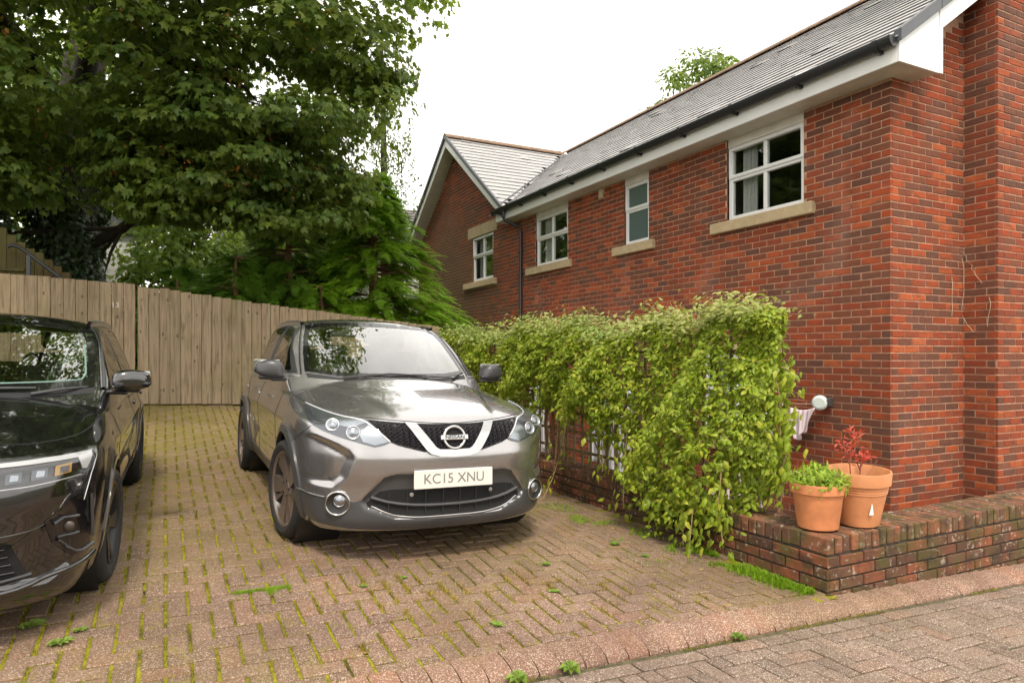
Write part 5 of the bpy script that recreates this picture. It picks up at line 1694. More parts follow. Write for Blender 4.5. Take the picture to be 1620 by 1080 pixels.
        cpart('sill_trim', cb.patch([(s*.9, .42, .30), (s*.9, .42, .215), (s*.9, 2.3, .215), (s*.9, 2.3, .30)], D, .006, .06), M_TRIM, car)
    ub = MB(); ub.box((-.64, -.60, .175), (.64, 3.3, .36)); ub.box((-.82, .42, .195), (.82, 2.3, .36)); ub.build('underbody', M_TRIM, car, world=False, loc=(0, 0, 0))
    # black visor across the nose, lamps at its ends
    vis = half([(0, -.90, .828), (.45, -.83, .822), (.524, -.79, .820), (.524, -.87, .708), (.45, -.90, .704), (0, -.95, .700)])
    cpart('visor', cb.patch(vis, FRONT, .003, .03), M_GLOSSBLACK, car)
    hl = [(.45, -.83, .822), (.524, -.79, .820), (.632, -.739, .820), (.726, -.645, .824), (.80, -.534, .823), (.862, -.40, .816), (.860, -.52, .778), (.853, -.572, .741), (.828, -.623, .720), (.755, -.731, .718), (.647, -.824, .709), (.57, -.86, .708), (.45, -.90, .704)]
    for s in (-1, 1):
        D = Vector((-s*.5, .85, 0))
        H = cpart('headlight', cb.patch(mir(hl, s), D, .004, .018), M_GLOSSBLACK, car)
        cpart('light_guide', cb.patch(mir([(.45, -.84, .812), (.528, -.812, .811), (.70, -.706, .816), (.80, -.60, .816), (.852, -.45, .812), (.851, -.53, .778), (.842, -.585, .748), (.826, -.605, .752), (.812, -.60, .800), (.70, -.71, .801), (.528, -.82, .797), (.45, -.85, .797)], s), D, .008, .014, depth=.003), plain('dim light guide', (.36, .36, .36), .2, coat=.4), H)
        for q, (px, pz) in enumerate(((.598, .752), (.683, .758), (.762, .764))):
            w_, h_ = .027, .022
            pts = [(s*(px-w_), -.7, pz-h_), (s*(px+w_), -.7, pz-h_+.006), (s*(px+w_), -.7, pz+h_), (s*(px-w_), -.7, pz+h_-.004)]
            me_ = cb.patch(pts, FRONT, .010, .02, depth=.004); cpart('led_module', me_, (M_LAMPDARK, M_LAMPDARK, M_AMBER)[q], H)
            pts = [(s*(px-w_*.5), -.7, pz-h_*.5), (s*(px+w_*.55), -.7, pz-h_*.45), (s*(px+w_*.6), -.7, pz+h_*.5), (s*(px-w_*.4), -.7, pz+h_*.6)]
            cpart('led_module', cb.patch(pts, FRONT, .014, .02, depth=.004), M_REFLECTOR, H)
        cpart('lower_edge', cb.ribbon(mir([(.45, -.90, .709), (.57, -.86, .713), (.647, -.824, .714), (.755, -.731, .723), (.825, -.625, .726)], s), D, .006, .010), M_SATINCHROME, H)
        cpart('lens', cb.patch(mir(hl, s), D, .020, .022, depth=.018), M_LENS, H)
        cpart('corner_strip', cb.ribbon(mir([(.868, -.37, .818), (.866, -.54, .74), (.852, -.60, .64), (.845, -.61, .60)], s), (-s*.75, .65, 0), .008, .007), M_CHROME, car)
        # dark corner housing with fog lamp
        cor = [(.70, -.75, .545), (.787, -.69, .63), (.835, -.62, .64), (.86, -.56, .50), (.865, -.53, .36), (.80, -.64, .34), (.73, -.71, .43)]
        co = cpart('corner_housing', cb.patch(mir(cor, s), D, .004, .02), M_GLOSSBLACK, car)
        hp = T0.ray_cast(Vector((s*.792, -2, .492)), Vector((0, 1, 0)))
        nf = (hp[1] + Vector((0, -1, 0))).normalized()
        q = Matrix.Translation(hp[0]+nf*.010) @ nf.to_track_quat('Z', 'Y').to_matrix().to_4x4()
        fm = MB(); fm.lathe([(.025, 0), (.022, .006), (.012, .009), (0, .010)], 24, q); fm.build('fog_lamp', M_BRAKE, co, smooth=True, world=False, loc=(0, 0, 0))
        for L, w_ in (([(.734, -.72, .520), (.767, -.684, .540), (.822, -.637, .533)], .012), ([(.746, -.70, .452), (.822, -.63, .452)], .008), ([(.746, -.70, .440), (.813, -.635, .362), (.838, -.60, .352), (.872, -.51, .362)], .012), ([(.855, -.55, .62), (.868, -.52, .40)], .008)):
            cpart('corner_blade', cb.ribbon(mir(L, s), D, w_, .016, soft=0, h=.012), M_DGREY, co)
        cpart('bumper_seam', cb.ribbon(mir([(.80, -.69, .645), (.787, -.699, .641), (.758, -.731, .588), (.712, -.745, .528), (.65, -.81, .512), (.45, -.89, .50), (.0, -.935, .495)], s), D, .006, .003), M_DGREY, body)
        cpart('lip', cb.ribbon(mir([(.0, -.92, .240), (.45, -.87, .245), (.64, -.79, .262), (.74, -.69, .285), (.82, -.60, .29), (.88, -.45, .30)], s), D, .022, .012, h=.012), M_BLACK, car)
        sb = MB(); hp = T0.ray_cast(Vector((s*.705, -2, .505)), Vector((0, 1, 0))); q = Matrix.Translation(hp[0]) @ hp[1].to_track_quat('Z', 'Y').to_matrix().to_4x4()
        sb.lathe([(0, .005), (.011, .004), (.014, -.002)], 14, q); sb.build('parking_sensor', M_GLOSSBLACK, car, world=False, loc=(0, 0, 0))
        # mirror
        def shear(x, y, z): return (x*(1-.10*z), y*(1-.30*x)+.22*x*x, z*(1-.16*max(x, 0))+.05*x)
        mo = blob_part('door_mirror', s, (.948, .77, 1.085), (.118, .075, .070), M_BLACK, car, 3.2, 18, shear)
        mb2 = MB(); mb2.cbox((s*.87, .76, 1.005), (.13, .07, .028), ch=.01); mb2.cbox((s*.93, .78, 1.018), (.15, .09, .03), ch=.012); mb2.build('mirror_base', M_GLOSSBLACK, mo, world=False, loc=(0, 0, 0))
        mg = MB(); mg.cbox((s*.96, .852, 1.085), (.19, .008, .11), ch=.003); mg.build('mirror_glass', M_MIRROR, mo, world=False, loc=(0, 0, 0))
    # lower grille with blades
    lg = half([(0, -.93, .485), (.45, -.89, .485), (.585, -.845, .475), (.652, -.772, .315), (.45, -.85, .300), (0, -.92, .296)])
    lo = cpart('lower_grille', cb.patch(lg, FRONT, .004, .03), M_GAP, car)
    for z in (.335, .372, .409, .446):
        e = .56 + (.48-z)*.3
        cpart('grille_blade', cb.ribbon([(-e, -.84, z), (-.3, -.9, z), (0, -.93, z), (.3, -.9, z), (e, -.84, z)], FRONT, .010, .014, h=.010), M_GLOSSBLACK, lo)
    cpart('grille_surround', cb.ribbon([(-.66, -.77, .308), (-.45, -.85, .290), (0, -.92, .285), (.45, -.85, .290), (.66, -.77, .308)], FRONT, .026, .016, h=.014), M_GLOSSBLACK, lo)
    # scuttle and wipers
    sc = half([(0, .40, .985), (.45, .48, .99), (.735, .72, 1.0), (.74, .79, 1.035), (.45, .54, 1.018), (0, .45, 1.012)])
    cpart('scuttle', cb.patch(sc, FRONT, .002, .03, 1), M_TRIM, car)
    for (a, b, c) in (((-.30, .48, 1.01), (.10, .47, 1.045), (.45, .56, 1.045)), ((.43, .52, 1.01), (.58, .60, 1.035), (.70, .74, 1.04)), ((-.55, .52, 1.0), (-.3, .5, 1.03), (-.05, .48, 1.03))):
        w = MB(); w.tube([a, b, c], [.012, .010, .006], 7); w.build('wiper', M_DGREY, car, world=False, loc=(0, 0, 0))
    tub = MB(); tub.box((-.72, .62, .48), (.72, 3.3, .55)); tub.box((-.76, .70, .55), (-.72, 3.2, .96)); tub.box((.72, .70, .55), (.76, 3.2, .96)); tub.build('cabin_tub', M_CABIN, car, world=False, loc=(0, 0, 0))
    hd_ = MB(); hd_.add([(-.55, 1.5, 1.425), (.55, 1.5, 1.425), (.55, 3.2, 1.40), (-.55, 3.2, 1.40)], [(0, 1, 2, 3)]); hd_.build('headlining', plain('black headlining', (.03, .03, .03), .9), car, world=False, loc=(0, 0, 0))
    ds = MB(); ds.add([(-.70, .66, .975), (.70, .66, .975), (.70, 1.15, .93), (-.70, 1.15, .93), (-.70, 1.22, .55), (.70, 1.22, .55)], [(0, 1, 2, 3), (3, 2, 5, 4)]); ds.build('dashboard', M_DASH, car, world=False, loc=(0, 0, 0))
    steering_wheel(car, -.37, 1.28, .92)
    for s in (-1, 1): seat(car, s*.38, 1.98, .90)
    rs = MB(); rs.cbox((0, 2.78, .82), (1.25, .16, .55), ch=.05); rs.build('rear_seat', M_CABIN, car, world=False, loc=(0, 0, 0))
    for s in (-1, 1):
        make_wheel(car, s*.818, ya, .322, .232, .215, s, R(-4), M_RIMDARK, 'split')
        make_wheel(car, s*.820, yb, .322, .232, .215, s, 0, M_RIMDARK, 'split')
    return car
estate = build_estate()

# ================================================================ timber fence and gate
def wood_material(name, a, b, green=0.25):
    m, nt, p = new_mat(name)
    P = wpos(nt); r = piece_rand(nt)
    ofs = N(nt, 'ShaderNodeVectorMath'); ofs.operation = 'ADD'
    cmb = N(nt, 'ShaderNodeCombineXYZ'); nt.links.new(mathn(nt, 'MULTIPLY', r, 37.0), cmb.inputs[0]); nt.links.new(mathn(nt, 'MULTIPLY', r, 91.0), cmb.inputs[2])
    nt.links.new(P, ofs.inputs[0]); nt.links.new(cmb.outputs[0], ofs.inputs[1])
    mp = N(nt, 'ShaderNodeMapping'); mp.inputs['Scale'].default_value = (16, 16, 0.9); nt.links.new(ofs.outputs[0], mp.inputs['Vector'])
    g = noise(nt, 2.2, 6, .62, mp.outputs['Vector'], .8)
    c = ramp(nt, g, [(.30, b), (.52, a), (.75, tuple(min(1, v*1.22) for v in a))])
    c = mixc(nt, mathn(nt, 'MULTIPLY', r, .35), c, tuple(v*.62 for v in a), 'MIX')
    # knots
    mp2 = N(nt, 'ShaderNodeMapping'); mp2.inputs['Scale'].default_value = (9, 9, 4.5); nt.links.new(ofs.outputs[0], mp2.inputs['Vector'])
    v = N(nt, 'ShaderNodeTexVoronoi', Scale=1.0); nt.links.new(mp2.outputs['Vector'], v.inputs['Vector'])
    c = mixc(nt, ramp(nt, v.outputs['Distance'], [(.07, (.85, .85, .85)), (.16, (0, 0, 0))]), c, tuple(q*.22 for q in a))
    # weather staining, damp algae in drifts
    c = mixc(nt, ramp(nt, noise(nt, 1.3, 5, .6, P), [(.50, (0, 0, 0)), (.75, (green*2, green*2, green*2))]), c, (0.13, 0.125, 0.045))
    nt.links.new(c, p.inputs['Base Color']); p.inputs['Roughness'].default_value = .9
    p.inputs['Specular IOR Level'].default_value = .2
    bump(nt, p, g, .5, .006)
    return m
M_FENCE = wood_material('weathered fence board', (0.30, 0.228, 0.148), (0.115, 0.084, 0.053))
M_SLEEPER = wood_material('yellow treated timber', (0.09, 0.066, 0.028), (0.05, 0.036, 0.016), .4)  # yellow timber with the shade over the steps put into its darkened colour
M_TRELLIS = wood_material('brown trellis lath', (0.24, 0.17, 0.09), (0.14, 0.095, 0.055), .4)
FY = 11.5
ftop = lambda x: float(np.interp(x, [-6, -2.03, -.4, 1.22, 2.62, 4.31], [2.80, 2.645, 2.565, 2.36, 2.21, 2.04]))
fence = thing('timber_fence', 'weathered close boarded timber fence stepping down behind the grey car', 'fence', (2.0, FY, .6))
gate = thing('timber_gate', 'weathered board gate panel carrying the number 13', 'gate', (-2.0, FY, .8))
def board(parent, x0, x1, top, y=FY, th=.022):
    z0 = G1(min((x0+x1)/2, 3.6), FY) + .02
    b = MB(); lean = random.gauss(0, .003)
    b.cbox(((x0+x1)/2, y + random.gauss(0, .004), (z0+top)/2), (x1-x0-random.uniform(.003, .008), th, top-z0+random.gauss(0, .004)), ch=.003)
    b.build('board', M_FENCE, parent)
x = -.37
k = 0
while x < 4.30:
    w = random.uniform(.138, .148)
    board(fence, x, x+w, ftop(x+w/2) + random.gauss(0, .004) + (0.0 if k > 1 else -.012)); x += w; k += 1
x = -.398
while x > -6.2:
    w = random.uniform(.140, .158)
    board(gate, x-w, x, ftop(x-w/2) + random.gauss(0, .003)); x -= w
for (par, a, b_) in ((fence, -.37, 4.3), (gate, -6.2, -.42)):
    for dz in (-.28, -.95, -1.5):
        m = MB()
        n = 6
        xs_ = np.linspace(a, b_, n)
        for i in range(n-1):
            z0, z1 = ftop(xs_[i])+dz, ftop(xs_[i+1])+dz
            m.add([(xs_[i], FY+.016, z0-.04), (xs_[i+1], FY+.016, z1-.04), (xs_[i+1], FY+.06, z1-.04), (xs_[i], FY+.06, z0-.04), (xs_[i], FY+.016, z0+.04), (xs_[i+1], FY+.016, z1+.04), (xs_[i+1], FY+.06, z1+.04), (xs_[i], FY+.06, z0+.04)],
                  [(0, 3, 2, 1), (4, 5, 6, 7), (0, 1, 5, 4), (1, 2, 6, 5), (2, 3, 7, 6), (3, 0, 4, 7)])
        m.build('rail', M_FENCE, par)
tm = text_mesh('13', .105, .004)
tm.transform(Matrix.Translation((-.655, FY-.019, 2.25)) @ Matrix.Rotation(R(90), 4, 'X'))
obj('house_number', tm, plain('pale metal digits', (.55, .52, .46), .4, metal=.3), gate)

# ---- stepped timber edging and handrail on the bank behind the gate
st_ = thing('garden_steps', 'stepped yellow timber edging on the bank behind the gate', 'steps', (-1.6, 12.5, 1.5))
tops = [3.42, 3.32, 3.22, 3.13, 3.08, 2.98, 2.89, 2.80]
for k, z in enumerate(tops):
    MB().cbox((-2.17 + k*.115, 12.5, (z+1.2)/2), (.112, .05, z-1.2), ch=.004).build('board', M_SLEEPER, st_)
for k in range(3):
    MB().cbox((-2.05 + k*.24, 12.45, 2.80-k*.15), (.32, .04, .05), Matrix.Identity(4), ch=.004).build('rail', M_SLEEPER, st_)
hr_ = thing('handrail', 'black metal handrail sloping down behind the gate', 'handrail', (-2.0, 12.2, 1.8))
M_RAIL = plain('black painted steel', (.03, .032, .036), .35)
t = MB(); t.tube([(-2.06, 12.2, 3.10), (-2.00, 12.2, 3.13), (-1.92, 12.2, 3.11), (-1.82, 12.2, 3.03), (-1.20, 12.2, 2.50)], .026, 10); auto_smooth(t.build('rail', M_RAIL, hr_), 60)
t = MB(); t.cbox((-1.80, 12.2, 2.5), (.05, .04, 1.0), ch=.006); t.build('post', M_RAIL, hr_)

# ---- white boarded shed and the neighbouring house, far behind
shed = thing('garden_shed', 'white boarded shed glimpsed beside the ivy covered trunk', 'shed', (-1.2, 20.0, 2.5))
M_SHED = plain('white painted boards', (.62, .62, .60), .7, nscale=4, namp=.12)
for k in range(14):
    MB().cbox((-1.25, 20.0, 2.55+k*.15), (1.1, .03, .145), Matrix.Translation((0, 0, 0)), ch=.006).build('board', M_SHED, shed)
MB().box((-1.8, 20.02, 2.4), (-.7, 21.5, 4.6)).build('wall', M_SHED, shed)
rf_ = MB(); rf_.prism([(-1.9, 4.6), (-.6, 4.6), (-1.25, 5.1)], 1.8, Matrix(((1, 0, 0, 0), (0, 0, 1, 19.85), (0, 1, 0, 0), (0, 0, 0, 1)))); rf_.build('roof', M_VERGE, shed)
nb = thing('neighbour_house', 'pale rendered house with grey tiled roof far behind the conifer', 'house', (9, 30, 1))
MB().box((2.4, 27, 0), (12, 34, 6.0)).build('wall', plain('pale render', (.55, .53, .48), .9, nscale=3, namp=.08), nb)
nr = MB(); nr.add([(1.9, 26.6, 5.9), (12.5, 26.6, 5.9), (12.5, 30.5, 8.3), (1.9, 30.5, 8.3), (1.9, 34.4, 5.9), (12.5, 34.4, 5.9)], [(0, 1, 2, 3), (3, 2, 5, 4), (0, 3, 4), (1, 5, 2)])
nro = nr.build('roof', plain('grey tiles', (.20, .19, .18), .8, nscale=6, namp=.2), nb)
tl = MB()
for r_ in range(14):
    f = r_/14
    tl.box((1.9, 26.58+f*3.9, 5.93+f*2.4), (12.5, 26.68+f*3.9, 5.97+f*2.4))
tag(tl.build('tile_courses', plain('grey tile edge', (.16, .15, .145), .8), nro), kind='stuff')

# ================================================================ foliage
def leaf_material(name, cols, trans=.35, rough=.5, tcol=(.25, .42, .04), gloss=.35):
    m = bpy.data.materials.new(name); m.use_nodes = True
    nt = m.node_tree; p = nt.nodes['Principled BSDF']; out = nt.nodes['Material Output']
    r = piece_rand(nt)
    n_ = len(cols)
    c = ramp(nt, r, [(i/max(1, n_-1), cc) for i, cc in enumerate(cols)])
    big = noise(nt, .9, 3, .5, wpos(nt))
    c = mixc(nt, ramp(nt, big, [(.4, (0, 0, 0)), (.65, (.45, .45, .45))]), c, tuple(v*1.35 for v in cols[-1]))
    nt.links.new(c, p.inputs['Base Color'])
    p.inputs['Roughness'].default_value = rough
    p.inputs['Specular IOR Level'].default_value = gloss
    t = nt.nodes.new('ShaderNodeBsdfTranslucent')
    nt.links.new(mixc(nt, .55, c, tcol), t.inputs['Color'])
    mx_ = nt.nodes.new('ShaderNodeMixShader'); mx_.inputs[0].default_value = trans
    nt.links.new(p.outputs[0], mx_.inputs[1]); nt.links.new(t.outputs[0], mx_.inputs[2]); nt.links.new(mx_.outputs[0], out.inputs['Surface'])
    return m
M_SYC = leaf_material('sycamore leaf', [(.050, .098, .022), (.075, .138, .028), (.110, .190, .040), (.145, .21, .056), (.17, .22, .026)], .47, .42, (.26, .36, .04))
M_KEYS = leaf_material('sycamore seed keys', [(.36, .14, .03), (.26, .12, .03), (.44, .20, .05)], .3, .6, (.4, .2, .05))
M_IVY = leaf_material('ivy leaf', [(.014, .032, .010), (.022, .045, .013), (.030, .055, .016)], .12, .35)
M_HEDGE = leaf_material('climber leaf', [(.16, .235, .014), (.24, .33, .018), (.33, .42, .026), (.19, .24, .024), (.50, .48, .06), (.31, .37, .020), (.15, .21, .016)], .44, .42, (.34, .46, .05), .4)
M_HEDGETOP = leaf_material('pale new climber leaf', [(.20, .28, .06), (.27, .34, .10), (.16, .25, .04), (.32, .30, .09)], .36, .45, (.4, .46, .08))
M_CONIF = leaf_material('conifer spray', [(.14, .28, .012), (.21, .39, .016), (.32, .50, .022), (.10, .20, .016)], .42, .5, (.3, .5, .03))
M_CONIFDK = leaf_material('dark conifer spray', [(.06, .135, .014), (.085, .18, .016), (.15, .28, .018)], .36, .5)
M_BIRCH = leaf_material('birch leaf', [(.06, .10, .025), (.085, .13, .03), (.11, .15, .045)], .4, .5, (.3, .36, .08))
M_BACK = leaf_material('background shrub leaf', [(.07, .14, .018), (.12, .20, .025), (.17, .25, .03), (.09, .15, .03)], .45, .5, (.4, .5, .06))
M_BARK = plain('dark bark', (.035, .028, .02), .95, nscale=12, namp=.5, bumps=.8)
M_TWIG = plain('pale twig', (.30, .21, .11), .9, nscale=20, namp=.3)

def fan(outline, centre=(0, .35, 0)):
    V = [centre] + list(outline); n = len(outline)
    return np.array(V, float), np.array([(0, 1+i, 1+(i+1) % n) for i in range(n)])
MAPLE = fan([(0, 0, -.02), (.20, .10, .0), (.50, .12, -.05), (.36, .36, .0), (.52, .62, -.07), (.20, .58, .0), (0, 1.0, -.10), (-.20, .58, .0), (-.52, .62, -.07), (-.36, .36, .0), (-.50, .12, -.05), (-.20, .10, .0)], (0, .36, .05))
OVATE = (np.array([(0, 0, 0), (.27, .28, -.06), (.20, .66, -.07), (0, 1, -.16), (-.20, .66, -.07), (-.27, .28, -.06), (0, .42, .05)], float),
         np.array([(6, 0, 1), (6, 1, 2), (6, 2, 3), (6, 3, 4), (6, 4, 5), (6, 5, 0)]))
DIAMOND = (np.array([(0, 0, 0), (.3, .4, -.03), (0, 1, -.1), (-.3, .4, -.03)], float), np.array([(0, 1, 2), (0, 2, 3)]))
IVYLEAF = fan([(0, 0, 0), (.45, .1, -.04), (.3, .45, 0), (0, .95, -.06), (-.3, .45, 0), (-.45, .1, -.04)], (0, .3, .04))
def spray_template():
    V = []; F = []
    n = 7
    for i in range(n):
        t = (i+.5)/n
        y = t; z = -.22*t*t
        L = .34*(1-t)**.7 + .05
        for s in (-1, 1):
            b = len(V)
            a = .9
            V += [(0, y-.05, z), (s*L*math.sin(a)*.55, y + L*math.cos(a)*.5+.03, z-.02-.03*L), (s*L*math.sin(a), y + L*math.cos(a), z-.10*L), (s*L*.5, y+.0+L*.12, z-.04)]
            F += [(b, b+1, b+2), (b, b+2, b+3)]
    b = len(V); V += [(-.02, 0, 0), (.02, 0, 0), (0, 1.06, -.24)]; F.append((b, b+1, b+2))
    return np.array(V, float), np.array(F)
SPRAY = spray_template()

def unit(n, seed=None):
    v = rng.normal(size=(n, 3)); return v/np.linalg.norm(v, axis=1, keepdims=True)
def leaf_mass(tmpl, P, nrm, up, size):
    return scatter(tmpl[0], tmpl[1], frames(P, nrm, up, size))
def join_np(L):
    Vs, Fs, o = [], [], 0
    for V, F in L: Vs.append(V); Fs.append(F+o); o += len(V)
    return np.concatenate(Vs), np.concatenate(Fs)

def single_leaves(tmpl, M, mat, parent, name='leaf'):
    me = mesh_np(name, *tmpl); me.materials.append(mat)
    for m in M:
        o = bpy.data.objects.new(name, me); o.matrix_local = mat4(m); link(o, parent)

def split_largest(M, size, limit=300, ok=None):
    u, v, d = to_px(M[:, :, 3])
    sc = np.where((u > 5) & (u < 1615) & (v > 5) & (v < 1075) & (d > .5), size/np.maximum(d, .5), 0)
    if ok is not None: sc = np.where(ok(u, v, d), sc, 0)
    idx = np.argsort(-sc)[:limit]
    m = np.zeros(len(M), bool); m[idx] = sc[idx] > 0
    return m

# ---- the big sycamore
syc = thing('sycamore_tree', 'huge sycamore with ivy covered trunk overhanging the fence on the left', 'tree', (-1.75, 16.0, 1.5))
tr = MB()
T0 = Vector((-1.75, 16.0, .9))
tr.tube([T0, T0+Vector((.05, 0, 1.2)), T0+Vector((.1, -.1, 3.0)), T0+Vector((.15, -.3, 4.6)), T0+Vector((.4, -.6, 6.5)), T0+Vector((.5, -.8, 9)), T0+Vector((.4, -.6, 12))], [.62, .52, .46, .42, .34, .25, .10], 14)
LIMBS = [[(.1, -.1, 2.6), (1.0, -.7, 3.1), (2.0, -1.6, 3.9), (3.0, -2.6, 4.2)], [(.15, -.3, 4.4), (1.1, -1.5, 5.8), (2.3, -3.0, 6.6), (3.9, -4.6, 6.6)],
         [(.15, -.3, 4.8), (-.5, -1.8, 6.0), (-1.0, -3.6, 6.2), (-1.2, -5.0, 5.6)], [(.3, -.5, 5.6), (.8, -2.4, 7.4), (1.3, -5.0, 8.2), (1.6, -7.0, 8.2)],
         [(.1, -.2, 3.8), (-1.6, -.9, 5.2), (-3.4, -1.4, 6.4)], [(.4, -.6, 6.5), (2.2, -.6, 8.5), (4.0, -1.5, 10)], [(.4, -.6, 7), (-1.5, -1, 9.5), (-3.0, -2, 11)],
         [(.45, -.7, 8), (1.0, -3, 10), (1.5, -5, 11)], [(.5, -.5, 8), (.6, 1.5, 10), (.5, 3.5, 11)], [(1.1, -1.5, 5.8), (1.4, -3.4, 5.6), (2.4, -4.4, 5.0)]]
for L in LIMBS:
    n = len(L); pts = [T0+Vector(p) for p in L]
    tr.tube(pts, [max(.04, (.13 if L is LIMBS[0] else .24)*(1-i/n)) for i in range(n)], 9)
    for q in pts[1:]:
        for _ in range(4):
            a = Vector(tuple(rng.normal(size=3)))*.6 + Vector((0, 0, -.15))
            e = q + a*1.0 + Vector((0, 0, .2))
            tr.tube([q, q+a*.7+Vector((0, 0, .25)), e], [.045, .03, .012], 5, False)
auto_smooth(tr.build('trunk', M_BARK, syc), 60)
ELL = [((-1.3, 15.6, 9.6), (5.2, 4.6, 4.6), 110), ((1.6, 11.7, 6.2), (2.0, 1.9, 1.8), 80), ((2.5, 10.9, 7.1), (1.35, 1.3, 1.4), 48), ((-1.7, 12.4, 6.1), (2.9, 2.2, 1.5), 125),
       ((.6, 12.3, 4.9), (1.7, 1.5, 1.0), 56), ((1.85, 12.1, 4.5), (1.2, .9, 1.0), 54), ((.1, 12.4, 4.25), (.9, .7, .6), 20), ((-2.4, 12.8, 4.4), (.9, .8, .6), 16), ((-.3, 9.6, 8.6), (3.4, 2.4, 2.0), 140), ((-3.8, 12.2, 6.2), (2.0, 2.4, 2.4), 45), ((-.2, 11.5, 7.2), (2.6, 1.6, 1.4), 60), ((-3.6, 8.5, 8.2), (3.0, 3.0, 1.8), 120), ((-3.0, 13.2, 4.6), (1.2, 1.0, .7), 24), ((-.3, 13.0, 4.6), (1.1, 1.0, .7), 24)]
LP, LN, LU, LS = [], [], [], []
KP = []
for (c, r, n) in ELL:
    d = unit(n); rad = rng.uniform(.62, 1.0, n)**.6
    C = np.array(c) + d*np.array(r)*rad[:, None]
    for k in range(n):
        m = int(rng.integers(60, 125)); rc = rng.uniform(.35, .85)
        q = unit(m); q[:, 2] = np.abs(q[:, 2])*.9 - .15
        P = C[k] + q*np.array([rc, rc, rc*.55])*rng.uniform(.65, 1.05, (m, 1))
        nrm = q*.75 + d[k]*.35 + np.array([0, 0, .55]) + rng.normal(0, .35, (m, 3))
        upv = q*np.array([1, 1, 0])*.8 + np.array([0, 0, -.75]) + rng.normal(0, .35, (m, 3))
        LP.append(P); LN.append(nrm); LU.append(upv); LS.append(rng.uniform(.07, .165, m))
        if rng.random() < .5:
            mk = int(rng.integers(5, 12)); KP.append(C[k] + np.array([rng.normal(0, .3), rng.normal(0, .3), .05]) + rng.normal(0, .07, (mk, 3)) + q[:1]*rc*.7)
LP, LN, LU, LS = (np.concatenate(a) for a in (LP, LN, LU, LS))
keepl = LP[:, 2] > 2.6
LP, LN, LU, LS = LP[keepl], LN[keepl], LU[keepl], LS[keepl]
SM = frames(LP, LN, LU, LS)
big = split_largest(SM, LS, 300)
crown = obj('crown', mesh_np('crown', *scatter(*MAPLE, SM[~big])), M_SYC, syc); tag(crown, kind='stuff')
single_leaves(MAPLE, SM[big], M_SYC, crown)
KP = np.concatenate(KP)
kv = leaf_mass(DIAMOND, KP, unit(len(KP)), np.tile([0, 0, -1.0], (len(KP), 1)) + rng.normal(0, .4, (len(KP), 3)), rng.uniform(.055, .095, len(KP)))
tag(obj('seed_keys', mesh_np('seed_keys', *kv), M_KEYS, syc), kind='stuff')
# ivy round the trunk and over the bank at its foot
n = 12000
hgt = rng.uniform(.2, 5.2, n); ang = rng.uniform(0, 2*math.pi, n); rr = (.62 + .42*np.clip(1.9-hgt, 0, 2)**.8*.55) * rng.uniform(.8, 1.12, n)
rr = rr*(1 + .16*np.sin(ang*3+hgt*2))
IP = np.stack([-1.72+rr*np.cos(ang), 15.95+rr*np.sin(ang), 1.0+hgt], 1)
IN = np.stack([np.cos(ang), np.sin(ang), np.full(n, .35)], 1) + rng.normal(0, .35, (n, 3))
iv = leaf_mass(IVYLEAF, IP, IN, np.tile([0, 0, -1.0], (n, 1)) + rng.normal(0, .5, (n, 3)), rng.uniform(.07, .12, n))
tag(obj('ivy', mesh_np('ivy', *iv), M_IVY, syc), kind='stuff')

def shrub(name, label, cat, centre, rad, nclump, mat, tmpl=OVATE, size=(.07, .13), per=70, trunk=True, group=None, droop=.3, rc=(.3, .6)):
    o = thing(name, label, cat, (centre[0], centre[1], centre[2]-rad[2]), group=group)
    c = np.array(centre, float); r = np.array(rad, float)
    d = unit(nclump); C = c + d*r*(rng.uniform(.45, 1.0, (nclump, 1))**.6)
    A = []
    for k in range(nclump):
        q = unit(per); rad_ = rng.uniform(*rc)
        P = C[k] + q*rad_*rng.uniform(.5, 1, (per, 1))*np.array([1, 1, .7])
        A.append((P, q*.6 + d[k]*.4 + np.array([0, 0, .5]) + rng.normal(0, .4, (per, 3)), q + np.array([0, 0, -droop]) + rng.normal(0, .4, (per, 3)), rng.uniform(*size, per)))
    P, Nn, Up, S = (np.concatenate([a[i] for a in A]) for i in range(4))
    co = obj('crown', mesh_np('crown', *leaf_mass(tmpl, P, Nn, Up, S)), mat, o); tag(co, kind='stuff')
    if trunk:
        b = MB(); base = Vector((c[0], c[1], c[2]-r[2]-trunk if trunk is not True else c[2]-r[2]-1.5))
        b.tube([base, Vector(c)-Vector((0, 0, r[2]*.5)), Vector(c)+Vector((0, 0, r[2]*.4))], [.10, .07, .03], 8)
        for k in range(0, nclump, max(1, nclump//14)): b.tube([tuple(c-np.array([0, 0, r[2]*.3])), tuple((c+C[k])/2+np.array([0, 0, .1])), tuple(C[k])], [.035, .022, .008], 5, False)
        b.build('trunk', M_BARK, o)
    return o
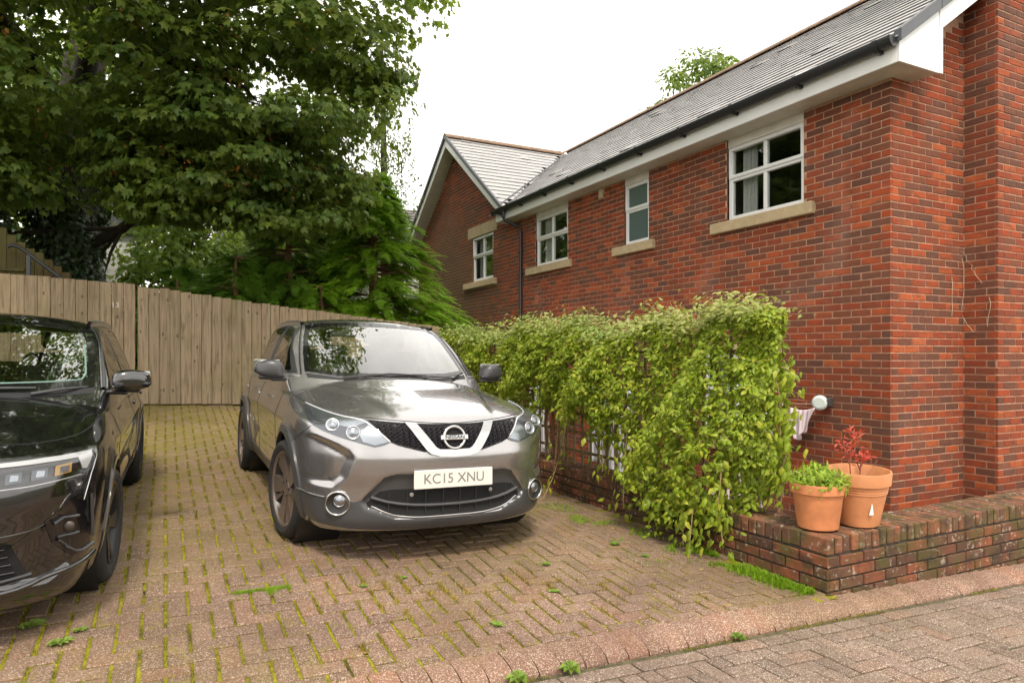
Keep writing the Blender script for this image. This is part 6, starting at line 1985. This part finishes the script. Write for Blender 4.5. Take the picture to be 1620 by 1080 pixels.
# backdrop of shrubs and trees on the bank
shrub('garden_shrub', 'bright yellow green shrub beyond the fence, right of the ivy covered trunk', 'shrub', (.4, 18.5, 3.5), (1.5, 1.2, 1.9), 80, M_BACK, MAPLE, (.10, .17), 60)
shrub('garden_shrub', 'pale green leafy bush in the gap between trunk and dark conifer', 'shrub', (2.9, 19.5, 3.6), (1.8, 1.2, 1.9), 70, M_BACK, OVATE, (.12, .2), 60)
shrub('garden_shrub', 'dark holly like bush at the far left above the handrail', 'shrub', (-3.6, 19.5, 4.2), (2.0, 1.2, 2.4), 120, M_IVY, OVATE, (.12, .2), 80)
shrub('garden_shrub', 'tall dark evergreen at the left edge behind the garden steps', 'shrub', (-3.1, 15.6, 4.0), (1.0, .8, 1.7), 80, M_IVY, OVATE, (.10, .18), 90)
shrub('woodland_tree', 'hazy green tree in the far background under the sycamore', 'tree', (1.0, 27, 6.0), (5.0, 2.0, 3.4), 130, M_BACK, OVATE, (.22, .36), 60, 3.0, rc=(.5, 1.0))
shrub('woodland_tree', 'dark tree crowding the background left of the ivy covered trunk', 'tree', (-4.5, 24, 7.0), (4.5, 2.0, 4.4), 150, M_SYC, MAPLE, (.18, .3), 80, 4.0, rc=(.5, 1.0))
shrub('woodland_tree', 'tree top rising above the main roof ridge', 'tree', (15.6, 17.2, 8.9), (2.3, 2.0, 2.4), 95, M_SYC, OVATE, (.12, .22), 75, 6.0)
shrub('woodland_tree', 'tiny tree tip showing over the roof valley', 'tree', (12.6, 20.6, 7.95), (.7, .6, .75), 16, M_BIRCH, OVATE, (.08, .14), 40, 5.0)

# birch with hanging strands
bi = thing('birch_tree', 'light birch with fine hanging twigs behind the conifer', 'tree', (5.2, 17.5, 1.0))
b = MB(); b.tube([(5.2, 17.5, .5), (5.1, 17.4, 4), (5.0, 17.2, 8), (4.9, 17, 10)], [.14, .11, .07, .02], 9)
A = []
for k in range(210):
    c = np.array([4.2, 16.4, 6.6]) + unit(1)[0]*np.array([1.5, 1.3, 2.4])*rng.uniform(.3, 1)**.5
    L = rng.uniform(.5, 1.5); m = int(26*L)+6
    t = rng.uniform(0, 1, m)
    P = c + np.stack([rng.normal(0, .05, m)+.12*np.sin(t*2+k), rng.normal(0, .05, m), -t*L], 1)
    A.append((P, unit(m), np.tile([0, 0, -1.0], (m, 1)) + rng.normal(0, .4, (m, 3)), rng.uniform(.06, .10, m)))
    if k % 3 == 0: b.tube([tuple(c), tuple(c-np.array([0, 0, L]))], .006, 4, False)
b.build('trunk', M_BARK, bi)
P, Nn, Up, S = (np.concatenate([a[i] for a in A]) for i in range(4))
tag(obj('crown', mesh_np('crown', *leaf_mass(OVATE, P, Nn, Up, S)), M_BIRCH, bi), kind='stuff')

# conifers
def conifer(label, x, y, z0, z1, r0, mat, nsp, name='conifer', ssize=(.25, .44), power=1.0):
    """tiers of drooping boughs, each carrying flat fan-shaped sprays"""
    o = thing(name, label, 'tree', (x, y, z0))
    per = 20; nb = max(12, nsp//per)
    b = MB(); b.tube([(x, y, z0-.6), (x, y, (z0+z1)/2), (x, y, z1-.1)], [.13, .09, .015], 9)
    A = []
    for k in range(nb):
        lev = min(.97, rng.uniform(0, 1)**1.35); a = rng.uniform(0, 2*math.pi)
        L = r0*(1-lev)**power*rng.uniform(.62, 1.10) + .10
        zb_ = z0 + (z1-z0)*lev
        ca, sa = math.cos(a), math.sin(a)
        t = rng.uniform(.16, 1.0, per)**.8
        lift = .10*L
        bx_ = x + ca*L*t; by_ = y + sa*L*t; bz_ = zb_ + lift*np.sin(t*2.2) - .24*L*t*t
        side = rng.choice([-1, 1], per)*rng.uniform(0, .85, per)*(1.15-t)
        dirs = np.stack([ca*np.cos(side)-sa*np.sin(side), sa*np.cos(side)+ca*np.sin(side), -.25*t+rng.normal(.08, .12, per)], 1)
        nr_ = np.stack([ca*.30*t, sa*.30*t, np.ones(per)], 1) + rng.normal(0, .20, (per, 3))
        S = rng.uniform(*ssize, per)*(1.15-.5*lev)
        P = np.stack([bx_, np.maximum(by_, FY+.45), bz_ + rng.normal(0, .025, per)], 1)
        A.append((P, nr_, dirs, S))
        if k % 3 == 0: b.tube([(x, y, zb_), (x+ca*L*.5, max(y+sa*L*.5, FY+.3), zb_+lift*.9-.06*L), (x+ca*L*.9, max(y+sa*L*.9, FY+.3), zb_+lift*.9-.2*L)], [.022, .014, .005], 4, False)
    P, Nn, Dd, S = (np.concatenate([q[i] for q in A]) for i in range(4))
    co = obj('crown', mesh_np('crown', *scatter(*SPRAY, frames(P, Nn, Dd, S))), mat, o); tag(co, kind='stuff')
    b.build('trunk', plain('conifer bark', (.16, .085, .04), .95, nscale=16, namp=.4, bumps=.6), o)
    return o
conifer('lime green layered conifer beside the brick gable', 3.7, 13.4, 1.0, 5.2, 2.35, M_CONIF, 12000, power=.85)
conifer('dark green conifer left of the lime green one', 2.1, 13.6, 1.0, 4.5, 2.1, M_CONIFDK, 8000, power=.7)
conifer('low spreading dark conifer just behind the middle of the fence', 1.1, 12.9, 1.2, 3.3, 1.6, M_CONIFDK, 3000, power=.7)
conifer('small dark conifer below the sycamore branch behind the fence', .2, 13.4, 1.2, 3.1, 1.15, M_CONIFDK, 1700, power=.7)
conifer('low bright conifer tips over the fence beside the tall conifer', 2.5, 12.5, .9, 2.9, 1.1, M_CONIF, 1700, power=.7)

# ================================================================ trellis with climber on the garden wall
trl = thing('trellis', 'brown timber lattice standing on the low garden wall', 'trellis', (3.92, 6.5, .36))
for y in np.arange(3.80, 9.6, .152):
    MB().cbox((3.915+random.gauss(0, .002), y, 1.05), (.018, .030, 1.38), ch=.003).build('lath', M_TRELLIS, trl)
for z in (.50, .70, .90, 1.10, 1.32, 1.55):
    MB().cbox((3.935, 6.68, z), (.018, 5.9, .030), ch=.003).build('lath', M_TRELLIS, trl)
for y in (3.78, 5.2, 6.6, 8.0, 9.6):
    MB().cbox((3.975, y, .95), (.06, .06, 1.6), ch=.005).build('post', M_TRELLIS, trl)
hd = thing('climbing_hedge', 'bright green leafy climber smothering the trellis and spilling over the wall', 'hedge', (3.9, 6.4, .36))
def low_edge(y):      # foliage hangs to the ground at the near end and thins to bare stems further back
    return np.interp(y, [3.3, 3.7, 4.1, 4.5, 4.75, 5.0, 5.3, 5.7, 6.2, 7.5, 9.5], [.60, .34, .14, .22, .40, .58, .74, .88, .94, .92, .90]) + .09*np.sin(y*11) + .06*np.sin(y*27+1)
def top_edge(y): return 1.79 + .06*np.sin(y*2.1) + .05*np.sin(y*5.3+1) - .10*np.clip(3.9-y, 0, 1) + .04*np.sin(y*9.7)
def vnoise_h(y, z): return np.sin(y*6.1+1.3*np.sin(z*5))*np.sin(z*7.3+1.1*np.sin(y*4.7)) + .4*np.sin(y*17+z*3)*np.sin(z*15)
def half_w(y, z):
    t = np.clip((z-low_edge(y))/(top_edge(y)-low_edge(y)), 0, 1)
    w = .30*np.sin(np.pi*np.clip(t*.80+.20, 0, 1))**.55 + .05
    return w*(1 + .28*np.sin(y*4.3+z*3) + .20*np.sin(y*9+z*7) + .12*np.sin(y*21-z*13))
n = 44000
y = 3.47 + 6.1*rng.uniform(0, 1, n)**1.3
z = low_edge(y) + (top_edge(y)-low_edge(y))*rng.uniform(-.03, 1.0, n)**.85
w = half_w(y, z)*np.clip(((y-3.40-.08*np.sin(z*5)-.05*np.sin(z*13))/.55), .04, 1)**.6
side = np.where(rng.random(n) < .80, -1, 1)
depth = rng.uniform(.35, 1.0, n)**.45
cl = np.sin(y*23+np.sin(z*17)*2)*np.sin(z*19+np.sin(y*13)*2)         # tufts
x = 3.90 + side*w*depth*(1+.26*cl)
bulge = np.interp(y, [3.3, 3.8, 4.6, 5.2], [0, .06, .06, 0])*np.clip(1.3-z, 0, 1)
x = x - bulge
hol = (vnoise_h(y, z) > .62) & (depth > .55)                      # pockets where one looks into the plant
x = np.where(hol, 3.90 + side*w*.35, x)
P = np.stack([x, y, z], 1)
tt = np.clip((z-low_edge(y))/(top_edge(y)-low_edge(y)), 0, 1)
nrm = np.stack([side*(1-.45*tt), rng.normal(0, .35, n) - .25*(y < 3.7), .45+.75*tt], 1) + rng.normal(0, .48, (n, 3))
upv = np.stack([side*.35, rng.normal(0, .75, n), rng.normal(-.55, .35, n)], 1) + rng.normal(0, .3, (n, 3))
S = rng.uniform(.028, .068, n)
# a top fringe of new leaves, end cap and hanging trails
m2 = 5200
y2 = 3.58 + 6.0*rng.uniform(0, 1, m2)**1.1
P2_ = np.stack([3.90 + rng.normal(0, .17, m2), y2, top_edge(y2) - .02 + np.abs(rng.normal(0, .06, m2)) + .05*np.sin(y2*31)], 1)
N2_ = np.stack([rng.normal(-.3, .5, m2), rng.normal(0, .5, m2), np.ones(m2)], 1)
U2_ = np.stack([rng.normal(-.4, .6, m2), rng.normal(0, .6, m2), rng.normal(-.1, .3, m2)], 1)
S2_ = rng.uniform(.03, .07, m2)
TR = []
stm = MB()
def trail(p0, pts, nl, spread=.05):
    c = [np.array(p0, float)] + [np.array(p, float) for p in pts]
    stm.tube([tuple(q) for q in c], [.006]+[.004]*(len(c)-1), 5, False)
    for _ in range(nl):
        t = rng.uniform(0, len(c)-1.001); i = int(t); q = c[i]+(c[i+1]-c[i])*(t-i) + rng.normal(0, spread, 3)
        TR.append(q)
trail((3.70, 6.05, 1.0), [(3.62, 5.98, .62), (3.45, 5.9, .30), (3.28, 5.80, .12)], 26, .06)
trail((3.66, 4.95, .85), [(3.60, 4.92, .50), (3.58, 4.90, .18)], 60, .07)
trail((3.64, 4.15, .6), [(3.58, 4.12, .35), (3.56, 4.10, .06)], 45, .06)
trail((3.62, 3.75, .75), [(3.56, 3.72, .45), (3.58, 3.70, .16)], 70, .06)
trail((3.62, 3.98, .55), [(3.52, 3.95, .33), (3.50, 3.96, .10)], 60, .06)
trail((3.63, 4.45, .6), [(3.52, 4.42, .38), (3.42, 4.35, .30)], 26, .05)
trail((3.86, 3.52, 1.5), [(3.88, 3.46, 1.25), (3.88, 3.45, .95)], 50, .05)
trail((3.9, 3.5, 1.45), [(3.93, 3.42, 1.42), (3.94, 3.40, 1.28)], 40, .045)
trail((3.92, 3.40, .9), [(3.90, 3.46, .70), (3.88, 3.42, .52)], 45, .05)
trail((3.93, 3.42, 1.15), [(3.92, 3.48, 1.05), (3.92, 3.44, .95)], 34, .045)
trail((3.7, 5.35, .9), [(3.64, 5.3, .62), (3.60, 5.25, .45)], 34, .06)
trail((3.72, 7.2, 1.0), [(3.68, 7.2, .8), (3.66, 7.15, .6)], 30, .06)
TR = np.array(TR); k3 = len(TR)
MA = np.concatenate([frames(P, nrm, upv, S), frames(TR, np.stack([-np.ones(k3), rng.normal(0, .4, k3), np.full(k3, .5)], 1) + rng.normal(0, .3, (k3, 3)), np.tile([-.2, 0, -1.0], (k3, 1)) + rng.normal(0, .5, (k3, 3)), rng.uniform(.05, .09, k3))])
SZ = np.concatenate([S, np.full(k3, .07)])
bigm = split_largest(MA, SZ, 300, lambda u, v, d: (u < 1250))
fo = obj('foliage', mesh_np('foliage', *scatter(*OVATE, MA[~bigm])), M_HEDGE, hd); tag(fo, kind='stuff')
single_leaves(OVATE, MA[bigm], M_HEDGE, fo)
tag(obj('new_growth', mesh_np('new_growth', *scatter(*OVATE, frames(P2_, N2_, U2_, S2_))), M_HEDGETOP, hd), kind='stuff')
for _ in range(46):
    yy = 3.85 + 5.6*random.random(); x0 = 3.90 + random.gauss(0, .05)
    stm.tube([(x0, yy, .36), (x0-.05+random.gauss(0, .05), yy+random.gauss(0, .10), .75), (x0+random.gauss(0, .06), yy+random.gauss(0, .16), 1.25), (x0, yy+random.gauss(0, .12), 1.6)], [.011, .009, .007, .004], 5, False)
for _ in range(26):
    yy = 3.65 + 5.9*random.random()**1.2; zt = float(top_edge(yy))
    stm.tube([(3.9, yy, zt-.1), (3.88+random.gauss(0, .08), yy+random.gauss(0, .08), zt+.05), (3.86+random.gauss(0, .12), yy+random.gauss(0, .14), zt+.10+random.random()*.06)], [.004, .003, .002], 4, False)
stm.build('stems', M_TWIG, hd)

# ================================================================ terracotta pots
M_TERRA = plain('terracotta plastic', (0.50, 0.185, 0.072), 0.6, nscale=7, namp=.22, bumps=.05)
M_TERRA2 = plain('pale terracotta plastic', (0.52, 0.215, 0.09), 0.55, nscale=7, namp=.18, bumps=.05)
M_POTSOIL = plain('potting soil', (.05, .035, .022), 1.0, nscale=40, namp=.5, bumps=.8)
def pot(label, loc, h, rt, rb, rimh, mat, tilt, fill, bands):
    o = thing('plant_pot', label, 'plant pot', loc, tilt, 'terracotta pots on the wall')
    pr = [(0, .004), (rb*.9, .002), (rb, .010)]
    rr = lambda z: rb + (rt-.018-rb)*z/(h-rimh)
    z = .02
    for bz in bands:
        pr += [(rr(bz-.006), bz-.006), (rr(bz)+.004, bz-.003), (rr(bz)+.004, bz+.003), (rr(bz+.006), bz+.006)]
    pr += [(rt-.020, h-rimh-.006), (rt-.004, h-rimh), (rt, h-.008), (rt-.002, h), (rt-.010, h), (rt-.014, h-.01), (rb+(rt-.03-rb)*.8, h*.75), (rb, .03), (0, .03)]
    b = MB(); b.lathe(pr, 56); auto_smooth(b.build('pot', mat, o, world=False, loc=(0, 0, 0)), 40)
    s = MB(); s.lathe([(0, fill+.012), (rt*.5, fill+.008), (rt*.90, fill)], 24); s.build('soil', M_POTSOIL, o, world=False, loc=(0, 0, 0))
    return o
pt1 = pot('smaller terracotta pot with bushy lime green plant on the low wall', (3.90, 3.155, .366), .305, .178, .128, .062, M_TERRA, (0, 0, 0), .27, ())
pt2 = pot('larger pale terracotta pot with red leaved sapling and white tag', (4.245, 3.115, .366), .375, .205, .135, .085, M_TERRA2, (R(2.5), R(-1.5), 0), .28, (.235, .250, .265))
# bushy plant
n = 900
q = unit(n); q[:, 2] = np.abs(q[:, 2])
Pp = q*np.array([.185, .185, .13])*rng.uniform(.3, 1.05, (n, 1)) + np.array([0, 0, .275])
pl = leaf_mass(OVATE, Pp, q + rng.normal(0, .6, (n, 3)), q*.8 + rng.normal(0, .5, (n, 3)) + np.array([0, 0, .2]), rng.uniform(.03, .06, n))
plant1 = thing('potted_plant', 'bushy lime green plant filling the smaller pot', 'plant', (3.90, 3.155, .366))
NARROW = (OVATE[0]*np.array([.55, 1, 1]), OVATE[1])
pl = leaf_mass(NARROW, Pp, q + rng.normal(0, .6, (n, 3)), q*.8 + rng.normal(0, .5, (n, 3)) + np.array([0, 0, .25]), rng.uniform(.035, .07, n))
tag(obj('foliage', mesh_np('foliage', *pl), leaf_material('lime leaf', [(.16, .26, .02), (.22, .34, .03), (.30, .40, .045)], .35, .5, (.4, .5, .05)), plant1, loc=(0, 0, 0)), kind='stuff')
sb = MB()
for k in range(16):
    a = random.random()*6.28; sb.tube([(0, 0, .27), (.06*math.cos(a), .06*math.sin(a), .33), (.14*math.cos(a), .14*math.sin(a), .37)], .003, 4, False)
sb.build('stems', M_TWIG, plant1, world=False, loc=(0, 0, 0))
# red sapling
sap = thing('potted_sapling', 'small sapling with red leaves in the larger pot', 'plant', (4.245, 3.115, .366))
sb = MB(); tips = []
for (p0, p1, p2) in (((-.06, 0, .28), (-.08, 0, .42), (-.07, 0, .55)), ((-.07, 0, .40), (-.12, .02, .50), (-.14, .02, .58)), ((-.075, 0, .45), (-.02, 0, .52), (.02, 0, .60)), ((.02, 0, .28), (.035, 0, .40), (.05, 0, .46)), ((-.07, 0, .48), (-.05, .01, .58), (-.06, .01, .64)), ((.03, 0, .38), (.08, 0, .43), (.10, 0, .45)), ((.03, 0, .36), (-.01, 0, .43), (.0, 0, .47))):
    sb.tube([p0, p1, p2], [.005, .0035, .002], 5, False)
    for t in np.linspace(.2, 1, 9):
        a = np.array(p1)*(1-t)+np.array(p2)*t; tips.append(a)
sb.tube([(.04, 0, .28), (.12, -.02, .36), (.17, -.03, .43)], .002, 4, False)
sb.build('stems', plain('red brown stem', (.20, .05, .03), .7), sap, world=False, loc=(0, 0, 0))
tips = np.repeat(np.array(tips), 2, 0) + rng.normal(0, .014, (len(tips)*2, 3)); n = len(tips)
pl = leaf_mass(NARROW, tips, unit(n), rng.normal(0, .5, (n, 3)) + np.array([0, 0, .6]), rng.uniform(.03, .055, n))
tag(obj('leaves', mesh_np('leaves', *pl), leaf_material('red leaf', [(.45, .03, .04), (.55, .08, .05), (.42, .05, .09), (.5, .12, .04)], .35, .45, (.7, .1, .06)), sap, loc=(0, 0, 0)), kind='stuff')
tg = thing('plant_tag', 'small white plant tag stuck to the larger pot', 'tag', (4.245, 3.115, .366))
b = MB(); b.prism([(-.016, -.03), (.016, -.028), (.008, .01), (.003, .045), (-.003, .045), (-.008, .01)], .002, Matrix.Translation((-.075, -.160, .125)) @ Matrix.Rotation(R(-25), 4, 'Z') @ Matrix.Rotation(R(98), 4, 'X'))
b.build('label_card', plain('white card', (.75, .75, .73), .5), tg, world=False, loc=(0, 0, 0))

# tall weed behind the pots
wd_ = thing('wall_weed', 'straggly brown and green stem growing behind the smaller pot', 'plant', (4.08, 3.62, -.05))
sb = MB(); A = []
for (p0, p1, p2) in (((0, 0, 0), (-.02, .02, .5), (-.05, .02, .85)), ((0, 0, .3), (-.12, .0, .55), (-.20, 0, .62)), ((0, .02, .4), (.04, 0, .65), (.05, 0, .80))):
    sb.tube([p0, p1, p2], [.006, .004, .002], 5, False)
    for t in np.linspace(.2, 1, 14): A.append(np.array(p1)*(1-t)+np.array(p2)*t + rng.normal(0, .02, 3))
sb.build('stems', M_TWIG, wd_, world=False, loc=(0, 0, 0))
A = np.array(A); n = len(A)
tag(obj('leaves', mesh_np('leaves', *leaf_mass(OVATE, A, unit(n), rng.normal(0, .6, (n, 3)), rng.uniform(.035, .075, n))), leaf_material('mixed weed leaf', [(.10, .16, .03), (.16, .18, .03), (.26, .15, .05), (.12, .2, .04)], .35, .5), wd_, loc=(0, 0, 0)), kind='stuff')

# ================================================================ laundry
def cloth(label, pts_top, drop, mat, folds=6, amp=.03, taper=.0, group='washing on the line'):
    n, m = 40, 18
    a, b_ = np.array(pts_top[0], float), np.array(pts_top[1], float)
    V = []; F = []
    for i in range(n+1):
        t = i/n
        sag = -.05*math.sin(math.pi*t)
        for j in range(m+1):
            s = j/m
            t2 = .5 + (t-.5)*(1-taper*s)
            p = a*(1-t2)+b_*t2
            fo_ = amp*math.sin(t*folds*6.28 + s*2.2)*(.3+s) + .4*amp*math.sin(t*folds*15+s*5)
            V.append((p[0]-fo_, p[1]+.3*fo_, p[2]+sag-drop*s*(1-.12*math.sin(t*9))))
    for i in range(n):
        for j in range(m): F.append((i*(m+1)+j, (i+1)*(m+1)+j, (i+1)*(m+1)+j+1, i*(m+1)+j+1))
    bb = MB(); bb.add(V, F); o = bb.build('laundry', mat, smooth=True)
    tag(o, label, 'laundry', group)
    sm = o.modifiers.new('thickness', 'SOLIDIFY'); sm.thickness = .003
    return o
M_PINK = plain('pale pink cloth', (.68, .56, .60), .9, nscale=9, namp=.08)
M_WHITEC = plain('white sheet', (.60, .60, .66), .9, nscale=6, namp=.05)
cloth('pale pink cloth pegged below the clothes line reel', ((6.24, 5.08, .955), (6.24, 5.52, .985)), .30, M_PINK, 3, .022, .55)
cloth('blue white cloth on the line behind the hedge end', ((6.22, 5.62, .90), (6.22, 5.95, .92)), .42, M_WHITEC, 4, .02, .2)
cloth('long white sheet seen through the trellis', ((5.9, 7.55, 1.05), (5.9, 8.9, 1.08)), 1.3, M_WHITEC, 7, .03)
cloth('white sheet hanging low at the far end of the trellis', ((5.9, 10.2, 1.05), (5.9, 11.0, 1.05)), 1.3, M_WHITEC, 5, .03)
cloth('white towel hanging low beside the pots', ((5.45, 5.05, .42), (5.45, 5.75, .44)), .6, M_PINK, 4, .03)
ln = MB(); ln.tube([(6.27, 5.05, 1.0), (6.24, 5.3, .985), (6.22, 6.2, .99), (6.22, 9.0, 1.15), (6.30, 11.4, 1.35)], .003, 5); tag(ln.build('washing_line', plain('line cord', (.5, .5, .48), .7)), 'thin cord of the clothes line along the brick wall', 'cord')

# ================================================================ moss, grass and weeds
BLADE = (np.array([(-.08, 0, 0), (.08, 0, 0), (.03, .25, .62), (0, .5, 1.0)], float), np.array([(0, 1, 2), (0, 2, 3), (0, 3, 1)]))
def tufts(name, label, P, h, mat, kind='stuff', lean=.6):
    n = len(P); a = rng.uniform(0, 6.28, n)
    nrm = np.stack([np.cos(a)*lean*rng.uniform(0, 1, n), np.sin(a)*lean*rng.uniform(0, 1, n), np.ones(n)], 1)
    upv = np.stack([np.sin(a), np.cos(a), np.zeros(n)], 1)
    o = obj(name, mesh_np(name, *scatter(*BLADE, frames(P, nrm, upv, h))), mat)
    return tag(o, label, 'grass' if 'grass' in name else 'moss', kind=kind)
def joint_points(n, region, wid=.0045):
    """points on the paving joints that run up the drive"""
    x0, x1, y0, y1 = region
    cen = np.concatenate([Wc, Hc]); typ = np.concatenate([np.zeros(len(Wc)), np.ones(len(Hc))])
    hx = np.where(typ == 0, U/2, U); hy = np.where(typ == 0, U, U/2)
    m = (cen[:, 0] > x0) & (cen[:, 0] < x1) & (cen[:, 1] > y0) & (cen[:, 1] < y1)
    cen, hx, hy = cen[m], hx[m], hy[m]
    k = rng.integers(0, len(cen), n)
    along = rng.uniform(-1, 1, n)
    e = rng.random(n) < .80                       # mostly the wide joints
    x = np.where(e, cen[k, 0] + hx[k] + rng.normal(0, wid, n), cen[k, 0] + hx[k]*along)
    y = np.where(e, cen[k, 1] + hy[k]*along, cen[k, 1] + hy[k] + rng.normal(0, wid*.6, n))
    return x, y
def vnoise(x, y, s, seed):
    r = np.random.default_rng(seed); tot = 0
    for o in range(3):
        f = s*2**o; a, b_, c, d = r.uniform(0, 6.28, 4)
        tot = tot + (np.sin(x*f+a+1.7*np.sin(y*f*.8+b_))*np.sin(y*f*1.1+c+1.3*np.sin(x*f*.7+d)))/2**o
    return tot
M_MOSS = leaf_material('yellow green moss', [(.20, .20, .014), (.27, .25, .02), (.15, .17, .014), (.30, .24, .03)], .2, .9, (.3, .35, .03), .1)
M_GRASS = leaf_material('fresh short grass', [(.13, .25, .012), (.19, .34, .018), (.25, .38, .02)], .35, .7, (.35, .5, .04), .2)
M_DRY = leaf_material('yellowing grass', [(.30, .23, .05), (.24, .22, .04), (.36, .24, .06)], .3, .8, (.4, .35, .06), .1)
x, y = joint_points(120000, (-4.0, 3.7, 2.9, 11.4), .0065)
w = vnoise(x, y, 1.3, 3)*.55 + vnoise(x, y, 6, 5)*.5 + .20*np.clip(.9-x, -1.2, 1.0) + .10*np.clip(y-4.5, -1, 3)
k = w > -.12
x, y = x[k], y[k]
tufts('moss', 'yellow green moss growing in the drive joints', np.stack([x, y, ground(x, y)-.009], 1), rng.uniform(.010, .024, len(x)), M_MOSS, lean=1.4)
x, y = joint_points(9000, (.0, 2.9, 2.98, 4.2), .012)
w = vnoise(x, y, 3.1, 11)*.6 + vnoise(x, y, 9, 12)*.5 - 1.6*np.hypot((x-1.75)/1.5, (y-3.45)/.7)**2*.4 + .1
k = w > .15
x, y = x[k], y[k]
tufts('dry_grass', 'yellowing grass tufts in the joints in front of the grey car', np.stack([x, y, ground(x, y)-.003], 1), rng.uniform(.012, .034, len(x)), M_DRY, lean=1.2)
# bright grass at the foot of the garden wall
t = rng.uniform(0, 1, 9000)
x = 3.70 - np.abs(rng.normal(0, .055, 9000))*(1+1.6*t) - .01; y = 3.0 + t*1.15
k = (vnoise(x, y, 7, 21) > -.30 - .25*(t < .5)) & (x > 3.3)
x, y = x[k], y[k]
tufts('grass', 'bright green grass strip at the foot of the garden wall corner', np.stack([x, y, ground(x, y)-.004], 1), rng.uniform(.010, .045, len(x)), M_GRASS, lean=1.1)
x = rng.normal(3.25, .22, 5200); y = rng.normal(4.75, .55, 5200)
k = (vnoise(x, y, 6, 31) > .35) & (x < 3.70)
x, y = x[k], y[k]
tufts('ground_cover_grass', 'patchy green ground cover beside the garden wall', np.stack([x, y, ground(x, y)-.003], 1), rng.uniform(.015, .04, len(x)), M_GRASS, lean=1.3)
x = np.concatenate([rng.uniform(.33, .64, 800), rng.normal(.53, .02, 150)]); y = np.concatenate([rng.normal(4.05, .009, 800) - .09*(np.linspace(0, 1, 800) > 2), rng.normal(4.02, .018, 150)])
tufts('grass_strip', 'single bright green line of grass in a joint near the left', np.stack([x, y, ground(x, y)-.003], 1), rng.uniform(.012, .026, len(x)), M_GRASS, lean=.8)
x = rng.uniform(-.2, 7.5, 5200); y = 2.745 + rng.normal(0, .010, 5200)
k = vnoise(x, y*0, 3, 41) > -.1
x, y = x[k], y[k]
tufts('gutter_moss', 'moss line along the foot of the kerb', np.stack([x, y, road_z(x, y)-.006], 1), rng.uniform(.006, .018, len(x)), M_MOSS, lean=1.2)
# rosettes
ros = MB()
for k in range(11):
    a = k*2.4+.3*math.sin(k*5); r_ = .03 + .045*((k*7) % 5)/5
    c_, s_ = math.cos(a), math.sin(a)
    w_ = .014
    ros.add([(0, 0, .004), (c_*r_*.5 - s_*w_, s_*r_*.5 + c_*w_, .018), (c_*r_, s_*r_, .010), (c_*r_*.5 + s_*w_, s_*r_*.5 - c_*w_, .018)], [(0, 1, 2, 3)])
rme = ros.mesh('weed'); rme.materials.append(leaf_material('weed leaf', [(.11, .18, .025), (.15, .23, .035), (.20, .27, .05)], .3, .6))
for (px, py, sc, lab) in ((-.58, 3.95, 1.3, 'spreading weed rosette under the nose of the black car'), (-.44, 3.73, 1.1, 'weed rosette in the joints at bottom left, nearest the camera'),
                          (-.37, 3.84, .7, 'smallest of the weeds in front of the black car'), (1.54, 3.21, .9, 'pale weed rosette in the drive close to the middle of the kerb'),
                          (2.07, 3.51, .8, 'weed rosette between the kerb and the grey car, right of the dry grass'), (1.02, 3.93, .6, 'weed rosette just right of the bright grass line'),
                          (2.24, 3.93, .8, 'green weed tuft among dry grass before the right fog lamp'), (3.01, 4.24, 1.0, 'flat pale weed between the grey car and the garden wall'),
                          (3.07, 3.95, .7, 'small weed on the drive left of the hanging climber end'), (1.29, 3.98, .6, 'tiny weed at the left end of the dry grass patch')):
    o = bpy.data.objects.new('weed', rme)
    o.location = (px, py, G1(px, py)+.001); o.scale = (sc,)*3; o.rotation_euler = (0, 0, random.random()*6)
    link(o); tag(o, lab, 'weed', 'weeds in the drive joints')
for (px, sc, lab) in ((1.71, 1.3, 'leafy weed at the foot of the kerb, bottom centre'), (1.43, 1.3, 'leafy weed half cut by the bottom edge of the picture'), (2.77, 1.0, 'pale weed against the kerb foot below the garden wall')):
    o = bpy.data.objects.new('weed', rme); o.location = (px, 2.745, float(road_z(px, 2.7))+.002); o.scale = (sc, sc, sc*1.6); link(o)
    tag(o, lab, 'weed', 'weeds along the kerb')

# a scatter of fallen leaves and debris on the drive
n = 150
x = rng.uniform(-.6, 3.6, n); y = 3.0 + 5.5*rng.uniform(0, 1, n)**1.6
k = rng.random(n) < np.where(x > 2.7, 1, .45)
x, y = x[k], y[k]; n = len(x)
fl_ = leaf_mass(OVATE, np.stack([x, y, ground(x, y)+.004], 1), np.stack([rng.normal(0, .15, n), rng.normal(0, .15, n), np.ones(n)], 1), np.stack([rng.normal(0, 1, n), rng.normal(0, 1, n), np.zeros(n)], 1), rng.uniform(.02, .055, n))
tag(obj('fallen_leaves', mesh_np('fallen_leaves', *fl_), leaf_material('dead leaf', [(.22, .12, .05), (.30, .18, .07), (.14, .08, .04), (.36, .26, .12)], .2, .8)), 'scattered dead leaves lying on the drive', 'leaves', kind='stuff')
